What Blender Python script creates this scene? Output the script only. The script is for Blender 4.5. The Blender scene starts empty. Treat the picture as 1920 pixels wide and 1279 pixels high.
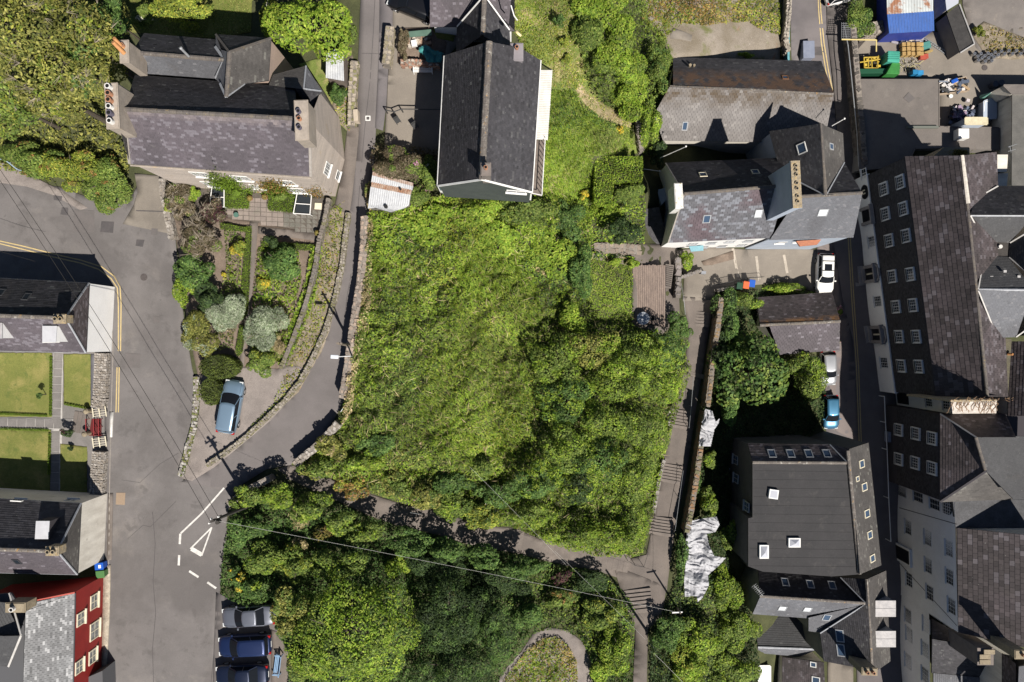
import bpy, bmesh, math, random
import numpy as np
from mathutils import Vector, Matrix, geometry
R = random.Random(7)
NR = np.random.RandomState(7)
SC = bpy.context.scene
COL = SC.collection

# ------------------------------------------------------------------ camera, sky, sun
F, CX, CY, H = 1500.0, 960.0, 639.5, 70.0      # focal length and centre in photo pixels, camera height in metres
cam = bpy.data.objects.new('camera', bpy.data.cameras.new('camera'))
COL.objects.link(cam)
cam.location = (0, 0, H)
cam.data.sensor_width = 36.0
cam.data.lens = 36.0 * F / 1920.0
cam.data.clip_start = 1.0
cam.data.clip_end = 2000.0
SC.camera = cam
EL = math.radians(52.5)
SAZ = math.atan2(0.545, -0.838)                   # compass bearing (from +Y, clockwise) the sun stands at
w = bpy.data.worlds.new('World'); SC.world = w; w.use_nodes = True
nt = w.node_tree; bg = nt.nodes['Background']
sky = nt.nodes.new('ShaderNodeTexSky'); sky.sky_type = 'NISHITA'; sky.sun_disc = False
sky.sun_elevation = EL; sky.sun_rotation = SAZ; sky.air_density = 0.7; sky.dust_density = 0.3
nt.links.new(sky.outputs[0], bg.inputs[0]); bg.inputs[1].default_value = 0.05
sun = bpy.data.objects.new('sun', bpy.data.lights.new('sun', 'SUN')); COL.objects.link(sun)
sun.data.energy = 5.0; sun.data.angle = math.radians(0.53); sun.data.color = (1.0, 0.945, 0.87)
sd = Vector((math.sin(SAZ) * math.cos(EL), math.cos(SAZ) * math.cos(EL), math.sin(EL)))
sun.rotation_euler = sd.to_track_quat('Z', 'Y').to_euler()
sun.location = (20, -40, 60)
SC.view_settings.view_transform = 'Standard'; SC.view_settings.look = 'None'
SC.view_settings.gamma = 1.0; SC.view_settings.exposure = 0.45
SC.view_settings.use_curve_mapping = False
SC.render.engine = 'CYCLES'
SC.cycles.max_bounces = 5; SC.cycles.diffuse_bounces = 1; SC.cycles.glossy_bounces = 2
SC.cycles.transmission_bounces = 3; SC.cycles.transparent_max_bounces = 6

# ------------------------------------------------------------------ geometry of the place
def P(px, py, z):
    d = H - z
    return Vector(((px - CX) / F * d, -(py - CY) / F * d, z))
CP = np.array([
 # px, py, z
 (-300,100,2),(0,100,2),(150,150,1.5),(0,350,.3),(200,420,0),(250,560,0),(60,720,.2),(60,880,.2),(280,800,0),(280,1000,0),(100,1150,0),(300,1250,0),(-300,700,0),(-300,1200,0),
 (350,100,2),(350,250,1.2),(500,60,2.5),(480,390,.9),(420,480,.8),(540,480,.8),(400,600,.5),(500,650,.5),(430,760,.2),
 (620,150,2.8),(700,-100,4.5),(700,60,3.6),(690,200,2.6),(670,330,1.6),(650,480,1),(630,600,.5),(580,720,.2),(500,830,0),(430,920,0),(460,1150,0),(470,1280,0),
 (780,60,3.2),(780,200,2.6),(900,200,2.8),(900,-100,4),(1050,60,1.5),(1040,250,.5),(1130,120,-1.5),(1120,260,-2),(1180,200,-4.5),(1170,350,-4.5),(1160,420,-6),
 (720,300,2.2),(720,450,2),(720,620,1.2),(700,760,.8),(640,860,.2),
 (850,400,1.2),(850,550,.2),(850,720,-.8),(850,850,-1.5),(980,400,-1),(980,550,-2.2),(980,720,-3.2),(980,860,-3.8),(1080,500,-4.6),(1080,700,-5),(1080,850,-5),(1150,560,-6.5),(1200,680,-7),(1180,800,-6.5),(1150,950,-6),(1050,960,-5.2),(920,940,-4.2),
 (1140,470,-8),(1215,500,-8.5),(1215,590,-8.5),(1250,560,-9.5),
 (560,890,-.2),(640,920,-1),(700,950,-2),(780,970,-3),(850,985,-3.6),(900,1000,-4.4),(960,1020,-5.2),(1080,1040,-6.5),(1180,1060,-7.5),(1312,580,-12.7),(1308,616,-11.8),(1301,694,-11.6),(1299,709,-11.25),(1272,764,-11.2),(1266,805,-10.15),(1259,867,-10.1),(1253,908,-9.05),(1242,966,-9.0),(1237,1007,-7.95),(1200,1066,-7.7),(1195,1102,-7.6),(1200,1153,-6.6),(1300,520,-13.4),
 (1200,1270,-5.5),
 (480,950,0),(560,1000,-.5),(650,1150,-1),(800,1100,-3),(900,1200,-3.5),(1040,1220,-5),(600,1280,-.5),
 (1300,60,-9),(1420,60,-12),(1300,200,-11),(1430,200,-14),(1230,160,-8),(1230,300,-11.5),(1400,285,-14),(1500,285,-16),
 (1250,420,-12),(1300,480,-13),(1380,500,-14.5),(1450,500,-16),(1520,510,-17.6),(1560,560,-18),
 (1520,0,-16),(1530,120,-17),(1580,200,-17.6),(1590,350,-18),(1600,600,-18),(1590,720,-18),(1590,800,-18),(1640,1000,-18),(1680,1200,-18),(1700,500,-18),
 (1700,100,-17),(1850,100,-16.5),(1900,0,-15.5),(1800,230,-17.5),(2200,200,-17),(2200,700,-18),(2200,1200,-18),(1800,900,-18),(1800,1200,-18),
 (1350,560,-13),(1350,650,-12.6),(1430,640,-15.5),(1500,620,-17.2),(1420,740,-14),(1500,740,-16.8),(1350,800,-11.5),(1340,900,-11),(1400,880,-13),(1330,1000,-10),(1390,1000,-12),(1320,1100,-9.5),(1390,1120,-13),(1300,1220,-9),(1400,1230,-13),(1500,950,-17),(1550,1150,-17.5),(1500,1260,-16),
 (1000,-300,2),(1600,-300,-15),(2200,-300,-14),(300,-300,4),(700,1500,-1),(1200,1500,-6),(1700,1500,-18),(2200,1500,-18),(200,1500,0),
], dtype=float)
def gv(px, py):
    px = np.asarray(px, float); py = np.asarray(py, float)
    shp = px.shape; a = px.ravel(); b = py.ravel()
    out = np.empty(a.shape)
    for i in range(0, len(a), 20000):
        d2 = (a[i:i+20000, None] - CP[None, :, 0])**2 + (b[i:i+20000, None] - CP[None, :, 1])**2
        wt = 1.0 / (d2 + 900.0)**1.9
        wt += 1e-14
        out[i:i+20000] = (wt * CP[None, :, 2]).sum(1) / wt.sum(1)
    return out.reshape(shp)
# cached ground table
GX = np.arange(-420, 2421, 10.0); GY = np.arange(-420, 1761, 10.0)
_gx, _gy = np.meshgrid(GX, GY)
GT = gv(_gx, _gy)
# light smoothing
for _ in range(3):
    GT[1:-1, 1:-1] = (GT[1:-1, 1:-1] * 2 + GT[:-2, 1:-1] + GT[2:, 1:-1] + GT[1:-1, :-2] + GT[1:-1, 2:]) / 6.0
def G(px, py):
    """terrain height at photo pixel(s)"""
    px = np.asarray(px, float); py = np.asarray(py, float)
    fx = np.clip((px - GX[0]) / 10.0, 0, len(GX) - 1.001); fy = np.clip((py - GY[0]) / 10.0, 0, len(GY) - 1.001)
    ix = fx.astype(int); iy = fy.astype(int); tx = fx - ix; ty = fy - iy
    return (GT[iy, ix] * (1-tx) * (1-ty) + GT[iy, ix+1] * tx * (1-ty) + GT[iy+1, ix] * (1-tx) * ty + GT[iy+1, ix+1] * tx * ty)
def g(px, py): return float(G(px, py))
def PG(px, py, up=0.0): return P(px, py, g(px, py) + up)
def ground_at(x, y):
    z = -5.0
    for _ in range(8):
        d = H - z
        z = 0.5 * z + 0.5 * g(CX + x / d * F, CY - y / d * F)
    return z
def Pv(px, py, z):
    d = H - z
    return np.stack([(px - CX) / F * d, -(py - CY) / F * d, z], -1)
def mpp(z): return (H - z) / F            # metres per photo pixel at height z

# ------------------------------------------------------------------ noise
def _hash(ix, iy, seed):
    n = (ix.astype(np.int64) * 374761393 + iy.astype(np.int64) * 668265263 + seed * 1442695041) & 0x7fffffff
    n = ((n ^ (n >> 13)) * 1274126177) & 0x7fffffff
    return ((n ^ (n >> 16)) & 0xffff) / 65535.0
def vnoise(x, y, seed=0):
    ix = np.floor(x); iy = np.floor(y); fx = x - ix; fy = y - iy
    fx = fx*fx*(3-2*fx); fy = fy*fy*(3-2*fy)
    a = _hash(ix, iy, seed); b = _hash(ix+1, iy, seed); c = _hash(ix, iy+1, seed); d = _hash(ix+1, iy+1, seed)
    return (a*(1-fx)+b*fx)*(1-fy) + (c*(1-fx)+d*fx)*fy
def fbm(x, y, s, o=3, seed=0):
    v = 0; a = 1; t = 0
    x = np.asarray(x, float) / s; y = np.asarray(y, float) / s
    for k in range(o):
        v = v + a * vnoise(x * 2**k + 11.3*k, y * 2**k - 7.1*k, seed + k); t += a; a *= 0.5
    return v / t

# ------------------------------------------------------------------ materials
def _mixrgb(nt, a, b, fac, blend='MIX'):
    m = nt.nodes.new('ShaderNodeMix'); m.data_type = 'RGBA'; m.blend_type = blend
    if isinstance(fac, float): m.inputs[0].default_value = fac
    else: nt.links.new(fac, m.inputs[0])
    for k, v in ((6, a), (7, b)):
        if isinstance(v, tuple): m.inputs[k].default_value = (*v[:3], 1)
        else: nt.links.new(v, m.inputs[k])
    return m.outputs[2]
def _noise(nt, scale, detail=4.0, rough=.6, coord=None, dist=0.0):
    n = nt.nodes.new('ShaderNodeTexNoise'); n.inputs['Scale'].default_value = scale
    n.inputs['Detail'].default_value = detail; n.inputs['Roughness'].default_value = rough; n.inputs['Distortion'].default_value = dist
    if coord is not None: nt.links.new(coord, n.inputs['Vector'])
    return n.outputs[0]
def _ramp(nt, src, lo, hi):
    r = nt.nodes.new('ShaderNodeMapRange'); r.inputs[1].default_value = lo; r.inputs[2].default_value = hi
    nt.links.new(src, r.inputs[0]); return r.outputs[0]
MATS = {}
def mat(name, c1, c2=None, scale=1.0, rough=.85, spots=None, fine=None, bump=0.0, bscale=20.0, metal=0.0, spec=.3, attr=None, streak=None, lo=.35, hi=.65):
    """procedural material: broad noise between c1 and c2, a list of patch layers and fine grain"""
    if name in MATS: return MATS[name]
    m = bpy.data.materials.new(name); m.use_nodes = True; nt = m.node_tree
    b = nt.nodes['Principled BSDF']; b.inputs['Roughness'].default_value = rough
    b.inputs['Metallic'].default_value = metal; b.inputs['Specular IOR Level'].default_value = spec
    geo = nt.nodes.new('ShaderNodeNewGeometry'); co = geo.outputs['Position']
    if streak:
        mp = nt.nodes.new('ShaderNodeMapping'); mp.inputs['Scale'].default_value = streak
        nt.links.new(co, mp.inputs[0]); sco = mp.outputs[0]
    else: sco = co
    if attr == 'col':
        a = nt.nodes.new('ShaderNodeAttribute'); a.attribute_name = 'col'; col = a.outputs[0]
        if c2 is not None: col = _mixrgb(nt, col, _mixrgb(nt, col, c2, 1.0, 'MULTIPLY'), _ramp(nt, _noise(nt, scale, coord=sco), lo, hi))
    elif attr == 'obj':
        a = nt.nodes.new('ShaderNodeObjectInfo'); col = a.outputs['Color']
    else:
        col = c1
        if c2 is not None: col = _mixrgb(nt, c1, c2, _ramp(nt, _noise(nt, scale, coord=sco), lo, hi))
    for s in (spots or []):
        sc, l, h, c = s[:4]; f = s[4] if len(s) > 4 else 1.0
        r = _ramp(nt, _noise(nt, sc, 5.0, .65, co, .3), l, h)
        mm = nt.nodes.new('ShaderNodeMath'); mm.operation = 'MULTIPLY'; mm.inputs[1].default_value = f
        nt.links.new(r, mm.inputs[0]); mm.use_clamp = True
        col = _mixrgb(nt, col, c, mm.outputs[0])
    if fine:
        fs, amt = fine
        n = _ramp(nt, _noise(nt, fs, 3.0, .7, co), .3, .7)
        k = nt.nodes.new('ShaderNodeMapRange'); k.inputs[3].default_value = 1-amt; k.inputs[4].default_value = 1+amt
        nt.links.new(n, k.inputs[0])
        v = nt.nodes.new('ShaderNodeVectorMath'); v.operation = 'SCALE'
        if isinstance(col, tuple): v.inputs[0].default_value = col[:3]
        else: nt.links.new(col, v.inputs[0])
        nt.links.new(k.outputs[0], v.inputs['Scale']); col = v.outputs[0]
    if isinstance(col, tuple): b.inputs['Base Color'].default_value = (*col[:3], 1)
    else: nt.links.new(col, b.inputs['Base Color'])
    if bump:
        bp = nt.nodes.new('ShaderNodeBump'); bp.inputs['Strength'].default_value = bump; bp.inputs['Distance'].default_value = .03
        nt.links.new(_noise(nt, bscale, 4.0, .6, co), bp.inputs['Height']); nt.links.new(bp.outputs[0], b.inputs['Normal'])
    MATS[name] = m
    return m
def leafmat():
    m = bpy.data.materials.new('leaf'); m.use_nodes = True; nt = m.node_tree
    b = nt.nodes['Principled BSDF']; out = nt.nodes['Material Output']
    a = nt.nodes.new('ShaderNodeAttribute'); a.attribute_name = 'col'
    nt.links.new(a.outputs[0], b.inputs['Base Color']); b.inputs['Roughness'].default_value = .62; b.inputs['Specular IOR Level'].default_value = .22
    t = nt.nodes.new('ShaderNodeBsdfTranslucent'); nt.links.new(a.outputs[0], t.inputs[0])
    mx = nt.nodes.new('ShaderNodeMixShader'); mx.inputs[0].default_value = .36
    nt.links.new(b.outputs[0], mx.inputs[1]); nt.links.new(t.outputs[0], mx.inputs[2]); nt.links.new(mx.outputs[0], out.inputs[0])
    return m
LEAF = leafmat()
def glassmat(name, c, rough=.06):
    m = bpy.data.materials.new(name); m.use_nodes = True; b = m.node_tree.nodes['Principled BSDF']
    b.inputs['Base Color'].default_value = (*c, 1); b.inputs['Roughness'].default_value = rough; b.inputs['Specular IOR Level'].default_value = .05
    MATS[name] = m; return m

# ------------------------------------------------------------------ objects
SHIFT = {}
def _setup(o, parent, label, kind, cat, group):
    if parent is not None:
        o.parent = parent
        if parent.name in SHIFT: o.matrix_parent_inverse = Matrix.Translation(-SHIFT[parent.name])
    if label: o['label'] = label
    if kind: o['kind'] = kind
    if cat: o['category'] = cat
    if group: o['group'] = group
def thing(name, label, cat, loc, group=None, world=True, rz=0.0):
    o = bpy.data.objects.new(name, None); COL.objects.link(o); o.empty_display_size = .5
    o.location = loc; o.rotation_euler = (0, 0, rz)
    o['label'] = label; o['category'] = cat
    if group: o['group'] = group
    if world: SHIFT[o.name] = Vector(loc)
    return o
def meshobj(name, me, m, parent=None, label=None, kind=None, cat=None, group=None, loc=None):
    o = bpy.data.objects.new(name, me); COL.objects.link(o)
    if m is not None:
        if isinstance(m, (list, tuple)):
            for x in m: me.materials.append(x)
        elif not me.materials: me.materials.append(m)
    if loc is not None: o.location = loc
    _setup(o, parent, label, kind, cat, group)
    return o
class MB:
    def __init__(s): s.v = []; s.f = []; s.c = []; s.cc = None
    def poly(s, pts):
        n = len(s.v); s.v += [tuple(p) for p in pts]; s.f.append(tuple(range(n, n + len(pts)))); s.c.append(s.cc)
    def fbox(s, o, u, v, n, x0, x1, y0, y1, z0, z1):
        o = Vector(o); c = []
        for z in (z0, z1):
            for x, y in ((x0, y0), (x1, y0), (x1, y1), (x0, y1)): c.append(o + u*x + v*y + n*z)
        k = len(s.v); s.v += [tuple(p) for p in c]
        for q in ((3,2,1,0),(4,5,6,7),(0,1,5,4),(1,2,6,5),(2,3,7,6),(3,0,4,7)):
            s.f.append(tuple(k+i for i in q)); s.c.append(s.cc)
    def box(s, c, sx, sy, sz, rz=0.0):
        """box standing on point c"""
        a = math.radians(rz); u = Vector((math.cos(a), math.sin(a), 0)); v = Vector((-math.sin(a), math.cos(a), 0))
        s.fbox(c, u, v, Vector((0,0,1)), -sx/2, sx/2, -sy/2, sy/2, 0, sz)
    def tube(s, a, b, r0, r1=None, n=8, cap=True):
        a = Vector(a); b = Vector(b); r1 = r0 if r1 is None else r1
        d = (b - a); 
        if d.length < 1e-6: return
        d.normalize(); x = d.orthogonal().normalized(); y = d.cross(x); k = len(s.v)
        for p, r in ((a, r0), (b, r1)):
            for i in range(n):
                t = 2*math.pi*i/n; s.v.append(tuple(p + x*(r*math.cos(t)) + y*(r*math.sin(t))))
        for i in range(n):
            j = (i+1) % n; s.f.append((k+i, k+j, k+n+j, k+n+i)); s.c.append(s.cc)
        if cap:
            s.f.append(tuple(k+n+i for i in range(n))); s.c.append(s.cc)
            s.f.append(tuple(k+i for i in reversed(range(n)))); s.c.append(s.cc)
    def prism(s, pts, dz):
        """closed solid: polygon pts (any plane) and the same lowered by dz"""
        n = len(pts); k = len(s.v); s.v += [tuple(p) for p in pts] + [(p[0], p[1], p[2]-dz) for p in pts]
        s.f.append(tuple(range(k, k+n))); s.c.append(s.cc)
        s.f.append(tuple(reversed(range(k+n, k+2*n)))); s.c.append(s.cc)
        for i in range(n):
            j = (i+1) % n; s.f.append((k+j, k+i, k+n+i, k+n+j)); s.c.append(s.cc)
    def build(s, name, m, parent=None, label=None, kind=None, cat=None, group=None, smooth=False, origin=None, bevel=0.0):
        me = bpy.data.meshes.new(name)
        vs = s.v
        if origin is not None: vs = [(a-origin[0], b-origin[1], c-origin[2]) for a, b, c in vs]
        me.from_pydata(vs, [], s.f)
        if smooth: me.polygons.foreach_set('use_smooth', [True]*len(s.f))
        if any(c is not None for c in s.c):
            at = me.attributes.new('col', 'FLOAT_COLOR', 'FACE')
            arr = np.ones((len(s.f), 4)); arr[:, :3] = [c if c is not None else (.2,.2,.2) for c in s.c]
            at.data.foreach_set('color', arr.ravel())
        if bevel:
            bm = bmesh.new(); bm.from_mesh(me); bmesh.ops.bevel(bm, geom=bm.edges[:], offset=bevel, segments=1, affect='EDGES', clamp_overlap=True); bm.to_mesh(me); bm.free()
        return meshobj(name, me, m, parent, label, kind, cat, group, origin)
def ngmesh(name, verts, faces_flat, n_per, cols=None):
    """fast mesh from numpy: every face has n_per corners"""
    me = bpy.data.meshes.new(name); nf = len(faces_flat)//n_per
    me.vertices.add(len(verts)); me.vertices.foreach_set('co', np.asarray(verts, np.float32).ravel())
    me.loops.add(len(faces_flat)); me.loops.foreach_set('vertex_index', np.asarray(faces_flat, np.int32))
    me.polygons.add(nf); me.polygons.foreach_set('loop_start', np.arange(0, nf*n_per, n_per, dtype=np.int32))
    me.update(calc_edges=True)
    if cols is not None:
        at = me.attributes.new('col', 'FLOAT_COLOR', 'FACE'); arr = np.ones((nf, 4), np.float32); arr[:, :3] = cols
        at.data.foreach_set('color', arr.ravel())
    return me

def inpoly(px, py, poly):
    px = np.asarray(px); py = np.asarray(py); ins = np.zeros(px.shape, bool); n = len(poly); j = n-1
    for i in range(n):
        xi, yi = poly[i][:2]; xj, yj = poly[j][:2]
        c = ((yi > py) != (yj > py)) & (px < (xj-xi)*(py-yi)/((yj-yi) if yj != yi else 1e-9)+xi)
        ins ^= c; j = i
    return ins
def densify(poly, step=14.0, wob=0.0):
    out = []
    n = len(poly)
    for i in range(n):
        a = poly[i]; b = poly[(i+1) % n]; L = math.hypot(b[0]-a[0], b[1]-a[1]); k = max(1, int(L/step))
        for t in range(k):
            s_ = t/k; w_ = wob if t else wob*.5
            out.append((a[0]+(b[0]-a[0])*s_+R.uniform(-w_, w_), a[1]+(b[1]-a[1])*s_+R.uniform(-w_, w_)))
    return out
def sheet(name, poly, m, lift=.05, step=16.0, zfun=None, kind='structure', skirt=.25, parent=None, wob=0.0, label=None, cat=None, group=None):
    """a surface draped on the terrain over a polygon given in photo pixels, with a skirt round its edge"""
    b = densify(poly, step, wob)
    xs = [p[0] for p in b]; ys = [p[1] for p in b]
    gx, gy = np.meshgrid(np.arange(min(xs)+step/2, max(xs), step), np.arange(min(ys)+step/2, max(ys), step))
    gx = gx.ravel(); gy = gy.ravel(); ok = inpoly(gx, gy, b)
    pts = [Vector(p) for p in b] + [Vector((x, y)) for x, y in zip(gx[ok], gy[ok])]
    nb = len(b)
    vo, eo, fo, *_ = geometry.delaunay_2d_cdt(pts, [], [list(range(nb))], 1, .01)
    px = np.array([v[0] for v in vo]); py = np.array([v[1] for v in vo])
    z = (zfun(px, py) if zfun else G(px, py)) + lift
    V = [tuple(v) for v in Pv(px, py, z)]
    Fc = [tuple(f) for f in fo]
    # orient upwards
    out = []
    for f in Fc:
        a, b2, c = (Vector(V[i]) for i in f[:3])
        out.append(f if (b2-a).cross(c-a).z > 0 else tuple(reversed(f)))
    if skirt:
        from collections import Counter
        ec = {}
        for f in out:
            for i in range(len(f)):
                e = (f[i], f[(i+1) % len(f)]); ec[e] = 1
        n0 = len(V); mp = {}
        for (a, b2) in list(ec):
            if (b2, a) not in ec:
                for q in (a, b2):
                    if q not in mp: mp[q] = len(V); V.append((V[q][0], V[q][1], V[q][2]-skirt))
                out.append((b2, a, mp[a], mp[b2]))
    me = bpy.data.meshes.new(name); me.from_pydata(V, [], out)
    me.polygons.foreach_set('use_smooth', [len(f) == 3 for f in out])
    return meshobj(name, me, m, parent, label, kind, cat, group)

# ------------------------------------------------------------------ roofs, walls, windows
UPZ = Vector((0, 0, 1))
class Plane:
    def __init__(s, a, b, c):
        s.p = Vector(a); n = (Vector(b)-s.p).cross(Vector(c)-s.p); n.normalize()
        if n.dot(Vector((0,0,H)) - s.p) < 0: n = -n
        s.n = n
        if abs(n.z) > .999: s.u = Vector((1,0,0)); s.v = Vector((0,1,0))
        else:
            s.v = (UPZ - n*n.z).normalized(); s.u = s.v.cross(n).normalized()
    def hit(s, px, py):
        d = Vector(((px-CX)/F, -(py-CY)/F, -1)); o = Vector((0,0,H))
        return o + d*((s.p-o).dot(s.n)/d.dot(s.n))
    def uv(s, q): d = q - s.p; return (d.dot(s.u), d.dot(s.v))
    def at(s, x, y, h=0.0): return s.p + s.u*x + s.v*y + s.n*h
def clip_rect(poly, x0, x1, y0, y1):
    def cl(pl, ax, val, keep):
        o = []
        for i in range(len(pl)):
            a = pl[i-1]; b = pl[i]; ia = keep(a[ax]); ib = keep(b[ax])
            if ia != ib:
                t = (val-a[ax])/(b[ax]-a[ax]); o.append((a[0]+(b[0]-a[0])*t, a[1]+(b[1]-a[1])*t))
            if ib: o.append(b)
        return o
    for ax, val, kp in ((0, x0, lambda q: q >= x0), (0, x1, lambda q: q <= x1), (1, y0, lambda q: q >= y0), (1, y1, lambda q: q <= y1)):
        poly = cl(poly, ax, val, kp)
        if len(poly) < 3: return []
    return poly
def area2(p):
    return abs(sum(p[i-1][0]*p[i][1]-p[i][0]*p[i-1][1] for i in range(len(p))))/2
SLATE = mat('slate_each', (.1,.1,.11), attr='col', rough=.72, fine=(9.0, .14), spec=.35,
            spots=[(2.3, .62, .74, (.17,.16,.15), .35), (5.0, .685, .72, (.34,.33,.30), .8), (.5, .6, .75, (.08,.07,.06), .35)])
SLATE_OBJ = mat('slate_single', (.1,.1,.11), attr='obj', rough=.72, fine=(9.0, .14), spec=.35)
UNDER = mat('roof_underlay', (.03,.03,.033), rough=.9)
PAL = {   # base colour, jitter, fraction of pale slates, pale colour, patch colour
 'purple': ((.097,.083,.094), .12, .14, (.145,.131,.147), (.076,.066,.074)),
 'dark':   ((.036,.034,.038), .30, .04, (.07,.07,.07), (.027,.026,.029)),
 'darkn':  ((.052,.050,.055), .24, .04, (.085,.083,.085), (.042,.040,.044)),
 'grey':   ((.115,.118,.130), .09, .05, (.15,.15,.16), (.095,.096,.105)),
 'mixed':  ((.10,.10,.11), .16, .18, (.165,.17,.19), (.098,.074,.083)),
 'pale':   ((.185,.172,.165), .10, .10, (.22,.205,.195), (.155,.142,.135)),
 'silver': ((.21,.213,.215), .24, .22, (.33,.33,.33), (.17,.17,.172)),
 'brown':  ((.070,.057,.059), .28, .12, (.112,.098,.104), (.052,.043,.043)),
 'rusty':  ((.13,.085,.06), .25, .05, (.2,.18,.15), (.09,.075,.06)),
 'lichen': ((.088,.081,.075), .15, .06, (.14,.135,.12), (.065,.06,.056)),
 'tiles':  ((.06,.06,.062), .09, .01, (.09,.09,.09), (.052,.052,.054)),
}
def roof_poly(pts):
    a, b, c = (P(*p) for p in pts[:3]); pl = Plane(a, b, c)
    poly = [a, b, c] + [pl.hit(p[0], p[1]) for p in pts[3:]]
    return pl, poly
def roof(root, pts, pal='dark', w=.28, h=.22, single=0, thick=.14, name='roof', seed=0, moss=None, udir=None, extra=None):
    """one roof slope. pts: (px,py,z) corners, the first three fix the plane. Slates are laid course by course."""
    pl, poly = roof_poly(pts)
    mb = MB(); mb.prism(poly, thick); part = mb.build(name, UNDER, root)
    if udir is not None:
        u = (P(*udir[1]) - P(*udir[0])); u = (u - pl.n*u.dot(pl.n)).normalized(); pl.u = u; pl.v = pl.n.cross(u)
        if pl.v.z < 0: pl.v = -pl.v
    q = [pl.uv(p) for p in poly]
    x0 = min(a[0] for a in q); x1 = max(a[0] for a in q); y0 = min(a[1] for a in q); y1 = max(a[1] for a in q)
    base, jit, pf, pc, patch = PAL[pal] if isinstance(pal, str) else pal
    rows = int((y1-y0)/h)+2; cand = []; sm = MB(); rr = random.Random(seed+int(abs(pl.p.x*7))+int(abs(pl.p.y*13)))
    for r in range(rows):
        yy = y0 + r*h; off = (w/2 if r % 2 else 0) + rr.uniform(-.02, .02)
        n = int((x1-x0)/w)+2
        for k in range(n):
            xx = x0 + k*w - off
            gp = .006 if w < .35 else .022
            cp = clip_rect(q, xx, xx+w-gp, yy, yy+h+.03)
            if not cp or area2(cp) < .12*w*h: continue
            c = pl.at(xx+w/2, yy+h/2)
            t = float(fbm(np.array([c.x]), np.array([c.y]), 2.2, 2, seed+5)[0]); t = min(1, max(0, (t-.38)/.24))
            j = rr.gauss(0, jit*.6)
            if rr.random() < pf*(0.3+1.4*t): col = [pc[i]*(1+j*.5) for i in range(3)]
            else: col = [(base[i]*t+patch[i]*(1-t))*(1+j) for i in range(3)]
            if moss:
                mc, lo_, hi_, amt = moss; fv = (yy-y0)/(y1-y0+1e-6)
                mw = max(0, 1-abs(fv-(lo_+hi_)/2)/((hi_-lo_)/2+1e-6))
                mn = float(fbm(np.array([c.x]), np.array([c.y]), .45, 2, seed+9)[0])
                k2 = min(1, max(0, mw*1.5*amt*(mn*2.2-.45)))
                col = [col[i]*(1-k2)+mc[i]*k2 for i in range(3)]
            col = tuple(max(.01, x) for x in col)
            full = area2(cp) > .99*(w-gp)*(h+.03)
            cand.append((c, xx, yy, cp, col, full))
    fulls = [i for i, a in enumerate(cand) if a[5]]
    pick = set()
    if single:
        fulls.sort(key=lambda i: (cand[i][0]-Vector((0,0,H))).length)
        pick = set(fulls[:single])
        me = bpy.data.meshes.new('slate')
        W = w-(.006 if w < .35 else .022); HH = h+.03
        vs = [(0,0,0),(W,0,0),(W,HH,0),(0,HH,0),(0,0,.034),(W,0,.034),(W,HH,.008),(0,HH,.008)]
        me.from_pydata(vs, [], [(4,5,6,7),(0,1,5,4),(1,2,6,5),(3,0,4,7),(2,3,7,6)]); me.materials.append(SLATE_OBJ)
        M = Matrix((pl.u, pl.v, pl.n)).transposed().to_4x4()
    for i, (c, xx, yy, cp, col, full) in enumerate(cand):
        if i in pick:
            o = bpy.data.objects.new('slate', me); COL.objects.link(o)
            T = M.copy(); T.translation = pl.at(xx, yy, .001 + rr.uniform(0, .006)); o.matrix_world = T
            o.matrix_basis = T; o.parent = part; o.color = (*col, 1)
            continue
        tilt = rr.uniform(-.004, .004)
        top = [pl.at(a, b, .008 + .026*(1-min(1, (b-yy)/(h+.03))) + tilt) for a, b in cp]
        k = len(sm.v); sm.v += [tuple(p) for p in top]; m_ = len(top)
        A = sum((top[t_-1]-top[0]).cross(top[t_]-top[0]).dot(pl.n) for t_ in range(m_))
        idx = list(range(k, k+m_))
        sm.f.append(tuple(idx if A > 0 else idx[::-1])); sm.c.append(col)
        # front butt edge
        lowp = [t_ for t_ in range(m_) if abs(cp[t_][1]-yy) < 1e-4]
        if len(lowp) >= 2:
            a, b = lowp[0], lowp[-1]; pa = pl.at(*cp[a]); pb = pl.at(*cp[b]); kk = len(sm.v)
            sm.v += [tuple(top[a]), tuple(top[b]), tuple(pb), tuple(pa)]; sm.f.append((kk, kk+1, kk+2, kk+3)); sm.c.append(tuple(x*.8 for x in col))
    if sm.f: sm.build('slates', SLATE, part, kind='stuff')
    pl.part = part
    return pl
RIDGE = mat('ridge_tile_clay', (.10,.09,.085), (.15,.13,.11), 1.6, .9, fine=(14,.2), spots=[(3.0,.6,.66,(.3,.22,.10),.5),(4.1,.62,.7,(.32,.31,.28),.6)])
BRICKR0 = mat('lichened_ridge', (.17,.15,.13), (.12,.105,.095), 1.6, .9, fine=(10,.3), spots=[(2.6,.56,.66,(.36,.34,.30),.8),(3.4,.62,.68,(.42,.24,.07),.8)])
LEAD = mat('lead_flashing', (.36,.37,.39), (.28,.29,.31), 3, .5, fine=(10,.1))
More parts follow.
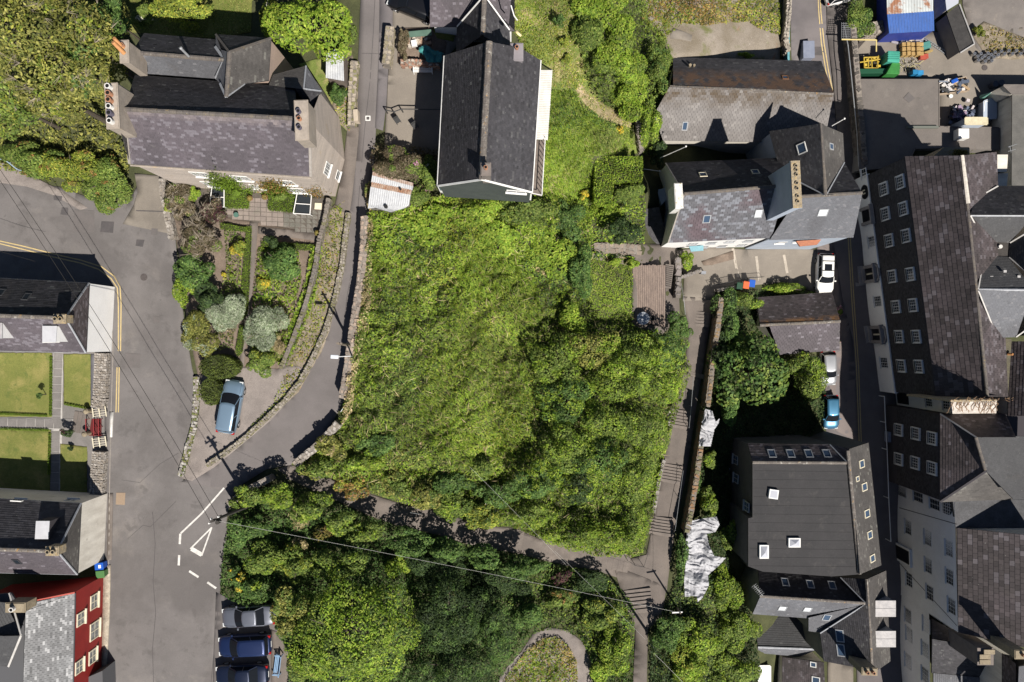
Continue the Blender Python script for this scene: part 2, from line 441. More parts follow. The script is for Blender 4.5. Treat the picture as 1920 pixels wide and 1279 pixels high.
def ridge(root, a, b, r=.13, m=None, seg=.45, name='ridge_tiles'):
    a = P(*a) if not isinstance(a, Vector) else a; b = P(*b) if not isinstance(b, Vector) else b
    d = b-a; n = max(1, int(d.length/seg)); mb = MB(); d.normalize(); s_ = d.cross(UPZ).normalized(); up = s_.cross(d)
    L = (b-a).length/n
    for i in range(n):
        o = a + d*(i*L); r_ = r*(1+R.uniform(-.05,.05)); k = len(mb.v); J = 5
        for t in (0.0, L-.012):
            for j in range(J):
                an = math.pi*j/(J-1); mb.v.append(tuple(o + d*t + s_*(math.cos(an)*r_*1.25) + up*(math.sin(an)*r_ - .03 + (t/L)*.012)))
        for j in range(J-1):
            mb.f.append((k+j, k+j+1, k+J+j+1, k+J+j)); mb.c.append(None)
        mb.f.append(tuple(k+j for j in range(J))); mb.c.append(None); mb.f.append(tuple(k+J+j for j in reversed(range(J)))); mb.c.append(None)
    return mb.build(name, m or RIDGE, root, kind='stuff')
def hipline(root, a, b, m=None, w=.16, h=.06, name='hip_flashing'):
    a = P(*a) if not isinstance(a, Vector) else a; b = P(*b) if not isinstance(b, Vector) else b
    d = (b-a); L = d.length; d.normalize(); s_ = d.cross(UPZ).normalized(); up = s_.cross(d); mb = MB()
    mb.fbox(a, d, s_, up, 0, L, -w/2, w/2, -.02, h); return mb.build(name, m or LEAD, root)
def walls(root, loop, zb, m, inset=.15, drop=.12, name='wall', cap=False):
    """solid walls under a closed loop of top points (px,py,z), standing on height zb (one number or one per point)"""
    pts = [P(*p) for p in loop]; c = sum(pts, Vector((0,0,0)))/len(pts)
    top = []
    for p in pts:
        d = Vector((c.x-p.x, c.y-p.y, 0)); L = d.length
        q = p + d*(inset/L if L > .01 else 0); q.z -= drop; top.append(q)
    zs = zb if isinstance(zb, (list, tuple)) else [zb]*len(top)
    mb = MB(); n = len(top); pls = []
    for i in range(n):
        a = top[i]; b = top[(i+1) % n]; a0 = Vector((a.x, a.y, zs[i])); b0 = Vector((b.x, b.y, zs[(i+1) % n]))
        mb.poly([a, b, b0, a0]); pls.append(Plane(a, b, b0))
    if cap: mb.poly(top)
    o = mb.build(name, m, root)
    return pls
WHITE = mat('white_paint', (.78,.77,.74), (.68,.67,.64), 1.5, .6, fine=(8,.05))
CREAM = mat('cream_paint', (.72,.66,.5), (.6,.54,.4), 1.5, .6)
GLASS = glassmat('window_glass', (.018,.024,.032))
SKYGLASS = glassmat('roof_window_glass', (.05,.08,.13), .12)
def window(root, pl, px, py, w, h, nx=2, ny=3, fm=None, proud=.04, gm=None, t=.07, sill=True, name='window', rot=None, bt=.03, label=None, proj=None):
    """framed window lying on a wall or roof plane at the point seen at photo pixel (px,py)"""
    c = pl.hit(px, py); u, v, n = pl.u, pl.v, pl.n
    if rot: 
        a = math.radians(rot); u, v = u*math.cos(a)+v*math.sin(a), v*math.cos(a)-u*math.sin(a)
    mb = MB(); fm = fm or WHITE
    mb.fbox(c, u, v, n, -w/2, w/2, -h/2, -h/2+t, -.05, proud); mb.fbox(c, u, v, n, -w/2, w/2, h/2-t, h/2, -.05, proud)
    mb.fbox(c, u, v, n, -w/2, -w/2+t, -h/2+t, h/2-t, -.05, proud-.002); mb.fbox(c, u, v, n, w/2-t, w/2, -h/2+t, h/2-t, -.05, proud-.002)
    for i in range(1, nx):
        x = -w/2 + w*i/nx; tt = t*.8 if (nx % 2 == 0 and i == nx//2) else bt
        mb.fbox(c, u, v, n, x-tt/2, x+tt/2, -h/2+t, h/2-t, proud-.04, proud-.014)
    for i in range(1, ny):
        y = -h/2 + h*i/ny; mb.fbox(c, u, v, n, -w/2+t, w/2-t, y-bt/2, y+bt/2, proud-.04, proud-.017)
    o = mb.build(name, fm, root, label=label)
    g_ = MB(); g_.fbox(c, u, v, n, -w/2+t, w/2-t, -h/2+t, h/2-t, proud-.06, proud-.03); g_.build('pane', gm or GLASS, o)
    if sill:
        s_ = MB(); s_.fbox(c, u, v, n, -w/2-.08, w/2+.08, -h/2-.1, -h/2, -.03, proud+.1); s_.build('sill', fm, o)
    return o
def boxwindow(root, pl, px, py, w, h, d=.16, **k):
    """window whose white surround stands out of a slate-hung wall"""
    c = pl.hit(px, py); mb = MB()
    for x0, x1, y0, y1 in ((-w/2-.09, -w/2, -h/2-.09, h/2+.09), (w/2, w/2+.09, -h/2-.09, h/2+.09), (-w/2, w/2, h/2, h/2+.09), (-w/2, w/2, -h/2-.09, -h/2)):
        mb.fbox(c, pl.u, pl.v, pl.n, x0, x1, y0, y1, -.02, d)
    o = window(root, pl, px, py, w, h, **k)
    mb.build('surround', WHITE, o); return o
FRAME_G = mat('grey_frame', (.33,.34,.35), rough=.5)
def skylight(root, pl, px, py, w=.78, h=1.0, fm=None, rot=None, up=.09, gm=None, name='skylight'):
    return window(root, pl, px, py, w, h, 1, 1, fm or FRAME_G, up, gm or SKYGLASS, .085, False, name, rot)
POT = mat('clay_pot', (.42,.2,.11), (.3,.16,.1), 4, .85); POTW = mat('white_pot', (.7,.68,.64), (.55,.53,.5), 4, .8)
FLUE_BLACK = mat('flue_black', (.01,.01,.01), rough=1)
def chimney(root, px, py, zt, w, d, zb, rz=0.0, pots=(), m=None, potm=None, cap=.06, poth=.5, potr=.13, name='chimney'):
    c = P(px, py, zt); mb = MB(); mb.box((c.x, c.y, zb), w, d, zt-zb-.18, rz)
    mb.box((c.x, c.y, zt-.18), w+2*cap, d+2*cap, .12, rz); mb.box((c.x, c.y, zt-.06), w, d, .06, rz)
    o = mb.build(name, m or RENDER_G, root)
    a = math.radians(rz)
    for i, pt in enumerate(pots):
        fx, fy = pt[:2]; pm = pt[2] if len(pt) > 2 else (potm or POT)
        x = c.x + fx*math.cos(a)-fy*math.sin(a); y = c.y + fx*math.sin(a)+fy*math.cos(a)
        q = MB(); q.tube((x, y, zt-.01), (x, y, zt+poth), potr*1.12, potr, 12, False); q.tube((x, y, zt+poth), (x, y, zt+poth+.05), potr*1.15, potr*1.15, 12, False)
        k = len(q.v); q.poly([(x+potr*1.15*math.cos(t*math.pi/6), y+potr*1.15*math.sin(t*math.pi/6), zt+poth+.05) for t in range(12)])
        oo = q.build('chimney_pot', pm, o)
        s_ = MB(); s_.poly([(x+potr*.78*math.cos(t*math.pi/6), y+potr*.78*math.sin(t*math.pi/6), zt+poth+.056) for t in range(12)])
        # flat black disc painted for the open flue, joined to its pot
        me = oo.data; me.materials.append(FLUE_BLACK); bm = bmesh.new(); bm.from_mesh(me)
        vs = [bm.verts.new(v) for v in s_.v]; fc = bm.faces.new(vs); fc.material_index = 1; bm.to_mesh(me); bm.free()
    return o
RENDER_G = mat('weathered_render', (.38,.325,.27), (.29,.25,.21), 1.2, .9, fine=(7,.12), spots=[(1.5,.6,.7,(.42,.3,.16),.4)])
# ------------------------------------------------------------------ foliage
FP = {   # foliage palettes: leaf colours
 'lime': [(.180,.285,.028),(.245,.345,.036),(.130,.22,.022),(.32,.39,.058)],
 'mid': [(.122,.185,.034),(.170,.235,.044),(.078,.128,.025),(.225,.28,.064)],
 'green': [(.077,.148,.034),(.112,.191,.045),(.053,.106,.026),(.152,.231,.059)],
 'dark': [(.036,.066,.022),(.052,.088,.026),(.024,.045,.016),(.078,.12,.038)],  # evergreen greens, lowered further to paint the shadow mass at bottom centre
 'olive': [(.264,.264,.059),(.198,.205,.046),(.145,.165,.037),(.370,.356,.099),(.112,.132,.033)],
 'silver':[(.343,.396,.264),(.264,.317,.198),(.185,.238,.132),(.436,.475,.343)],
 'yelgrn':[(.264,.317,.040),(.185,.251,.040),(.132,.185,.033),(.396,.396,.066)],
 'yellow':[(.660,.475,.040),(.396,.343,.053),(.185,.224,.040),(.792,.554,.053)],
 'brown': [(.158,.119,.073),(.119,.095,.055),(.224,.185,.119),(.106,.099,.046)],
 'rust':  [(.290,.172,.053),(.185,.158,.040),(.119,.145,.033),(.396,.238,.079)],
 'purple':[(.092,.040,.046),(.132,.059,.059),(.066,.040,.040),(.092,.106,.040)],
 'straw': [(.449,.356,.185),(.343,.277,.132),(.251,.224,.092),(.554,.449,.264)],
 'box':   [(.158,.251,.026),(.198,.290,.033),(.119,.191,.024)],
 'conif': [(.099,.132,.029),(.132,.165,.033),(.066,.092,.024)],
 'gold':  [(.343,.277,.066),(.238,.224,.053),(.158,.172,.040),(.422,.290,.106)],
 'bloom': [(.818,.792,.594),(.726,.660,.502),(.850,.818,.660)],
 'pink':  [(.554,.264,.396),(.660,.396,.502),(.396,.198,.264)],
 'grass': [(.22,.26,.06),(.17,.235,.045),(.29,.30,.09),(.14,.20,.04)],
}
def leafcols(n, pal, pos=None, jit=.2, patch=2.0, seed=0):
    a = np.array(FP[pal]); idx = NR.randint(0, len(a), n)
    c = a[idx] * (1+NR.normal(0, jit, (n, 1)))
    if pos is not None:
        t = fbm(pos[:, 0]+pos[:, 2]*.7, pos[:, 1]-pos[:, 2]*.7, patch, 2, seed)[:, None]
        c = c*(.52+.96*t)
    return np.clip(c, .008, .9)
def leafmesh(name, pos, nrm, size, cols, asp=.5, parent=None, kind=None, label=None, cat=None, group=None, lay=None, origin=None):
    n = len(pos); nrm = nrm/np.maximum(np.linalg.norm(nrm, axis=1, keepdims=True), 1e-6)
    t = NR.normal(0, 1, (n, 3)) if lay is None else lay
    t = t - nrm*(t*nrm).sum(1, keepdims=True); t /= np.maximum(np.linalg.norm(t, axis=1, keepdims=True), 1e-6)
    b = np.cross(nrm, t); s_ = (size if np.ndim(size) else np.full(n, size))[:, None]*.5
    bend = nrm*s_*.25
    v = np.stack([pos-t*s_, pos-b*s_*asp+bend, pos+t*s_, pos+b*s_*asp+bend], 1).reshape(-1, 3)
    if origin is not None: v = v - np.array(origin)[None, :]
    me = ngmesh(name, v, np.arange(n*4), 4, cols)
    return meshobj(name, me, LEAF, parent, label, kind, cat, group, origin)
def ell(rx, ry, rz, n):
    d = NR.normal(0, 1, (n, 3)); d /= np.linalg.norm(d, axis=1, keepdims=True); return d
def crown_pts(c, rx, ry, rz, n, lobes=9, lr=.40, seed=0, rough=.12):
    """points and outward normals on a clump of overlapping lobes filling an ellipsoid"""
    rs = np.random.RandomState(seed+11)
    L = []
    for i in range(lobes):
        while True:
            d = rs.normal(0, 1, 3); d /= np.linalg.norm(d)
            if d[2] > -.35: break
        k = rs.uniform(.35, .85); q = rs.uniform(.6, 1.2)*lr
        L.append((d*k, q))
    L.append((np.array([0, 0, .1]), .56))
    wts = np.array([q[1]**2 for q in L]); wts /= wts.sum()
    ch = NR.choice(len(L), n, p=wts); d = ell(1, 1, 1, n); d[:, 2] = np.where(d[:, 2] < -.25, -d[:, 2], d[:, 2])
    cen = np.array([q[0] for q in L])[ch]; rad = np.array([q[1] for q in L])[ch][:, None]
    p = cen + d*rad*(1 - np.abs(NR.normal(0, rough, (n, 1))))
    # drop points buried inside another lobe
    keep = np.ones(n, bool)
    for (cc, q) in L: keep &= ~(np.linalg.norm(p-cc, axis=1) < q*.72)
    p = p[keep]; d = d[keep]
    sc = np.array([rx, ry, rz]); nrm = d/sc*min(rx, ry, rz)
    return p*sc + np.array(c), nrm
def trunk_mesh(base, top, r, spread, nl=5, seed=0):
    rs = random.Random(seed); mb = MB(); b = Vector(base); t = Vector(top)
    pts = [b + (t-b)*f + Vector((rs.uniform(-.1, .1), rs.uniform(-.1, .1), 0))*f for f in (0, .35, .7)]
    mb.tube(pts[0]-Vector((0,0,.4)), pts[1], r, r*.75, 8, False); mb.tube(pts[1], pts[2], r*.75, r*.5, 8, False)
    for i in range(nl):
        a = 2*math.pi*i/nl + rs.uniform(-.4, .4); o = pts[1]+(pts[2]-pts[1])*rs.uniform(.1, 1)
        e = o + Vector((math.cos(a)*spread[0]*.6, math.sin(a)*spread[1]*.6, (t.z-b.z)*rs.uniform(.15, .4)))
        m_ = (o+e)/2 + Vector((0, 0, .15)); mb.tube(o, m_, r*.42, r*.28, 6, False); mb.tube(m_, e, r*.28, r*.08, 6, False)
    return mb
BARK = mat('bark', (.10,.08,.06), (.06,.05,.04), 6, .95)
VEG_N = [0]
def tree(name, label, cat, px, py, rpx, rpy, hgt, pal, ls=.26, dens=70, lobes=10, group=None, seed=None, mix=None, flat=.75, asp=.5, rough=.17, lift=0.0, twigs=0, cap=None):
    """a plant with crown centred on photo pixel (px,py); rpx, rpy crown radii in photo pixels; hgt above the ground"""
    VEG_N[0] += 1; seed = VEG_N[0]*17 if seed is None else seed
    z0 = g(px, py); s_ = mpp(z0+hgt*.7); rx = rpx*s_; ry = rpy*s_; rz = min(max(hgt*.5, .3), max(rx, ry)*flat + .2)
    zc = z0 + hgt - rz; c = P(px, py, zc); gb = ground_at(c.x, c.y)
    root = thing(name, label, cat, (c.x, c.y, gb), group)
    n = int(math.pi*rx*ry*4.4/(ls*ls*max(asp, .25)*.5)*(dens/85.0)**.5)
    if cap: n = min(n, cap)
    p, nr = crown_pts(c, rx, ry, rz, n, lobes+3, seed=seed, rough=rough)
    nr = nr + NR.normal(0, .32, nr.shape) + np.array([.1, -.18, .5])
    sz = ls*(1+NR.normal(0, .22, len(p)))
    cols = leafcols(len(p), pal, p, seed=seed, patch=max(.8, rx*.5))
    for (mp, fr) in (mix or []):
        nn = fbm(p[:, 0], p[:, 1], .7, 2, seed+40); k = (nn > np.quantile(nn, 1-fr)) & (NR.rand(len(p)) < .75)
        cols[k] = leafcols(int(k.sum()), mp)
    leafmesh('crown', p, nr, np.abs(sz), cols, asp, root)
    tb = trunk_mesh((c.x, c.y, gb), (c.x, c.y, zc+rz*.6), max(.05, min(.3, rx*.09)), (rx, ry), 5, seed)
    tb.build('trunk', BARK, root)
    if twigs:
        tw = MB(); rs = random.Random(seed)
        for _ in range(twigs):
            i = rs.randrange(len(p)); a = Vector(p[i]); o = Vector((a.x, a.y, a.z+.15))
            d = Vector((rs.uniform(-1, 1), rs.uniform(-1, 1), .1)).normalized()
            for q in range(5):
                d2 = (d + Vector((rs.uniform(-.7, .7), rs.uniform(-.7, .7), rs.uniform(0, .3)))).normalized()
                tw.tube(o, o+d2*rs.uniform(.4, 1.1)*min(1, rx*.45), .017, .006, 3, False)
        tw.build('bare_twigs', mat('pale_twig', (.34,.29,.22), (.26,.22,.17), 3, .9), root, kind='stuff')
    return root
def hedge(name, label, poly, hgt, pal='box', ls=.10, dens=420, cat='hedge', group=None, zf=None, rough=.05, kind=None, z0=None):
    """clipped hedge: dense leaves on the top and sides of an extruded pixel polygon"""
    xs = [p[0] for p in poly]; ys = [p[1] for p in poly]; cx = sum(xs)/len(xs); cy = sum(ys)/len(ys)
    zb = g(cx, cy) if z0 is None else z0
    W = [P(x, y, zb+hgt) for x, y in poly]; c = P(cx, cy, zb+hgt); root = thing(name, label, cat, (c.x, c.y, zb), group)
    q = [(p.x, p.y) for p in W]; A = area2(q); x0, x1 = min(a[0] for a in q), max(a[0] for a in q); y0, y1 = min(a[1] for a in q), max(a[1] for a in q)
    n = int((x1-x0)*(y1-y0)*dens*.8); a = NR.uniform(x0, x1, n); b = NR.uniform(y0, y1, n); ok = inpoly(a, b, q); a = a[ok]; b = b[ok]
    top = np.stack([a, b, zb+hgt+NR.normal(0, rough, len(a))*hgt + (fbm(a, b, .35, 2, 3)-.5)*.25*min(1, hgt)], -1)
    P_ = [top]; N_ = [np.tile([0, 0, 1.], (len(a), 1))+NR.normal(0, .5, (len(a), 3))]
    for i in range(len(q)):
        s0 = np.array(q[i-1]); s1 = np.array(q[i]); L = np.linalg.norm(s1-s0); m_ = int(L*hgt*dens*.5)
        if m_ < 2: continue
        t = NR.rand(m_, 1); xy = s0+(s1-s0)*t; z = zb + NR.rand(m_, 1)*hgt; nn = np.array([(s1-s0)[1], -(s1-s0)[0]])/L
        cen = np.array([c.x, c.y]); nn = nn if ((s0+s1)/2-cen).dot(nn) > 0 else -nn
        P_.append(np.hstack([xy + nn*NR.normal(0, .04, (m_, 1)), z])); N_.append(np.tile([nn[0], nn[1], .2], (m_, 1))+NR.normal(0, .4, (m_, 3)))
    p = np.vstack(P_); nr = np.vstack(N_)
    leafmesh('foliage', p, nr, ls*(1+NR.normal(0, .15, len(p))), leafcols(len(p), pal, p, patch=.8), .6, root)
    mb = MB(); inner = [Vector((c.x+(v.x-c.x)*.93, c.y+(v.y-c.y)*.93, zb+hgt*.9)) for v in W]; mb.prism(inner, hgt*.9+.3)
    mb.build('woody_stems', mat('hedge_core', (.045,.05,.02), (.03,.03,.015), 5, .95), root)
    return root
def cover(name, label, poly, pal='mid', hmin=.1, hmax=.9, dens=70, ls=.26, bs=1.8, seed=0, mix=(), soil=None, asp=.5, cat=None, up=.35, jit=.16, lay=None, zones=(), patch=2.2, hole=None):
    """ground cover nobody could count: one object of leaves over lumpy ground"""
    xs = [p[0] for p in poly]; ys = [p[1] for p in poly]; zc = g(sum(xs)/len(xs), sum(ys)/len(ys)); s_ = mpp(zc)
    n = int((max(xs)-min(xs))*(max(ys)-min(ys))*s_*s_*dens)
    a = NR.uniform(min(xs), max(xs), n); b = NR.uniform(min(ys), max(ys), n); ok = inpoly(a, b, poly)
    if hole: ok &= ~inpoly(a, b, hole)
    a = a[ok]; b = b[ok]
    z = G(a, b); p = Pv(a, b, z)
    hh = fbm(p[:, 0], p[:, 1], bs, 3, seed); e = .08
    hx = fbm(p[:, 0]+e, p[:, 1], bs, 3, seed); hy = fbm(p[:, 0], p[:, 1]+e, bs, 3, seed)
    amp = hmax*2.2
    h2 = fbm(p[:, 0]+40, p[:, 1], bs*.36, 2, seed+3); hh = hh + (h2-.5)*.42; hx = hx + (fbm(p[:, 0]+40+e, p[:, 1], bs*.36, 2, seed+3)-.5)*.42; hy = hy + (fbm(p[:, 0]+40, p[:, 1]+e, bs*.36, 2, seed+3)-.5)*.42
    lump = np.clip((hh-.25)*amp, 0, None); nr = np.stack([-(hx-hh)/e*amp, -(hy-hh)/e*amp, np.ones(len(a))], -1)
    zz = z+hmin+lump*NR.uniform(.72, 1.05, len(a)); p = Pv(a, b, zz)
    nr = nr*.8 + NR.normal(0, .36, nr.shape) + np.array([.05, -.1, up])
    cols = leafcols(len(p), pal, p, jit, patch=patch, seed=seed)
    for (zx, zy, zr, zp, amt) in zones:
        d = np.hypot(a-zx, b-zy)/zr; k = NR.rand(len(a)) < amt*np.clip(1.4-d+ (fbm(p[:,0], p[:,1], 1.2, 2, seed+31)-.5)*1.2, 0, 1)
        cols[k] = leafcols(int(k.sum()), zp, p[k], seed=seed, patch=patch)
    for (mp, fr) in mix:
        nn = fbm(p[:, 0], p[:, 1], .8, 2, seed+77); k = (nn > np.quantile(nn, 1-fr)) & (NR.rand(len(p)) < .7)
        cols[k] = leafcols(int(k.sum()), mp)
    L = None
    if lay is not None: L = np.array(lay)[None, :] + NR.normal(0, .35, (len(p), 3))
    o = p.mean(0); o[2] = z.mean()
    return leafmesh(name, p, nr, np.abs(ls*(1+NR.normal(0, .22, len(p)))), cols, asp, None, 'stuff', label, cat or 'plants', None, L, tuple(float(x) for x in o))
# ------------------------------------------------------------------ stone walls
STONE = mat('rubble_stone', (.3,.28,.25), attr='col', rough=.92, fine=(8,.22))
MORTAR = mat('lime_mortar', (.24,.21,.18), (.17,.15,.13), 2, .95, fine=(10,.15))
def stone_wall(name, label, path, width, hgt, zb=None, cat='wall', size=.24, cols=((.30,.27,.235),(.24,.215,.19),(.35,.32,.285),(.26,.225,.185)), stones=True, group=None, core=None, stoned=1.0, sides=True, ztop=None):
    """rubble wall along a pixel path; stones laid over its top and sides"""
    pts = [PG(x, y) for x, y in path] if zb is None else [P(x, y, zb) for x, y in path]
    if ztop is not None: pts = [P(x, y, ztop)-Vector((0,0,hgt)) for x, y in path]
    c = sum(pts, Vector())/len(pts); root = thing(name, label, cat, (c.x, c.y, min(p.z for p in pts)), group)
    cm = MB(); sm = MB(); rs = random.Random(int(abs(path[0][0])*3+abs(path[0][1])))
    for i in range(len(pts)-1):
        a, b = pts[i], pts[i+1]; d = Vector((b.x-a.x, b.y-a.y, 0)); L = d.length
        if L < .05: continue
        d.normalize(); s_ = Vector((-d.y, d.x, 0)); k = len(cm.v); w2 = width/2-.03
        for q, zz in ((a, a.z), (b, b.z)):
            for sx in (-w2, w2):
                for z_ in (zz-1.0, zz+hgt-.03): v = Vector((q.x, q.y, 0))+s_*sx; cm.v.append((v.x, v.y, z_))
        for f in ((0,1,5,4),(2,6,7,3),(1,3,7,5),(0,2,3,1),(4,5,7,6)): cm.f.append(tuple(k+t for t in f)); cm.c.append(None)
        if not stones: continue
        n = max(1, int(L/size)); nw = max(1, int(round(width/size)))
        for j in range(n):
            for t in range(nw):
                if rs.random() > stoned: continue
                f = (j+.5+rs.uniform(-.12, .12))/n; o = a+(b-a)*f; y = -width/2 + width*(t+.5)/nw
                q = Vector((o.x, o.y, o.z+hgt-.08))+s_*y; kq = rs.uniform(.8, 1.15); sm.cc = tuple(x*kq for x in rs.choice(cols))
                an = rs.uniform(-.6, .6); u = d*math.cos(an)+s_*math.sin(an); v = UPZ.cross(u)
                sx = L/n*rs.uniform(.3, .62); sy = width/nw*rs.uniform(.3, .6); tz = rs.uniform(.05, .17); q += s_*rs.uniform(-.05, .05)
                k = len(sm.v)
                base = [(-sx, -sy), (sx*rs.uniform(.7, 1), -sy), (sx, sy*rs.uniform(.7, 1)), (-sx*rs.uniform(.7, 1), sy)]
                for (xx, yy) in base: sm.v.append(tuple(q+u*xx+v*yy))
                for (xx, yy) in base: sm.v.append(tuple(q+u*xx*.8+v*yy*.8+UPZ*tz))
                for f4 in ((4,5,6,7),(0,1,5,4),(1,2,6,5),(2,3,7,6),(3,0,4,7)): sm.f.append(tuple(k+w_ for w_ in f4)); sm.c.append(sm.cc)
            if sides:
                nh = max(1, int(hgt/size/.8))
                for sd_ in (-1, 1):
                    for h_ in range(nh):
                        f = (j+.5+rs.uniform(-.2, .2))/n; o = a+(b-a)*f
                        q = Vector((o.x, o.y, o.z + hgt*(h_+.45)/nh))+s_*(sd_*(width/2-.03)); kq = rs.uniform(.8, 1.15); sm.cc = tuple(x*kq for x in rs.choice(cols))
                        sm.fbox(q, d, UPZ, s_*sd_, -L/n*.44, L/n*.44, -hgt/nh*.42, hgt/nh*.4, 0, rs.uniform(.03, .07))
    cm.build('wall_core', core or MORTAR, root)
    if sm.f: sm.build('stones', STONE, root, kind='stuff')
    return root
# ------------------------------------------------------------------ cars
TYRE = mat('tyre_rubber', (.018,.018,.018), rough=.8); RIMM = mat('alloy_rim', (.45,.46,.48), rough=.35, metal=.8)
CARGLASS = glassmat('car_glass', (.012,.014,.018), .04); BLACKP = mat('black_plastic', (.02,.02,.02), rough=.55)
REDL = mat('red_lens', (.35,.01,.01), rough=.25); CLEARL = mat('clear_lens', (.6,.62,.62), rough=.15); PLATE = mat('number_plate', (.7,.7,.66), rough=.5)
def paint(name, c, metal=.45):
    m = bpy.data.materials.new(name); m.use_nodes = True; b = m.node_tree.nodes['Principled BSDF']
    b.inputs['Base Color'].default_value = (*c, 1); b.inputs['Metallic'].default_value = metal; b.inputs['Roughness'].default_value = .38
    b.inputs['Coat Weight'].default_value = .8; b.inputs['Coat Roughness'].default_value = .06
    return m
def loft(rings, closed=True):
    """rings: list of equal-length vertex lists -> MB grid"""
    mb = MB(); n = len(rings[0])
    for r in rings: mb.v += [tuple(p) for p in r]
    for i in range(len(rings)-1):
        for j in range(n-1): mb.f.append((i*n+j, i*n+j+1, (i+1)*n+j+1, (i+1)*n+j)); mb.c.append(None)
    return mb
def car(label, px, py, ang, L, W, col, style='hatch', Ht=1.48, metal=.45, group=None, rack=False, sunroof=False, zoff=0.0, cat='car'):
    """ang: direction of the bonnet in the photo, degrees counter-clockwise from the right"""
    c = PG(px, py, .06+zoff); 
    # the visible middle of a car is at about 0.9 m
    c = P(px, py, c.z+.9); c.z -= .9
    root = thing('parked_car', label, cat, c, group, world=False, rz=math.radians(ang))
    pm = paint('car_paint', col, metal); X = L/2
    if style == 'wagon': prof = [(-1,.62),(-.985,.86),(-.94,.98),(-.5,.98),(.2,.97),(.42,.95),(.75,.86),(.93,.74),(.985,.62),(1,.5)]; cab = (-.93,-.84,.14,.50)
    elif style == 'saloon': prof = [(-1,.6),(-.985,.82),(-.93,.98),(-.62,1.0),(-.3,.95),(.25,.95),(.45,.93),(.75,.84),(.93,.74),(.985,.62),(1,.5)]; cab = (-.66,-.36,.12,.46)
    elif style == 'suv': prof = [(-1,.7),(-.985,.98),(-.94,1.08),(-.5,1.08),(.2,1.07),(.45,1.06),(.78,1.0),(.94,.9),(.985,.72),(1,.58)]; cab = (-.95,-.82,.20,.50)
    else: prof = [(-1,.62),(-.98,.88),(-.93,1.0),(-.5,1.0),(.2,.98),(.44,.97),(.75,.88),(.93,.74),(.985,.6),(1,.5)]; cab = (-.95,-.76,.16,.52)
    rings = []
    def half(f):      # plan half-width
        a = abs(f); return W/2*(1 - .30*max(0, (a-.80)/.2)**2 - (.12 if a > .985 else 0)*((a-.985)/.015))
    for f, zt in prof:
        w_ = half(f); zb = .28 if abs(f) > .9 else .2
        rings.append([(f*X, -w_*.94, zb), (f*X, -w_, zb+.18), (f*X, -w_*.995, .6*zt+.14), (f*X, -w_*.95, zt-.06), (f*X, -w_*.84, zt), (f*X, -w_*.4, zt+.025), (f*X, 0, zt+.03),
                      (f*X, w_*.4, zt+.025), (f*X, w_*.84, zt), (f*X, w_*.95, zt-.06), (f*X, w_*.995, .6*zt+.14), (f*X, w_, zb+.18), (f*X, w_*.94, zb)])
    mb = loft(rings)
    n = 13
    mb.f.append(tuple(range(n))); mb.c.append(None); mb.f.append(tuple(reversed(range((len(rings)-1)*n, len(rings)*n)))); mb.c.append(None)
    body = mb.build('body', pm, root, smooth=True)
    md = body.modifiers.new('edges', 'BEVEL'); md.width = .02; md.segments = 1; md.limit_method = 'ANGLE'; md.angle_limit = math.radians(50)
    # shut lines of bonnet and boot
    ln = MB(); zbelt = prof[3][1]
    fx = cab[3]+.03
    for sy in (-1, 1): ln.tube((fx*X, sy*W*.40, .99*prof[-5][1]+.035), (.93*X, sy*W*.36, prof[-3][1]+.03), .008, .008, 4)
    ln.build('bonnet_seam', BLACKP, root)
    # cabin glass, as one rounded turret
    r0, r1, r2, r3 = cab[0]*X, cab[1]*X, cab[2]*X, cab[3]*X; zb = prof[3][1]-.02; zt = Ht-.03; wb = W/2*.90; wt = W/2*.72
    def ring(x0, x1, w_, z, k):
        return [(x0, -w_*.80, z), (x0+k*.35, -w_, z), (x1-k*1.1, -w_, z), (x1-k*.15, -w_*.82, z), (x1+.04, -w_*.4, z), (x1+.06, 0, z), (x1+.04, w_*.4, z), (x1-k*.15, w_*.82, z), (x1-k*1.1, w_, z), (x0+k*.35, w_, z), (x0, w_*.80, z), (x0-.03, 0, z)]
    A = ring(r0, r3, wb, zb, .22); B = ring(r1, r2, wt, zt, .16)
    gm = MB(); gm.v += A+B; m_ = len(A)
    for j in range(m_): k = (j+1) % m_; gm.f.append((j, k, m_+k, m_+j)); gm.c.append(None)
    gm.f.append(tuple(range(m_, 2*m_))); gm.c.append(None)
    gm.build('windows', CARGLASS, root)
    # roof panel
    rp = MB(); C0 = [(x, y, zt-.01) for x, y, z in ring(r1-.06, r2+.03, wt+.03, zt, .16)]; C1 = [(x*.97+(r1+r2)/2*.03, y*.93, zt+.05) for x, y, z in C0]
    C2 = [(x*.8+(r1+r2)/2*.2, y*.7, zt+.075) for x, y, z in C0]
    rp.v += C0+C1+C2
    for q in (0, 1):
        for j in range(m_): k = (j+1) % m_; rp.f.append((q*m_+j, q*m_+k, (q+1)*m_+k, (q+1)*m_+j)); rp.c.append(None)
    rp.f.append(tuple(range(2*m_, 3*m_))); rp.c.append(None)
    rf = rp.build('roof_panel', pm, root, smooth=True)
    if sunroof:
        q = MB(); q.box(((r1+r2)/2+.15, 0, zt+.07), .75, .8, .02); q.build('sunroof', CARGLASS, rf)
    # pillars
    for sy in (-1, 1):
        for (xb, xt) in ((r3-.10, r2-.02), (r0+.1, r1+.05), ((r0+r3)/2-.05, (r1+r2)/2-.05)):
            a = Vector((xb, sy*wb*.995, zb)); b = Vector((xt, sy*wt*.99, zt)); pl = MB(); pl.tube(a, b, .045, .04, 5); pl.build('pillar', pm, root)
    pass
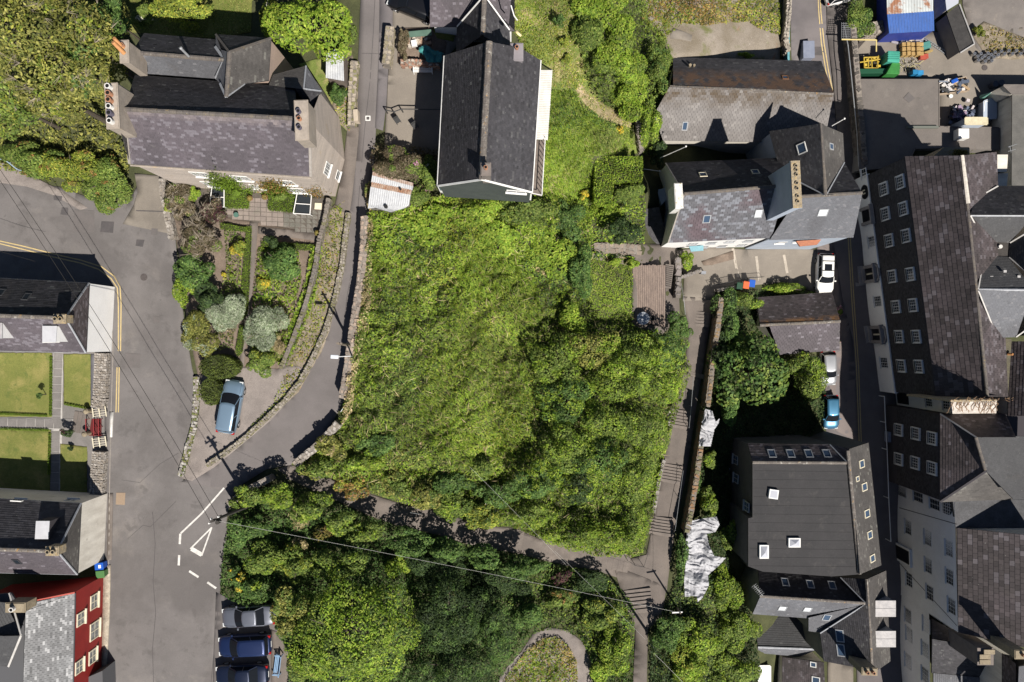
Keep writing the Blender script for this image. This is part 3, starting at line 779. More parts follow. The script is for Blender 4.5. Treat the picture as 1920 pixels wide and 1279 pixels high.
    for sy in (-1, 1):
        for sx in (-1, 1):
            wh = MB(); x = sx*X*.62; wh.tube((x, sy*(W/2-.19), .31), (x, sy*(W/2-.0), .31), .32, .32, 16); o = wh.build('wheel', TYRE, root)
            rm = MB(); rm.tube((x, sy*(W/2-.02), .31), (x, sy*(W/2+.012), .31), .2, .19, 12); rm.build('rim', RIMM, o)
        q = MB(); q.fbox(Vector((.965*X, sy*W*.33, .62)), Vector((1,0,0)), Vector((0,1,0)), UPZ, -.18, .02, -.16, .16, -.04, .1); q.build('headlight', CLEARL, root)
        q = MB(); q.fbox(Vector((-.985*X, sy*W*.38, .8)), Vector((1,0,0)), Vector((0,1,0)), UPZ, -.03, .16, -.1, .1, -.1, .12); q.build('rear_light', REDL, root)
        q = MB(); q.box((r3-.22, sy*(W/2+.06), zb-.02), .14, .2, .13); q.build('wing_mirror', pm, root, bevel=.02)
    q = MB(); q.fbox(Vector((-X-.015, 0, .62)), Vector((1,0,0)), Vector((0,1,0)), UPZ, 0, .03, -.26, .26, -.06, .06); q.build('number_plate', PLATE, root)
    if rack:
        q = MB()
        for f in (.25, .72):
            x = r1+(r2-r1)*f; q.fbox(Vector((x, 0, zt+.09)), Vector((1,0,0)), Vector((0,1,0)), UPZ, -.035, .035, -wt-.04, wt+.04, 0, .04)
        for sy in (-1, 1): q.tube((r1, sy*wt*.98, zt+.08), (r2, sy*wt*.98, zt+.08), .022, .022, 5)
        q.build('roof_rack', BLACKP, root)
    return root
# ------------------------------------------------------------------ small builders
WOOD = mat('grey_timber', (.2,.165,.14), (.14,.115,.1), 3, .85, fine=(12,.15)); METALG = mat('galvanised', (.42,.43,.44), (.33,.34,.35), 3, .45, metal=.5)
def bench(label, px, py, rz, L, m, group=None):
    c = PG(px, py, .05); root = thing('park_bench', label, 'bench', c, group, world=False, rz=math.radians(rz))
    for i in range(4): q = MB(); q.box((0, -.18+i*.125, .43), L, .095, .03); q.build('seat_slat', m, root, bevel=.008)
    for i in range(3): q = MB(); q.fbox(Vector((0, .33+i*.02, .56+i*.13)), Vector((1,0,0)), Vector((0,.2,1)).normalized(), Vector((0,-1,.2)).normalized(), -L/2, L/2, 0, .09, 0, .03); q.build('back_slat', m, root)
    for sx in (-1, 1):
        for y, h in ((-.22, .62), (.32, .88)): q = MB(); q.box((sx*(L/2-.06), y, 0), .07, .07, h); q.build('leg', m, root)
        q = MB(); q.box((sx*(L/2-.06), .04, .6), .08, .62, .04); q.build('armrest', m, root)
    return root
def bin_(label, px, py, rz, body, lid, group=None, sticker=False, up=0.0, big=1.0):
    c = PG(px, py, .05+up); root = thing('wheelie_bin', label, 'bin', c, group, world=False, rz=math.radians(rz))
    q = MB(); a = [(-.22,-.24,.08),(.22,-.24,.08),(.22,.24,.08),(-.22,.24,.08)]; b = [(-.28,-.33,.98),(.28,-.33,.98),(.28,.33,.98),(-.28,.33,.98)]
    a = [tuple(x*big for x in p) for p in a]; b = [tuple(x*big for x in p) for p in b]
    q.v += a+b
    for f in ((3,2,1,0),(0,1,5,4),(1,2,6,5),(2,3,7,6),(3,0,4,7)): q.f.append(f); q.c.append(None)
    q.build('tub', body, root)
    q = MB(); q.box((0,0,.98*big), .62*big, .74*big, .05*big); l = q.build('lid', lid, root, bevel=.02)
    q = MB(); q.tube((-.28*big,.4*big,.95*big), (.28*big,.4*big,.95*big), .02, .02, 6); q.build('handle', body, root)
    for sx in (-1, 1): q = MB(); q.tube((sx*.26*big,.27*big,.1), (sx*.31*big,.27*big,.1), .1, .1, 10); q.build('wheel', TYRE, root)
    if sticker: q = MB(); q.box((-.02,-.05,.98*big+.05*big), .28, .22, .004); q.build('sticker', WHITE, l)
    return root
def prop(name, label, cat, px, py, up=0.0, rz=0.0, group=None, z=None):
    c = PG(px, py, up) if z is None else P(px, py, z)
    return thing(name, label, cat, c, group, world=False, rz=math.radians(rz))
def corrugated(name, pts, m, parent=None, pitch=.1, amp=.022, thick=None, along=None, label=None, kind=None, cat=None, sheets=None, lean=0):
    """corrugated sheeting over the quad pts=(px,py,z)*4 in order a,b,c,d; waves cross the direction a->b, run a->d"""
    a, b, c, d = [P(*p) if not isinstance(p, Vector) else p for p in pts]
    n = max(8, int((b-a).length/pitch*4)); nr = (b-a).cross(d-a).normalized(); nr = nr if nr.z > 0 else -nr; mb = MB(); rows = 2
    for i in range(n+1):
        t = i/n; o = nr*(amp*math.cos(t*(b-a).length/pitch*2*math.pi))
        for j in range(rows+1): f = j/rows; mb.v.append(tuple((a+(b-a)*t)*(1-f)+(d+(c-d)*t)*f + o))
    for i in range(n):
        for j in range(rows): k = i*(rows+1)+j; mb.f.append((k, k+1, k+rows+2, k+rows+1)); mb.c.append(None)
    return mb.build(name, m, parent, label, kind, cat, smooth=True)
def wire(label, a, b, sag, r=.02, m=None, group=None):
    a = P(*a) if not isinstance(a, Vector) else a; b = P(*b) if not isinstance(b, Vector) else b; n = 20; mb = MB()
    q = [a+(b-a)*(i/n)-UPZ*(sag*4*(i/n)*(1-i/n)) for i in range(n+1)]; k = 0
    x = (b-a).cross(UPZ).normalized()*r; y = UPZ*r
    for p in q: mb.v += [tuple(p+x), tuple(p+y), tuple(p-x), tuple(p-y)]
    for i in range(n):
        for j in range(4): mb.f.append((i*4+j, i*4+(j+1)%4, i*4+4+(j+1)%4, i*4+4+j)); mb.c.append(None)
    o = (a+b)/2; return mb.build('overhead_cable', m or CABLE, None, label, None, 'cable', group, origin=(o.x, o.y, min(a.z, b.z)-sag))
CABLE = mat('black_cable', (.03,.028,.026), rough=.7); CABLEW = mat('pale_cable', (.55,.54,.5), rough=.6)
def rail(label, pts, hgt=1.0, m=None, bars=True, name='handrail', cat='railing', r=.022, gap=.14, up=0, group=None):
    q = [PG(x, y, up) if len(p_) == 2 else P(*p_) for p_ in pts for x, y in [p_[:2]]]
    root = thing(name, label, cat, q[0], group); mb = MB()
    for i in range(len(q)-1):
        a, b = q[i], q[i+1]; mb.tube(a+UPZ*hgt, b+UPZ*hgt, r, r, 6)
        if bars: mb.tube(a+UPZ*hgt*.15, b+UPZ*hgt*.15, r*.7, r*.7, 5)
    mb.build('top_rail', m or METALG, root)
    pm = MB()
    for p_ in q: pm.tube(p_-UPZ*.1, p_+UPZ*hgt, r*1.1, r*1.1, 6)
    pm.build('posts', m or METALG, root)
    if bars:
        bm_ = MB()
        for i in range(len(q)-1):
            a, b = q[i], q[i+1]; n = int((b-a).length/gap)
            for k in range(1, n): o = a+(b-a)*(k/n); bm_.tube(o+UPZ*hgt*.15, o+UPZ*hgt, .009, .009, 4, False)
        if bm_.f: bm_.build('bars', m or METALG, root, kind='stuff')
    return root
def flatroof(root, pts, z, m, zb, wm, lip=.15, name='roof', lipm=None):
    mb = MB(); top = [P(x, y, z) for x, y in pts]; mb.prism(top, .2); o = mb.build(name, m, root)
    walls(root, [(x, y, z) for x, y in pts], zb, wm, .05, .2)
    if lip:
        lm = MB(); n = len(top)
        for i in range(n):
            a, b = top[i], top[(i+1) % n]; d = (b-a); L = d.length; d.normalize(); s_ = d.cross(UPZ)
            lm.fbox(a, d, s_, UPZ, 0, L, -.09, .0, -.05, lip*.4)
        lm.build('parapet_edge', lipm or m, root)
    return o
# ================================================================== THE GROUND
ASPH = mat('road_asphalt', (.168,.154,.148), (.138,.127,.122), .35, .9, fine=(16,.10), spots=[(.22,.56,.66,(.205,.185,.17),.8),(.6,.56,.66,(.095,.087,.083),.55),(.12,.48,.6,(.108,.098,.094),.65),(2.5,.66,.72,(.08,.074,.07),.5)], bump=.3, bscale=40)
ASPH2 = mat('lane_asphalt', (.158,.142,.138), (.135,.122,.118), .5, .9, fine=(16,.09), spots=[(.8,.6,.7,(.15,.135,.13),.4)], bump=.3, bscale=40)
ASPH3 = mat('street_asphalt', (.16,.143,.143), (.13,.117,.117), .5, .9, fine=(16,.08), bump=.3, bscale=40)
PATCHD = mat('dark_asphalt_patch', (.095,.085,.085), (.075,.07,.07), 2, .9, fine=(16,.1)); PATCHM = mat('grey_asphalt_patch', (.14,.125,.12), (.12,.11,.105), 2, .9, fine=(16,.1))
CONC = mat('yard_concrete', (.225,.197,.165), (.18,.158,.134), .4, .9, fine=(12,.1), spots=[(.5,.58,.7,(.17,.148,.125),.6),(1.5,.62,.72,(.31,.275,.235),.4)], bump=.2)
CONC2 = mat('path_concrete', (.168,.142,.124), (.132,.113,.1), .7, .9, fine=(12,.12), spots=[(1.1,.58,.7,(.16,.14,.12),.5)], bump=.2)
SLAB = mat('grey_slab', (.19,.175,.165), (.15,.14,.13), 1.1, .88, fine=(12,.12), spots=[(1.6,.6,.7,(.25,.23,.2),.4)])
SOIL = mat('bed_soil', (.20,.155,.122), (.14,.108,.085), 1.2, .95, fine=(14,.25), spots=[(2.2,.6,.7,(.3,.22,.16),.5)], bump=.5)
EARTH = mat('green_brown_earth', (.075,.08,.035), (.05,.055,.025), .8, .95, fine=(9,.25), bump=.5)  # dark green-brown soil and grass of the base terrain
LAWN = mat('mown_lawn', (.155,.16,.042), (.125,.14,.034), .9, .95, fine=(11,.2), spots=[(.5,.5,.68,(.25,.215,.075),.75),(1.2,.56,.7,(.085,.115,.028),.7),(3,.62,.7,(.22,.2,.09),.4)], bump=.5, bscale=30)
ROUGHG = mat('rough_grass', (.17,.21,.05), (.12,.16,.035), .7, .95, fine=(9,.25), spots=[(.6,.5,.64,(.33,.27,.13),.8),(1.6,.6,.7,(.28,.2,.12),.6)], bump=.6, bscale=25)
GRAVEL = mat('gravel', (.25,.217,.196), (.19,.165,.15), .7, .95, fine=(18,.28), spots=[(1.2,.6,.7,(.18,.155,.14),.5)], bump=.6, bscale=30)
RUBBL = mat('stony_bank', (.27,.225,.17), (.17,.14,.10), 1.3, .95, fine=(12,.3), spots=[(1.6,.58,.66,(.12,.13,.045),.6),(2.4,.6,.68,(.40,.36,.3),.6),(1.1,.64,.7,(.27,.15,.06),.5)], bump=.8, bscale=18)
LOTM = mat('derelict_lot', (.26,.225,.185), (.18,.15,.11), .35, .95, fine=(12,.25), spots=[(.33,.55,.66,(.12,.13,.04),.9),(.28,.62,.7,(.26,.12,.06),.8),(2.4,.66,.72,(.5,.46,.4),.7)], bump=.5)
YEL = mat('yellow_line_paint', (.52,.40,.19), (.42,.33,.17), 3, .8, fine=(14,.12)); WLINE = mat('white_line_paint', (.66,.64,.6), (.5,.48,.45), 3, .8, fine=(14,.12))
KERB = mat('kerb_stone', (.3,.27,.24), (.22,.2,.18), 1.5, .9, fine=(10,.15)); TREADM = mat('step_concrete', (.185,.157,.137), (.145,.124,.11), 1.2, .9, fine=(10,.15))
# whole terrain, one sheet reaching well beyond the view
sp = 14.0
gx_, gy_ = np.meshgrid(np.arange(-400, 2401, sp), np.arange(-400, 1741, sp))
tz = G(gx_, gy_) - .02 ; tv = Pv(gx_, gy_, tz); ny_, nx_ = gx_.shape
# carry the outer rows far out so that the ground runs on
tv[0, :, 1] += 300; tv[-1, :, 1] -= 300; tv[:, 0, 0] -= 300; tv[:, -1, 0] += 300
ii = (np.arange(ny_-1)[:, None]*nx_ + np.arange(nx_-1)[None, :]).ravel()
fcs = np.stack([ii, ii+nx_, ii+nx_+1, ii+1], -1).ravel()
me = ngmesh('ground', tv.reshape(-1, 3), fcs, 4); me.polygons.foreach_set('use_smooth', [True]*len(me.polygons))
meshobj('ground', me, EARTH, None, None, 'structure')
ROADP = [(-380,340),(0,338),(60,345),(110,350),(160,368),(200,380),(240,376),(250,362),(256,350),(309,360),(318,400),(328,440),(336,520),(345,600),(360,690),(368,720),(372,790),(358,840),(338,888),(345,902),(372,893),(400,876),(440,850),(470,830),(600,838),(545,872),(500,880),(455,908),(432,935),(425,975),(425,1010),(416,1060),(412,1115),(408,1170),(402,1230),(400,1279),(398,1380),(-200,1400),(100,1300),(170,1290),(176,1180),(190,1050),(194,935),(196,850),(196,700),(196,600),(190,560),(160,545),(60,540),(-380,530)]
sheet('road', ROADP, ASPH, .05)
sheet('parking_area', [(405,1110),(440,1128),(520,1130),(520,1400),(396,1400),(400,1230)], PATCHM, .058)
sheet('lane', [(340,903),(380,882),(432,844),(472,806),(512,769),(552,729),(577,685),(596,655),(610,616),(624,556),(637,497),(644,428),(656,370),(668,300),(672,240),(668,180),(672,100),(676,0),(680,-200),(716,-200),(714,0),(713,60),(710,150),(705,240),(702,300),(697,340),(690,400),(686,450),(680,520),(668,590),(660,650),(656,700),(648,745),(625,790),(598,835),(545,872),(500,880),(455,908),(440,925)], ASPH2, .058)
sheet('lane_footway', [(714,-200),(738,-200),(736,60),(730,90),(724,200),(718,245),(703,240),(708,150),(711,60)], mat('footway_asphalt', (.15,.135,.138), (.125,.115,.117), .8, .9, fine=(16,.1)), .075)
sheet('road_verge', [(-380,300),(0,300),(60,330),(120,360),(165,390),(150,394),(100,366),(50,350),(0,343),(-380,345)], GRAVEL, .066)
sheet('driveway', [(252,325),(300,330),(312,362),(320,396),(326,440),(230,420),(250,385),(258,360)], CONC, .062)
sheet('driveway_joint', [(255,394),(318,396),(318,398),(255,396)], PATCHD, .072, skirt=0)
for nm, pl_, m_ in (('road_patch', [(140,393),(177,395),(176,436),(137,434)], PATCHM), ('road_patch', [(190,415),(214,416),(212,437),(188,435)], PATCHD), ('road_patch', [(116,389),(128,390),(127,404),(113,402)], PATCHD),
                    ('road_patch', [(100,366),(117,368),(115,377),(101,375)], PATCHD), ('road_patch', [(256,449),(271,450),(268,463),(254,461)], PATCHD), ('road_patch', [(287,593),(300,594),(299,606),(288,605)], PATCHM), ('road_patch', [(284,428),(296,429),(295,441),(283,440)], PATCHM),
                    ('road_patch', [(218,924),(235,924),(234,947),(217,946)], mat('tan_patch', (.27,.2,.14), rough=.9, fine=(12,.1))), ('road_patch', [(235,662),(263,664),(262,690),(236,689)], PATCHM), ('road_patch', [(1500,87),(1545,88),(1544,104),(1500,103)], PATCHD)):
    sheet(nm, pl_, m_, .068, skirt=0)
def line(name, path, wpx, m, lift=.074):
    for a, b in zip(path[:-1], path[1:]):
        d = Vector((b[0]-a[0], b[1]-a[1])); L = d.length; d /= L; s_ = Vector((-d.y, d.x))*wpx/2; e = d*.3
        sheet(name, [(a[0]-s_.x-e.x, a[1]-s_.y-e.y), (b[0]-s_.x+e.x, b[1]-s_.y+e.y), (b[0]+s_.x+e.x, b[1]+s_.y+e.y), (a[0]+s_.x-e.x, a[1]+s_.y-e.y)], m, lift, skirt=0)
yl = [(-100,440),(0,457),(45,468),(100,482),(150,493),(185,505),(208,522),(220,540),(222,570),(222,658)]
line('yellow_line', yl, 2.2, YEL); line('yellow_line', [(-100,435),(0,452),(45,462),(100,476),(152,488),(190,500),(214,518),(225,538),(227,570),(226,658)], 2.2, YEL)
line('yellow_line', [(219.5,689),(217.5,773)], 2.2, YEL); line('yellow_line', [(223.5,689),(222,773)], 2.2, YEL)
line('yellow_line', [(1532,-60),(1535,20),(1540,80),(1548,130),(1556,170)], 2, YEL); line('yellow_line', [(1536,-60),(1539,20),(1545,80),(1553,130),(1561,170)], 2, YEL)
line('yellow_line', [(1590,440),(1597,560),(1606,690),(1611,830)], 1.8, YEL); line('yellow_line', [(1594,440),(1601,560),(1610,690),(1615,830)], 1.8, YEL)
line('white_line', [(420,915),(378,963),(339,1000)], 3.2, WLINE); line('white_line', [(338,1001),(337,1020)], 4.2, WLINE); line('white_line', [(336,1041),(335,1060)], 4.2, WLINE)
line('white_line', [(355,1071),(372,1082)], 4.2, WLINE); line('white_line', [(389,1092),(405,1103)], 4.2, WLINE)
line('give_way_triangle', [(397,989),(357,1029)], 2.8, WLINE); line('give_way_triangle', [(397,989),(378,1042)], 2.8, WLINE); line('give_way_triangle', [(359,1029),(378,1040)], 8, WLINE, .078)
for x, y in ((270,520),(1846,127)):
    mb = MB(); c = PG(x, y, .05); mb.tube(c, c+UPZ*.045, .3, .3, 20); mb.tube(c+UPZ*.045, c+UPZ*.05, .24, .24, 20); mb.build('manhole_cover', mat('cast_iron', (.1,.085,.08), (.07,.06,.058), 8, .6, fine=(20,.2)), None, 'round dark iron manhole cover set in the %s' % ('junction asphalt' if x < 1000 else 'yard concrete beside the kegs'), cat='manhole', origin=c)
mb = MB(); c = PG(690,222,.05); mb.box(c, .42, .42, .04, 0); mb.cc = None; mb.build('access_cover', WHITE, None, 'small white-rimmed square access cover in the lane', cat='manhole', origin=c)
c0 = c; mb = MB(); mb.box(c0+UPZ*.041, .26, .26, .004); o = mb.build('cover_plate', PATCHD, bpy.data.objects['access_cover'])
o.matrix_parent_inverse = Matrix.Translation(-c0)
line('road_crack', [(286,960),(291,1020),(287,1090),(292,1150),(286,1215),(288,1290)], 1.1, PATCHD, .06)
line('road_crack', [(228,900),(262,905),(300,870),(334,850)], .7, PATCHD, .06)
line('road_crack', [(395,1290),(402,1210),(408,1150),(411,1110)], 1.2, PATCHD, .063)
line('road_crack', [(240,1010),(268,985),(282,988),(330,940)], .7, PATCHD, .06)
line('kerb_edge', [(207,560),(212,660),(208,780),(205,935),(204,1050),(201,1180),(196,1290)], 1.6, KERB, .10)
# central expansion seam of the lane
line('lane_seam', [(703,0),(700,60),(694,150),(684,240),(676,330),(668,430),(661,500),(650,560),(640,640)], 1.1, PATCHD, .066)
line('lane_seam', [(679,100),(716,101)], 1.1, PATCHD, .066)
# pavements and kerbs by the left houses
sheet('pavement', [(192,1060),(207,1060),(206,1130),(203,1200),(196,1290),(196,1400),(180,1400),(186,1290),(192,1180)], mat('pavement_stone', (.42,.36,.28), (.3,.26,.21), 2.2, .9, fine=(9,.25)), .15)
sheet('pavement', [(205,773),(212,773),(210,820),(206,820)], WLINE, .15)
sheet('pavement', [(203,925),(212,925),(209,1050),(200,1050)], CONC2, .10)
sheet('parking_gravel', [(366,703),(440,698),(455,688),(520,692),(545,684),(572,690),(551,740),(508,788),(458,830),(402,876),(360,902),(336,896),(350,850),(362,800),(367,750)], GRAVEL, .065)
sheet('bench_strip', [(508,1180),(522,1185),(545,1205),(548,1400),(508,1400)], CONC2, .07)
# left gardens
for pl_ in ([(-300,660),(97,662),(97,782),(-300,778)], [(119,664),(170,664),(170,766),(140,764),(119,758)], [(-300,804),(95,806),(93,925),(-300,925)], [(113,832),(163,838),(163,925),(112,925)]):
    sheet('lawn', pl_, LAWN, .06, step=6.0, wob=.7)
sheet('garden_ground', [(-300,654),(205,660),(205,790),(196,930),(-300,945)], SLAB, .02)
sheet('garden_ground', [(-300,920),(165,925),(165,946),(-300,944)], LAWN, .05)
# garden path slabs: each a piece
def slabs(name, a, b, wpx, n, m, lift=.07, gap=.8, jit=.012, parent=None):
    for i in range(n):
        t0, t1 = i/n, (i+1)/n; ax, ay = a[0]+(b[0]-a[0])*t0, a[1]+(b[1]-a[1])*t0; bx, by = a[0]+(b[0]-a[0])*t1, a[1]+(b[1]-a[1])*t1
        L = math.hypot(bx-ax, by-ay); dx, dy = (bx-ax)/L, (by-ay)/L; px_, py_ = -dy*wpx/2, dx*wpx/2; e = gap/2
        q = [(ax+px_+dx*e, ay+py_+dy*e), (bx+px_-dx*e, by+py_-dy*e), (bx-px_-dx*e, by-py_-dy*e), (ax-px_+dx*e, ay-py_+dy*e)]
        z = g((ax+bx)/2, (ay+by)/2)+lift+R.uniform(-jit, jit); mb = MB(); mb.prism([P(x, y, z) for x, y in q], .08)
        o = mb.build(name, m, parent, kind=None if parent else 'structure', bevel=.008)
slab_root = sheet('garden_path', [(99,660),(118,660),(115,925),(94,925)], mat('joint_mortar', (.42,.4,.37), (.34,.32,.3), 3, .9), .055)
slabs('slab', (109,662), (105,795), 16, 9, SLAB, .075, parent=slab_root); slabs('slab', (104,808), (102,925), 16, 6, SLAB, .075, parent=slab_root)
slab_root = sheet('garden_path', [(-60,780),(140,786),(140,805),(-60,802)], MATS['joint_mortar'], .058)
slabs('slab', (-55,791), (135,796), 17, 11, SLAB, .078, parent=slab_root)
slabs('step_slab', (136,790), (170,796), 40, 4, CONC2, .10, gap=1.4)
sheet('garden_border', [(170,664),(184,664),(184,766),(176,770),(170,766)], mat('slate_path', (.16,.155,.165), (.13,.125,.135), 1, .8, fine=(12,.1)), .09)
# big house garden
sheet('garden_beds', [(318,395),(420,405),(600,440),(596,470),(590,540),(565,600),(530,690),(455,705),(372,712),(350,600),(336,480)], SOIL, .03)
sheet('patio_base', [(316,335),(380,345),(460,352),(600,362),(620,368),(606,440),(420,406),(330,400)], mat('patio_joints', (.12,.10,.085), (.09,.08,.065), 2, .95, fine=(9,.2)), .05)
FLAG = mat('flagstone', (.27,.225,.195), (.215,.18,.16), 1.3, .9, fine=(11,.13), spots=[(1.4,.58,.7,(.17,.165,.13),.5)])
FLAGD = mat('dark_flagstone', (.175,.16,.14), (.13,.125,.105), 1.3, .9, fine=(11,.2), spots=[(1.9,.55,.65,(.27,.26,.21),.5)])
nf = 0
fr_ = bpy.data.objects['patio_base']
for r in range(9):
    for k in range(18):
        x = 418+k*10.8+(R.uniform(-.4, .4)); y = 372+r*8.6+k*.55
        if not inpoly(np.array([x]), np.array([y]), [(420,405),(424,374),(470,352),(500,352),(500,372),(535,396),(600,398),(608,400),(602,436),(500,424),(470,412)])[0]: continue
        z = g(x, y)+.065+R.uniform(-.01, .01); mb = MB(); mb.prism([P(x-5, y-3.9, z), P(x+5, y-3.7, z), P(x+4.9, y+4, z), P(x-5, y+3.8, z)], .07)
        mb.build('flagstone', FLAGD if x > 528 else FLAG, fr_, bevel=.01); nf += 1
sheet('garden_walk', [(468,415),(484,417),(480,470),(474,540),(466,600),(456,700),(446,700),(458,600),(462,520)], CONC2, .055)
sheet('garden_walk', [(484,424),(600,438),(597,452),(484,438)], CONC2, .052)
sheet('bank', [(610,400),(640,372),(656,380),(652,430),(645,500),(632,560),(618,620),(603,660),(585,690),(560,735),(530,762),(500,790),(460,822),(455,815),(500,775),(535,730),(530,700),(566,600),(590,540),(598,470)], RUBBL, .06)
sheet('bank', [(622,200),(648,110),(660,100),(672,150),(668,260),(655,250),(625,215)], RUBBL, .06)
sheet('footpath_by_gable', [(628,384),(640,330),(652,235),(674,238),(668,300),(660,370),(655,404),(640,396)], CONC2, .07)
# top-left garden
sheet('lawn', [(200,-200),(480,-200),(470,60),(400,72),(240,60),(225,20)], LAWN, .04)
sheet('rough_grass', [(560,120),(660,90),(655,250),(620,215),(590,160)], ROUGHG, .05)
# courtyard by the middle house
sheet('courtyard', [(738,-200),(880,-200),(880,60),(835,110),(832,290),(720,290),(722,245),(728,140),(735,60)], CONC, .07)
sheet('courtyard_bed', [(748,52),(812,50),(838,80),(832,116),(744,118)], SOIL, .09)
sheet('lawn', [(808,50),(858,52),(850,78),(820,72)], LAWN, .11)
# right-hand garden of the middle house
sheet('garden_lawn', [(962,-200),(1080,-200),(1075,20),(1098,130),(1125,200),(1190,235),(1196,290),(1112,292),(1080,400),(1000,372),(1015,265),(1036,130),(1000,110),(962,60)], ROUGHG, .04)
sheet('bare_bank', [(1086,150),(1100,175),(1150,205),(1188,232),(1180,240),(1130,222),(1098,196),(1080,170)], wob=1.5, step=7, m=mat('dry_soil', (.4,.31,.2), (.22,.2,.09), 1.3, .95, fine=(12,.35)), lift=.10)
# derelict lot, top
sheet('derelict_lot', [(1190,-200),(1470,-200),(1464,60),(1462,112),(1255,108),(1240,60),(1205,40)], LOTM, .04)
sheet('concrete_pad', [(1262,52),(1298,66),(1296,78),(1255,72)], CONC, .07, wob=1)
# streets on the right
sheet('street', [(1477,-200),(1545,-200),(1550,60),(1560,150),(1575,300),(1640,370),(1672,560),(1690,720),(1710,900),(1715,1060),(1720,1400),(1610,1400),(1600,1000),(1560,850),(1545,790),(1548,660),(1556,560),(1556,470),(1532,455),(1520,445),(1560,300),(1530,200),(1484,110)], ASPH3, .05)
sheet('street_footway', [(1545,-200),(1600,-200),(1604,150),(1612,350),(1600,360),(1575,300),(1562,150),(1551,60)], mat('dark_footway', (.12,.105,.1), (.095,.085,.08), 1, .9, fine=(12,.15)), .12)
sheet('parking_strip', [(1532,455),(1562,450),(1580,560),(1600,640),(1612,830),(1550,800),(1545,660),(1530,560)], mat('parking_tarmac', (.19,.16,.15), (.165,.138,.13), .8, .9, fine=(16,.08)), .06)
sheet('works_yard', [(1590,80),(1665,60),(1760,60),(1790,20),(1850,60),(2300,0),(2300,180),(1860,200),(1860,260),(1760,250),(1762,150),(1600,150)], CONC, .05)
sheet('upper_yard', [(1800,-200),(2300,-200),(2300,60),(1900,90),(1850,108),(1830,90),(1805,10)], mat('yard_tarmac', (.19,.17,.155), (.15,.135,.125), .7, .9, fine=(14,.12), spots=[(.9,.6,.7,(.28,.24,.2),.5)]), .06)
sheet('yard_bank', [(1820,60),(1845,40),(1920,70),(2100,50),(2100,90),(1900,112),(1850,108)], RUBBL, .09)
# entrance court of the white house
COURT = [(1268,470),(1330,462),(1400,468),(1470,462),(1530,468),(1556,560),(1530,548),(1470,530),(1420,534),(1376,540),(1342,545),(1338,562),(1280,565),(1283,520)]
sheet('entrance_court', COURT, CONC, .05)
sheet('court_bed', [(1315,490),(1375,470),(1376,486),(1335,497),(1320,498)], SOIL, .10)
for x0, y0, x1, y1 in ((1374,466,1384,520),(1418,481,1424,526),(1470,478,1476,512)): line('paving_strip', [(x0,y0),(x1,y1)], 5, mat('pale_setts', (.42,.37,.31), (.34,.3,.25), 2, .9, fine=(12,.15)), .066)
sheet('stepped_path', [(1280,556),(1340,560),(1332,600),(1318,690),(1306,760),(1296,830),(1285,900),(1268,980),(1256,1060),(1250,1110),(1215,1110),(1196,1096),(1130,1074),(1060,1060),(1000,1046),(950,1034),(890,1024),(800,998),(740,984),(690,966),(630,938),(560,908),(520,880),(545,872),(610,895),(690,925),(760,948),(800,952),(900,985),(960,990),(1040,1022),(1110,1044),(1180,1048),(1212,1040),(1228,960),(1240,880),(1258,790),(1282,700),(1292,620)], CONC2, .045, step=12)
sheet('stepped_path', [(1150,1060),(1215,1085),(1250,1100),(1240,1160),(1215,1180),(1210,1400),(1180,1400),(1192,1180),(1170,1130)], CONC2, .052)
sheet('deck_ground', [(1108,455),(1270,458),(1275,600),(1240,628),(1185,610),(1186,500),(1110,485)], CONC2, .03)
sheet('gravel_loop', [(978,1222),(1000,1186),(1030,1176),(1065,1182),(1092,1203),(1108,1240),(1114,1400),(930,1400),(936,1270),(960,1240)], GRAVEL, .05)
sheet('yard_pad', [(1552,1236),(1600,1250),(1600,1340),(1552,1340)], CONC, .06)
# ------------------------------------------------------------------ steps: every tread its own piece
def steps(label, a, b, wpx, n, rise, m=TREADM, name='stone_steps', skew=0, z0=None, zdir=1, up=.0):
    """flight from photo point a to b; width wpx; rises rise per tread along a->b times zdir"""
    za = g(*a) if z0 is None else z0; zq = g(*b) if z0 is None else z0+rise*n*zdir; c = P(a[0], a[1], za); root = thing(name, label, 'steps', c)
    L = math.hypot(b[0]-a[0], b[1]-a[1]); dx, dy = (b[0]-a[0])/L, (b[1]-a[1])/L; px_, py_ = -dy*wpx/2, dx*wpx/2
    for i in range(n):
        t0, t1 = i/n, (i+1.0)/n; ax, ay = a[0]+(b[0]-a[0])*t0, a[1]+(b[1]-a[1])*t0; bx, by = a[0]+(b[0]-a[0])*t1, a[1]+(b[1]-a[1])*t1
        z = za + (zq-za)*((i+1 if zq > za else i)/n) + .07 + up; mb = MB()
        q = [(ax+px_, ay+py_+skew), (bx+px_, by+py_+skew), (bx-px_, by-py_-skew), (ax-px_, ay-py_-skew)]
        mb.prism([P(x, y, z) for x, y in q], .5); mb.build('step', m, root, bevel=.012)
    return root
steps('broad concrete flight of steps nearest the entrance court', (1311,584), (1308,612), 40, 5, .17, up=.0)
steps('short pair of steps where the shrubs overhang the stepped path', (1301,698), (1299,706), 42, 2, .15)
steps('flight of steps on the stepped path beside the small tarpaulin', (1272,768), (1266,802), 44, 6, .17)
steps('second lowest sunny flight of the stepped path, beside the stone kerb', (1259,871), (1253,905), 44, 6, .17)
steps('lowest sunny flight of steps just above the path junction', (1242,970), (1237,1004), 42, 6, .17)
steps('narrow shaded flight of steps under the path junction', (1195,1105), (1200,1150), 50, 6, .16)
steps('three shaded steps halfway down the long sloping path', (768,962), (786,968), 30, 3, -.16, skew=0)
steps('shaded flight of steps at the right end of the sloping path hedge', (872,990), (916,1004), 32, 7, -.15)
steps('long shallow steps at the top of the sloping path by the road', (540,886), (612,910), 24, 9, -.10)
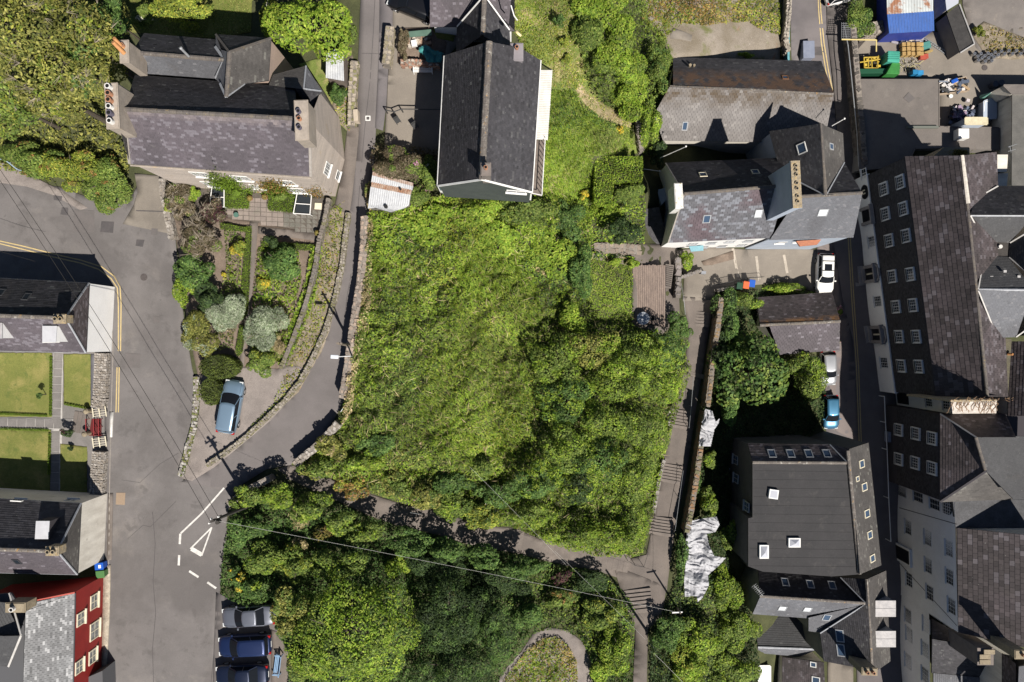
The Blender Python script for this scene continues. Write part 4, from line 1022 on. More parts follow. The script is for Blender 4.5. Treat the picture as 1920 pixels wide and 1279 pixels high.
steps('shallow steps of the sloping path before the junction', (960,1008), (1180,1058), 34, 22, -.05, up=.06)
steps('narrow timber and stone steps beside the wooden deck', (1250,540), (1256,496), 16, 12, -.13, z0=-8.6, up=.2)
steps('steps of the sloping path between reddish shrub and hedge', (676,938), (704,948), 24, 5, -.13)
# ================================================================== BUILDINGS
ROUGHC = mat('grey_roughcast', (.50,.43,.37), (.40,.345,.30), .6, .92, fine=(12,.16), spots=[(.5,.6,.72,(.42,.33,.22),.5),(1.3,.62,.72,(.22,.2,.18),.4)], bump=.4, bscale=30, streak=(.6,.6,3))
WHITER = mat('white_render', (.86,.85,.83), (.80,.79,.77), .8, .85, fine=(9,.05), spots=[(.9,.66,.75,(.5,.46,.4),.3)])
DIRTYW = mat('stained_white_render', (.70,.66,.58), (.55,.51,.44), .9, .85, fine=(9,.08), spots=[(1.1,.6,.7,(.33,.29,.24),.5)], streak=(.4,1.6,.4))
REDR = mat('red_painted_render', (.25,.020,.017), (.21,.017,.015), .7, .6, fine=(8,.06))
BLUEW = mat('pale_blue_shade_render', (.42,.47,.55), (.36,.41,.48), .8, .85)  # blue shade of white render put in the colour; plain blue on the store
SLATEH = mat('dark_wall_base', (.05,.045,.05), rough=.9); FELT = mat('roofing_felt', (.044,.042,.043), (.035,.034,.035), .5, .85, fine=(12,.15), spots=[(.7,.58,.68,(.07,.065,.062),.5),(5,.7,.73,(.2,.19,.17),.6)])
FELTG = mat('flat_roof_screed', (.17,.15,.135), (.135,.12,.11), .4, .9, fine=(12,.12), spots=[(.5,.58,.66,(.20,.18,.16),.5),(1.6,.62,.68,(.11,.1,.09),.5)])
BRICK = mat('tan_stone', (.30,.25,.17), (.22,.18,.125), 1.5, .9, fine=(9,.2)); BRICKR = mat('lichened_capping', (.34,.28,.19), (.24,.2,.145), 5, .9, fine=(9,.3), spots=[(4,.55,.6,(.45,.3,.1),.5)])
TILEB = mat('dark_gable_slates', (.075,.085,.085), (.06,.068,.07), 1, .7, fine=(10,.2), bump=.3)
GREENC = mat('corroded_sheet', (.33,.31,.29), (.25,.23,.22), 1.2, .6, fine=(9,.15))

# --- big house, upper left --------------------------------------------------
b = thing('manor_house', 'large grey roughcast house with purple slate roofs and two long chimney stacks', 'house', PG(420,240))
E, RZ = 10.2, 13.9
pl = roof(b, [(243,307,E),(583,331,E),(580,226,RZ),(233,205,RZ)], 'purple', .30, .19, seed=1, moss=((.2,.17,.17),.82,1.0,.6))
MS = pl
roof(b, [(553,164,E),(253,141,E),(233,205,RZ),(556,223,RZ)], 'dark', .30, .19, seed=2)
ridge(b, (233,204.5,RZ+.05), (554,222,RZ+.05))
for a_, c_ in (((583,331,E+.05),(580,226,RZ+.05)), ((243,307,E+.05),(233,205,RZ+.05))): hipline(b, a_, c_, mat('verge_mortar', (.36,.33,.3), (.28,.25,.22), 3, .9), .2, .05, 'verge')
w1 = walls(b, [(243,307,E),(583,331,E),(582,228,RZ-.1),(602,172,9.6),(575,124,9.6),(553,164,E),(253,141,E),(235,205,RZ-.1)], .5, ROUGHC, .12)
SW, EW = w1[0], w1[1]
# gable wall plane for the east side: eaves corner, ridge, foot
roof(b, [(405,147,9.7),(257,138,9.7),(247,98,11.9),(421,112,11.9)], 'grey', .28, .18, seed=3)
roof(b, [(270,63,9.7),(405,75,9.7),(421,112,11.9),(247,98,11.9)], 'dark', .28, .18, seed=4)
ridge(b, (247,98,11.95), (421,112,11.95))
walls(b, [(270,63,9.7),(405,75,9.7),(405,147,9.7),(257,138,9.7),(240,98,11.7)], 1, ROUGHC, .12)
roof(b, [(503,151,10.4),(508,72,10.4),(430,98,13.2),(424,182,13.2),(458,157)], 'lichen', .28, .18, seed=5)
roof(b, [(508,72,10.4),(405,65,10.4),(430,98,13.2)], 'dark', .28, .18, seed=6)
roof(b, [(405,65,10.4),(405,146,10.4),(430,98,13.2),(424,182,13.2),(413,157)][:1]+[(405,90,10.4),(430,98,13.2),(424,182),(413,157),(404,147),(421,112)], 'grey', .28, .18, seed=7)
ridge(b, (430,98,13.25), (424,182,13.25)); hipline(b, (508,72,10.5), (430,98,13.3), RIDGE); hipline(b, (405,65,10.5), (430,98,13.3), RIDGE)
hipline(b, (424,182,13.2), (458,157,12.0)); hipline(b, (413,157,12.1), (424,182,13.2)); hipline(b, (405,147,10.4), (421,112,12), w=.2)
hipline(b, (404,88,10.8), (421,112,12), w=.2)
walls(b, [(405,65,10.4),(508,72,10.4),(503,151,10.4),(458,158,10.4),(410,150,10.4)], 1, mat('pink_render', (.44,.33,.27), (.38,.29,.24), .8, .9, fine=(10,.1)), .1)
roof(b, [(574,124,9.7),(512,141,9.7),(504,160,10.2),(572,168,10.9)][:3]+[(572,168)], 'lichen', .28, .18, seed=8)
roof(b, [(602,171,9.6),(574,124,9.6),(570,167,10.9)], 'grey', .28, .18, seed=9)
roof(b, [(587,205,9.9),(602,171,9.6),(570,167,10.9)], 'dark', .28, .18, seed=10)
roof(b, [(504,160,10.2),(572,168,10.9),(588,205,9.9),(575,200),(553,166)], 'dark', .28, .18, seed=10)
hipline(b, (574,124,9.75), (570,167,10.95), w=.1); hipline(b, (602,171,9.65), (570,167,10.95), w=.1)
chimney(b, 209,198, 15.0, .80, 3.05, 12.3, 3, [(0,1.22,POTW),(0,.75,POT),(0,.3,POT),(0,-.15,POTW),(0,-.6,mat('blackened_pot',(.1,.09,.12),rough=.8)),(0,-1.15,POTW)], poth=.42, potr=.17)
roof(b, [(243,306,E+.05),(222,234,14.4),(232,205,RZ+.05)], 'lichen', .3, .2, seed=12)
mb = MB(); mb.prism([P(222,157,14.4),P(246,173,12.2),P(234,205,13.9),P(246,240,12.6),P(222,236,14.4)], 2.4); mb.build('chimney_shoulder', RENDER_G, b)
chimney(b, 232,96, 14.0, .55, 1.5, 11, 2, [(-.02,.35,POT)], poth=.25, potr=.14)
mb = MB(); a = P(233,100,14.0); mb.tube(a, a+Vector((-.35,.45,.9)), .15, .13, 10); a = P(231,90,14.0); mb.tube(a, a+Vector((-.2,.35,.9)), .14, .12, 10); mb.build('leaning_pots', mat('orange_pot', (.55,.27,.11), (.42,.2,.08), 4, .8), bpy.data.objects['chimney.001'])
chimney(b, 565,225, 15.2, .85, 2.65, 12.8, 2, [(-.12,.55,mat('blackened_pot',(.1,.09,.12))),(-.1,.05,POT),(-.12,-.55,mat('blackened_pot',(.1,.09,.12)))], poth=.28, potr=.14)
for x, y, w_, h_ in ((377,327,1.35,1.7),(453,334,1.35,1.7),(536,342,1.35,1.7)): window(b, SW, x, y, w_, h_, 4, 4, proud=.05)
for x, y, w_, h_ in ((397,345,1.3,1.9),(483,350,1.0,1.6),(558,357,1.3,1.9)): window(b, SW, x, y, w_, h_, 4, 4, proud=.05)
window(b, EW, 613,317, 1.0, 1.5, 4, 4, proud=.05); window(b, EW, 633,329, .8, 1.1, 1, 2, proud=.05)
q = MB(); a = P(243,308,E); c_ = P(583,332,E); q.tube(a-Vector((0,.05,.15)), c_-Vector((0,.05,.15)), .07, .07, 6); q.build('gutter', RENDER_G, b)
q = MB(); a = P(354,106,12.2); q.tube(a, a+Vector((-.25,.3,.7)), .09, .09, 8); q.tube(a+Vector((-.25,.3,.7)), a+Vector((-.3,.38,.8)), .12, .12, 8); q.build('flue', METALG, b)
# creeper on the front
for (x, y, n_, pal, rx) in ((425,345,2600,'box',26),(512,349,1500,'rust',30),(520,358,1500,'box',24),(590,362,450,'rust',22),(400,330,400,'mid',14),(455,360,1000,'box',26)):
    xs = NR.normal(x, rx*.5, n_); ys = y + (xs-x)*.1 + NR.normal(0, 7, n_)
    pts = np.array([tuple(SW.hit(a, c)) for a, c in zip(xs, ys)])
    pts += np.array(SW.n)[None, :]*np.abs(NR.normal(.12, .1, (n_, 1))); kk = pts[:, 2] > .7; pts = pts[kk]
    leafmesh('creeper', pts, np.tile(np.array(SW.n), (len(pts), 1))+NR.normal(0, .5, (len(pts), 3)), .17, leafcols(len(pts), pal), .6, b)

# --- long slate house, top centre -------------------------------------------
b = thing('gabled_house', 'long dark slate-roofed house with a lichened ridge and white eaves', 'house', PG(910,220))
E, RZ = 9.0, 12.6
roof(b, [(821,349,E),(834,104,E),(917,78,RZ),(903,337,RZ)], 'dark', .24, .2, seed=21, extra=None)
roof(b, [(1013,113,E),(997,361,E),(903,337,RZ),(917,78,RZ),(975,90)], 'darkn', .24, .2, seed=22)
ridge(b, (917,78,RZ+.05), (903,337,RZ+.05), .2, BRICKR0)
mb = MB(); mb.cc = None
for a_, c_ in (((821,349,E+.02),(903,337,RZ+.02)), ((997,361,E+.02),(903,337,RZ+.02))): hipline(b, a_, c_, WHITE, .14, .05, 'bargeboard')
q = MB(); q.tube(P(833,105,E-.05), P(820,349,E-.05), .06, .06, 6); q.build('gutter', WHITE, b)
q = MB(); q.tube(P(1014,113,E-.05), P(998,361,E-.05), .06, .06, 6); q.build('gutter', WHITE, b)
wg = walls(b, [(821,349,E),(903,337,RZ),(997,361,E),(1013,113,E),(917,80,RZ),(834,104,E)], [3.8]*6, TILEB, .15)
w2 = walls(b, [(821,349,4.4),(997,361,4.4),(1013,113,4.4),(834,104,4.4)], 1.0, WHITER, -.05, 0)
window(b, wg[1], 968,359, 1.5, .8, 2, 1, proud=.06)
roof(b, [(857,50,5.2),(806,50,5.2),(806,-70,8.9),(965,-70),(962,0),(905,-8)], 'purple', .26, .2, seed=23)
roof(b, [(965,58,5.2),(953,58,5.2),(965,-70,8.9),(905,-8)], 'purple', .26, .2, seed=24)
roof(b, [(856,100,5.6),(857,50,5.6),(908,-6,8.4),(905,66,8.4)], 'dark', .24, .2, seed=25)
roof(b, [(955,56,5.6),(957,104,5.6),(905,66,8.4),(908,-6,8.4)], 'darkn', .24, .2, seed=26)
ridge(b, (908,-6,8.45), (905,66,8.45), .16, BRICKR0); hipline(b, (857,50,5.7), (906,-6,8.5), WHITE, .1, .04); hipline(b, (955,56,5.7), (910,-6,8.5), WHITE, .1, .04)
walls(b, [(806,50,5.2),(965,58,5.2),(965,-120,5.2),(806,-120,5.2)], 2, WHITER, .4); walls(b, [(857,45,5.6),(955,45,5.6),(957,106,5.6),(856,102,5.6)], 2, WHITER, .3)
chimney(b, 969,97, 11.0, .85, 1.2, 6, 0, [(0,.25)], m=mat('grey_stack', (.26,.24,.25), (.22,.2,.21), 2, .9), poth=.3)
chimney(b, 911,317, 14.0, .62, .8, 11, 0, [(0,.05,POT)], m=mat('dark_stack', (.2,.17,.15), (.15,.13,.12), 2, .9), poth=.35)
q = MB(); q.tube(P(964,30,9), P(958,10,9.4), .05, .05, 5); q.tube(P(964,30,9), P(970,38,8.6), .05, .05, 5); q.build('downpipe', WHITE, b)
q = MB(); q.cc = None; c_ = P(971,64,9.6); q.tube(c_, c_+Vector((.1,.1,.06)), .3, .28, 14); q.build('satellite_dish', mat('cream_dish', (.75,.62,.33), rough=.6), b)
CLEARC = mat('translucent_sheet', (.62,.6,.56), (.5,.48,.44), 1.2, .45, fine=(8,.08))
corrugated('lean_to_roof', [(1003,262,5.4),(1013,131,5.4),(1036,131,4.8),(1027,263,4.8)], CLEARC, b, .14, .03)
q = MB()
for x, y in ((1027,262),(1036,132),(1032,196)): q.tube(P(x-1, y, 4.8), PG(x-2, y), .05, .05, 6)
q.build('posts', WHITE, b)
q = MB(); q.prism([P(998,263,4.3),P(1022,263,4.3),P(1016,368,4.3),P(990,362,4.3)], .15); q.build('balcony_deck', WOOD, b)
q = MB()
for i in range(11):
    f = i/10; a = P(1022-6*f, 263+103*f, 4.3); q.tube(a, a+UPZ*1.0, .03, .03, 5)
q.tube(P(1022,263,5.3), P(1016,366,5.3), .04, .04, 6); q.tube(P(1016,366,5.3), P(996,362,5.3), .04, .04, 6); q.build('balcony_rail', WHITE, b)

# --- low stone barn, top right ---------------------------------------------
b = thing('stone_barn', 'long low barn with mossy rust-stained slates above a pale slate slope', 'barn', PG(1400,200))
E, RZ = -8.6, -5.4
roof(b, [(1540,115,E),(1262,108,E),(1262,162,RZ),(1563,174,RZ)], 'darkn', .30, .22, seed=31, moss=((.115,.07,.047),.3,1.2,.95))
roof(b, [(1243,263,E),(1545,268,E),(1563,176,RZ),(1255,163,RZ),(1226,215)], 'pale', .36, .26, single=300, seed=32, moss=((.085,.062,.04),.55,1.15,.62))
ridge(b, (1256,163,RZ+.05), (1563,175,RZ+.05), .14, BRICKR0)
walls(b, [(1243,263,E),(1545,268,E),(1563,176,RZ-.1),(1540,115,E),(1262,108,E),(1252,163,RZ-.1)], -17, DIRTYW, .2)
pl = roof_poly([(1243,263,E),(1545,268,E),(1563,176,RZ)])[0]; skylight(b, pl, 1284,236, .55, .9); 
pl = roof_poly([(1540,115,E),(1262,108,E),(1262,162,RZ)])[0]; skylight(b, pl, 1472,146, .6, .6, mat('rust_frame', (.2,.1,.05), rough=.8)); 
q = MB(); a = P(1293,124,-7.4); q.tube(a, a+UPZ*.35, .14, .14, 8); q.tube(a+Vector((.4,0,0)), a+Vector((.4,0,.3)), .12, .12, 8); q.build('roof_vent', BRICK, b)
# shadow-catching fence post on the roof is left to the poles

# --- white house with patchwork slates --------------------------------------
b = thing('white_townhouse', 'white rendered house with patchwork grey and purple slates and an ochre-topped chimney', 'house', PG(1390,380))
E, RZ = -6.2, -1.6
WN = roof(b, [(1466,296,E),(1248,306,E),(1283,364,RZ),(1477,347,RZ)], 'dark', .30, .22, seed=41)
WS = roof(b, [(1253,455,E),(1446,446,E),(1477,348,RZ),(1283,364,RZ)], 'mixed', .46, .27, single=300, seed=42)
ridge(b, (1283,363.5,RZ+.05), (1477,347.5,RZ+.05), .13)
for a_, c_ in (((1248,306,E+.02),(1283,364,RZ+.02)), ((1253,455,E+.02),(1283,364,RZ+.02))): hipline(b, a_, c_, mat('verge_mortar', (.36,.33,.3)), .12, .04, 'verge')
ww = walls(b, [(1253,455,E),(1446,446,E),(1477,348,RZ-.1),(1466,296,E),(1248,306,E),(1283,364,RZ-.1)], [-12.5,-16,-16,-15,-13,-12.5], WHITER, .14)
skylight(b, WN, 1318,328, .7, .8, CREAM); skylight(b, WN, 1416,323, .7, .8, CREAM); skylight(b, WS, 1325,410, .72, .95); skylight(b, WS, 1422,400, .72, .95, gm=mat('bright_blind', (.75,.78,.8), rough=.3))
chimney(b, 1273,367, -.2, .6, 2.1, -3.4, 3, [], m=mat('pale_stack', (.72,.71,.68), (.6,.58,.53), 2, .9, spots=[(2.5,.6,.65,(.4,.3,.08),.6)]))
rb = roof(b, [(1443,450,E),(1600,445,E),(1617,362,RZ-.4),(1497,369,RZ-.4)], 'grey', .26, .17, seed=43)
roof(b, [(1443,246,E+.6),(1500,369,RZ-.1),(1548,366,RZ),(1538,232,RZ)][:1]+[(1462,310,E+.6),(1548,366,RZ-.2),(1538,232),(1443,246)][0:0]+[(1466,330,E+.6),(1546,366,RZ-.2),(1538,232)], 'darkn', .28, .2, seed=44)
roof(b, [(1466,330,E+.6),(1497,369,RZ-.6),(1546,366,RZ-.2)], 'dark', .28, .2, seed=44)
re_ = roof(b, [(1583,305,E+1),(1580,250,E+1),(1538,232,RZ-.2),(1548,366,RZ-.2)], 'lichen', .28, .2, seed=45)
roof(b, [(1583,305,E+1),(1548,366,RZ-.2),(1616,361,RZ-.4)], 'dark', .28, .2, seed=46)
ridge(b, (1538,232,RZ), (1548,366,RZ), .14); ridge(b, (1497,368.5,RZ-.35), (1617,361.5,RZ-.35), .13); hipline(b, (1583,305,E+1.1), (1549,366,RZ-.1), w=.1); hipline(b, (1500,342,E+2.6), (1546,366,RZ-.1), w=.1)
wb_ = walls(b, [(1443,450,E),(1600,445,E),(1617,362,RZ-.6),(1583,305,E+.8),(1580,250,E+.8),(1538,234,RZ-.3),(1443,248,E+.4),(1466,330,E+.4)], -18, BLUEW, .12)
skylight(b, rb, 1543,398, .9, .85, gm=mat('bright_blind', (.75,.78,.8), rough=.3))
pw = roof_poly([(1443,246,E+.6),(1466,330,E+.6),(1546,366,RZ-.2)])[0]; skylight(b, pw, 1504,278, .95, 1.05, WHITE); skylight(b, re_, 1558,275, .6, .8)
o = chimney(b, 1493,346, 2.6, .72, 3.9, -7.5, 3, [(0,1.55),(0,1.2),(0,.8),(0,.1),(0,-.35),(0,-1.0),(0,-1.45)], m=BLUEW, poth=.14, potr=.13, potm=BRICKR)
q = MB(); c_ = P(1493,346,2.6); q.box(c_, .78, 4.0, .05, 3); q.build('capping', BRICKR, o)
for x, y in ((1300,457),(1335,455),(1370,452.5),(1405,451)): window(b, ww[0], x, y, .85, 1.2, 2, 3, fm=mat('grey_frame', (.33,.34,.35)), proud=.03)
for x, y in ((1320,462.5),(1355,461),(1392,459),(1425,457)): window(b, ww[0], x, y, .85, 1.3, 2, 3, fm=mat('grey_frame', (.33,.34,.35)), proud=.03)
for x, y in ((1465,455),(1500,453)): window(b, wb_[0], x, y, .9, 1.2, 2, 3, proud=.03)
q = MB(); q.prism([P(1292,462,-10.2),P(1319,460,-10.2),P(1319,470,-10.4),P(1296,472,-10.4)], .12); q.build('canopy', mat('teal_canopy', (.16,.33,.38), (.13,.28,.33), 3, .6), b)
q = MB(); q.prism([P(1493,452,-7.4),P(1540,449,-7.4),P(1532,459,-7.6),P(1500,462,-7.6)], .25); q.build('bay_roof', mat('terracotta_tile', (.38,.15,.08), (.3,.12,.07), 5, .8), b)
q = MB(); a = P(1445,447,E-.2); q.tube(a, P(1392,464,-15), .06, .06, 6); q.build('downpipe', SLATEH, b)
# dark lean-to on its left side
roof(b, [(1207,460,-10.3),(1252,456,-10.3),(1236,388,-8.6),(1208,392,-8.6)], 'darkn', .28, .2, seed=47)
walls(b, [(1207,460,-10.3),(1252,456,-10.3),(1236,388,-8.6),(1208,392,-8.6)], -13.5, BLUEW, .1)
walls(b, [(1232,356,-9.4),(1249,352,-9.4),(1251,372,-9.4),(1240,385,-9.4)], -13.5, BLUEW, 0, 0, cap=True)

# --- small slated store between the parked cars ------------------------------
b = thing('slate_hut', 'small outbuilding with mossy dark and purple slate slopes among the trees', 'outbuilding', PG(1505,610))
E, RZ = -14.0, -11.8
roof(b, [(1560,548,E),(1418,558,E),(1425,610,RZ),(1575,602,RZ)], 'brown', .30, .2, seed=51, moss=((.17,.09,.04),.75,1.1,1.2))
roof(b, [(1462,665,E),(1574,656,E),(1575,603,RZ),(1443,612,RZ)], 'purple', .38, .25, single=160, seed=52)
ridge(b, (1425,610,RZ+.05), (1576,602.5,RZ+.05), .13, BRICKR0); walls(b, [(1462,665,E),(1574,656,E),(1576,603,RZ-.1),(1560,548,E),(1418,558,E),(1432,611,RZ-.1)], -18.3, DIRTYW, .15)

# --- big dark felt roofed building -------------------------------------------
b = thing('felt_roofed_block', 'broad dark building with a seamed felt roof, roof lanterns and slated edges', 'building', PG(1500,950))
ZF = -4.2
mb = MB(); mb.prism([P(1411,866,ZF),P(1588,868,ZF),P(1612,1077,ZF),P(1560,1081,ZF),P(1430,1072,ZF),P(1403,1062,ZF),P(1403,972,ZF),P(1411,970,ZF)], .25); fr = mb.build('roof', FELT, b)
mb = MB()
for i in range(1, 13):
    y = 868+i*16.2; a = P(1412 if y < 970 else 1404, y-1, ZF); c_ = P(1588+(y-868)*.115, y+1, ZF); d = (c_-a); L = d.length; d.normalize(); mb.fbox(a, d, UPZ.cross(d), UPZ, .1, L-.1, -.025, .025, 0, .018)
mb.build('felt_seam', FELT, fr, kind='stuff')
rn = roof(b, [(1556,834,-5.9),(1402,832,-5.9),(1411,866,ZF+.05),(1588,867,ZF+.05)], 'brown', .28, .2, seed=61)
roof(b, [(1594,842,-6.2),(1556,834,-5.9),(1588,867,ZF+.05)], 'brown', .28, .2, seed=62)
re2 = roof(b, [(1652,1060,-6.7),(1628,830,-6.7),(1592,842,ZF+.1),(1612,1077,ZF+.1)], 'lichen', .28, .2, seed=63)
ridge(b, (1411,867,ZF+.1), (1588,868,ZF+.1), .12, BRICKR0); ridge(b, (1590,845,ZF+.15), (1612,1077,ZF+.15), .14, BRICKR0); hipline(b, (1556,834,-5.8), (1588,867,ZF+.12), w=.1)
wf = walls(b, [(1402,832,-6),(1556,834,-6),(1594,842,-6),(1628,830,-6.7),(1652,1060,-6.7),(1612,1079,ZF),(1560,1083,ZF),(1430,1072,ZF),(1403,1062,ZF),(1403,972,ZF),(1411,970,ZF),(1411,866,ZF)], -18.3, mat('dark_slate_wall', (.09,.085,.09), (.07,.068,.07), 1.2, .8, fine=(10,.2)), .1, .2)
walls(b, [(1403,975,-9),(1425,975,-9),(1425,1060,-9),(1403,1060,-9)], -18.3, mat('olive_render', (.2,.19,.15), (.15,.145,.12), .7, .9, fine=(9,.15)), -.15, 0)
for x, y in ((1447,851),(1482,851),(1516,851),(1550,851)): skylight(b, rn, x, y, .72, 1.0)
for x, y, w_, h_ in ((1615,870,.75,.95),(1607,898,.5,.6),(1620,913,.75,1.0),(1625,963,.75,1.0),(1630,1003,.75,.95),(1635,1047,.7,.95)): skylight(b, re2, x, y, w_, h_, CREAM)
def lantern(root, x, y, z, w_, d_, h_, rz=0, white=False):
    c_ = P(x, y, z+h_); c_.z = z; mb = MB(); a = math.radians(rz); u = Vector((math.cos(a), math.sin(a), 0)); v = Vector((-u.y, u.x, 0))
    mb.fbox(c_, u, v, UPZ, -w_/2, w_/2, -d_/2, d_/2, 0, h_); o = mb.build('roof_lantern', WHITE, root)
    q = MB(); t = c_+UPZ*(h_+.002); i = .1; p4 = [t+u*(sx*(w_/2-i))+v*(sy*(d_/2-i)) for sx, sy in ((-1,-1),(1,-1),(1,1),(-1,1))]; ap = t+UPZ*.28
    if white: q.poly(p4)
    else:
        for k in range(4): q.poly([p4[k], p4[(k+1)%4], ap])
    q.build('glazing', mat('lantern_glass', (.45,.46,.5), rough=.15, spec=.7), o)
    return o
lantern(b, 1451,927, ZF, .85, .85, .35, -8, True); lantern(b, 1490,1018, ZF, 1.1, .85, .3, 0); lantern(b, 1433,1035, ZF, .85, 1.25, .3, 0)
for x, y in ((1379,862),(1380,897),(1400,950)): window(b, wf[-1], x, y, .9, 1.5, 2, 2, fm=mat('grey_frame', (.33,.34,.35)), proud=.04, gm=SKYGLASS)
for x, y in ((1362,846),(1364,884)): window(b, wf[-1], x, y, .9, 1.5, 2, 2, fm=mat('grey_frame', (.33,.34,.35)), proud=.04, gm=SKYGLASS)
# --- slated range below it ----------------------------------------------------
b = thing('slated_range', 'L-shaped slated building with roof windows and two lead-topped dormers', 'building', PG(1540,1150))
E, RZ = -8.0, -5.6
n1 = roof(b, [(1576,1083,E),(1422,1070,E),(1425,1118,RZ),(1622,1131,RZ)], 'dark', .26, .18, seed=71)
s1 = roof(b, [(1411,1151,E),(1516,1159,E),(1622,1132,RZ),(1425,1119,RZ)], 'grey', .26, .18, seed=72)
s2 = roof(b, [(1516,1183,E-.6),(1540,1186,E-.6),(1623,1133,RZ-.1),(1516,1158)], 'grey', .26, .18, seed=73)
w3 = roof(b, [(1538,1187,E),(1545,1240,E),(1635,1257,RZ),(1625,1088,RZ),(1624,1131)], 'dark', .26, .18, seed=74)
roof(b, [(1576,1083,E+.4),(1625,1086,RZ-.2),(1624,1131,RZ)], 'dark', .26, .18, seed=75)
e3 = roof(b, [(1669,1240,E-.6),(1661,1070,E-.6),(1625,1086,RZ),(1638,1262,RZ)], 'lichen', .26, .18, seed=76)
ridge(b, (1425,1118,RZ+.05), (1622,1131,RZ+.05), .12, BRICKR0); ridge(b, (1625,1086,RZ+.05), (1636,1260,RZ+.05), .12, BRICKR0)
hipline(b, (1576,1083,E+.45), (1622,1130,RZ+.1), w=.1); hipline(b, (1538,1187,E+.1), (1624,1132,RZ+.1), w=.1)
walls(b, [(1422,1072,E),(1576,1083,E),(1625,1088,RZ-.3),(1661,1072,E-.6),(1669,1240,E-.6),(1638,1262,RZ-.2),(1545,1240,E),(1538,1187,E-.6),(1516,1183,E-.6),(1516,1158,E),(1411,1151,E),(1425,1118,RZ-.1)], -18.3, mat('olive_render', (.2,.19,.15)), .1)
for x, y in ((1472,1092),(1519,1096),(1560,1098)): skylight(b, n1, x, y, .7, .95)
for x, y in ((1467,1140),(1514,1142)): skylight(b, s1, x, y, .75, .8, gm=mat('bright_blind', (.75,.78,.8)))
skylight(b, s2, 1550,1157, .75, .9)
for x, y in ((1575,1192),(1577,1219)): skylight(b, w3, x, y, .75, 1.2, rot=90)
for y in (1141, 1198):
    c_ = P(1660, y, -6.6); q = MB(); q.box((c_.x, c_.y, -9.3), 1.75, 1.35, 2.7, 0); dm = q.build('dormer', mat('grey_frame', (.33,.34,.35)), b)
    q = MB(); q.box((c_.x, c_.y, -6.6), 1.95, 1.55, .07, 0); q.box((c_.x, c_.y, -6.53), 1.93, .04, .03, 0); q.build('lead_top', mat('dull_lead', (.42,.4,.39), (.32,.31,.31), 2.5, .55, fine=(8,.1)), dm)
chimney(b, 1631,1260, -3.6, 1.35, .6, -8, -2, [(-.3,0),(.25,0)], m=mat('tan_stone', (.42,.33,.2)), poth=.3, potr=.14)
q = MB(); c_ = P(1424,1108,-4.2); q.tube(c_-UPZ*1.5, c_, .025, .025, 5); q.tube(c_+Vector((-.5,.5,0)), c_+Vector((.35,-.5,0)), .015, .015, 4)
for i in range(7): a = c_+Vector((-.5+.12*i,.5-.14*i,0)); q.tube(a+Vector((-.22,-.16,0)), a+Vector((.22,.16,0)), .01, .01, 4)
q.build('television_aerial', METALG, b)
# --- small buildings under it --------------------------------------------------
b = thing('low_slate_annexe', 'low annexe with a plain grey slate slope beside the lime shrubs', 'outbuilding', PG(1470,1190))
roof(b, [(1532,1217,-12.6),(1512,1140,-14.4),(1412,1136,-14.4),(1421,1213,-12.6)][1:]+[(1532,1217)], 'tiles', .32, .22, seed=81)
roof(b, [(1421,1224,-13.4),(1500,1231,-13.4),(1532,1218,-12.6),(1421,1214)], 'grey', .32, .22, seed=82)
ridge(b, (1421,1213.5,-12.55), (1532,1217.5,-12.55), .1, LEAD); walls(b, [(1413,1153,-14),(1500,1157,-14),(1532,1218,-12.7),(1500,1231,-13.5),(1421,1224,-13.5)], -18.3, DIRTYW, .1)
b = thing('dark_back_range', 'dark slate roof with one small white-framed roof window at the bottom edge', 'building', PG(1500,1260))
o_ = roof(b, [(1467,1370,-13.5),(1467,1232,-13.5),(1545,1242,-11.5),(1550,1370)], 'brown', .3, .2, seed=83); walls(b, [(1467,1232,-13.5),(1545,1242,-11.6),(1550,1370,-11.6),(1467,1370,-13.5)], -18.3, DIRTYW, .1)
skylight(b, o_, 1525,1246, .55, .6, WHITE); skylight(b, o_, 1530,1278, 1.0, .8, WHITE)
b = thing('white_outhouse', 'flat white outhouse roof cut by the bottom edge near the lime shrubs', 'outbuilding', PG(1440,1270))
flatroof(b, [(1424,1249),(1444,1249),(1444,1340),(1420,1340)], -13.2, WHITER, -17, WHITER, .1)

# --- long hotel terrace on the right ------------------------------------------
b = thing('hotel_terrace', 'long three-storey terrace, white below and slate-hung above, with a broad purple-brown slate roof', 'building', PG(1730,520))
E, RZ, D = -6.0, -2.6, -18.2
roof(b, [(1697,293,E),(1756,748,E),(1852,744,RZ),(1802,292,RZ)], 'brown', .50, .42, single=300, seed=91)
roof(b, [(1890,744,E+.4),(1868,285,E+.4),(1802,292,RZ),(1852,744,RZ)], 'brown', .40, .3, seed=92)
ridge(b, (1802,292,RZ+.05), (1814,382,RZ+.05), .22, mat('white_ridge', (.62,.57,.5), (.5,.46,.4), 3, .8)); ridge(b, (1814,382,RZ+.05), (1852,744,RZ+.05), .12)
def P2(px, py, z): return P(px, py, z)
eN, eS = P(1697,293,E), P(1756,748,E)
mb = MB(); inn = Vector((.15, 0, 0))
def wallquad(mb, a, c, z0, z1, off):
    d = (c-a); d.z = 0; d.normalize(); n_ = Vector((d.y, -d.x, 0)); n_ = n_ if n_.x < 0 else -n_
    A = Vector((a.x, a.y, 0))+n_*off; C_ = Vector((c.x, c.y, 0))+n_*off
    mb.poly([A+UPZ*z0, C_+UPZ*z0, C_+UPZ*z1, A+UPZ*z1]); return Plane(A+UPZ*z0, C_+UPZ*z0, C_+UPZ*z1), n_
ZW = -14.0
upper = walls(b, [(1697,293,E),(1756,748,E),(1852,744,RZ-.1),(1890,744,E),(1868,285,E),(1802,292,RZ-.1)], D, SLATEH, .12)
UP = upper[0]
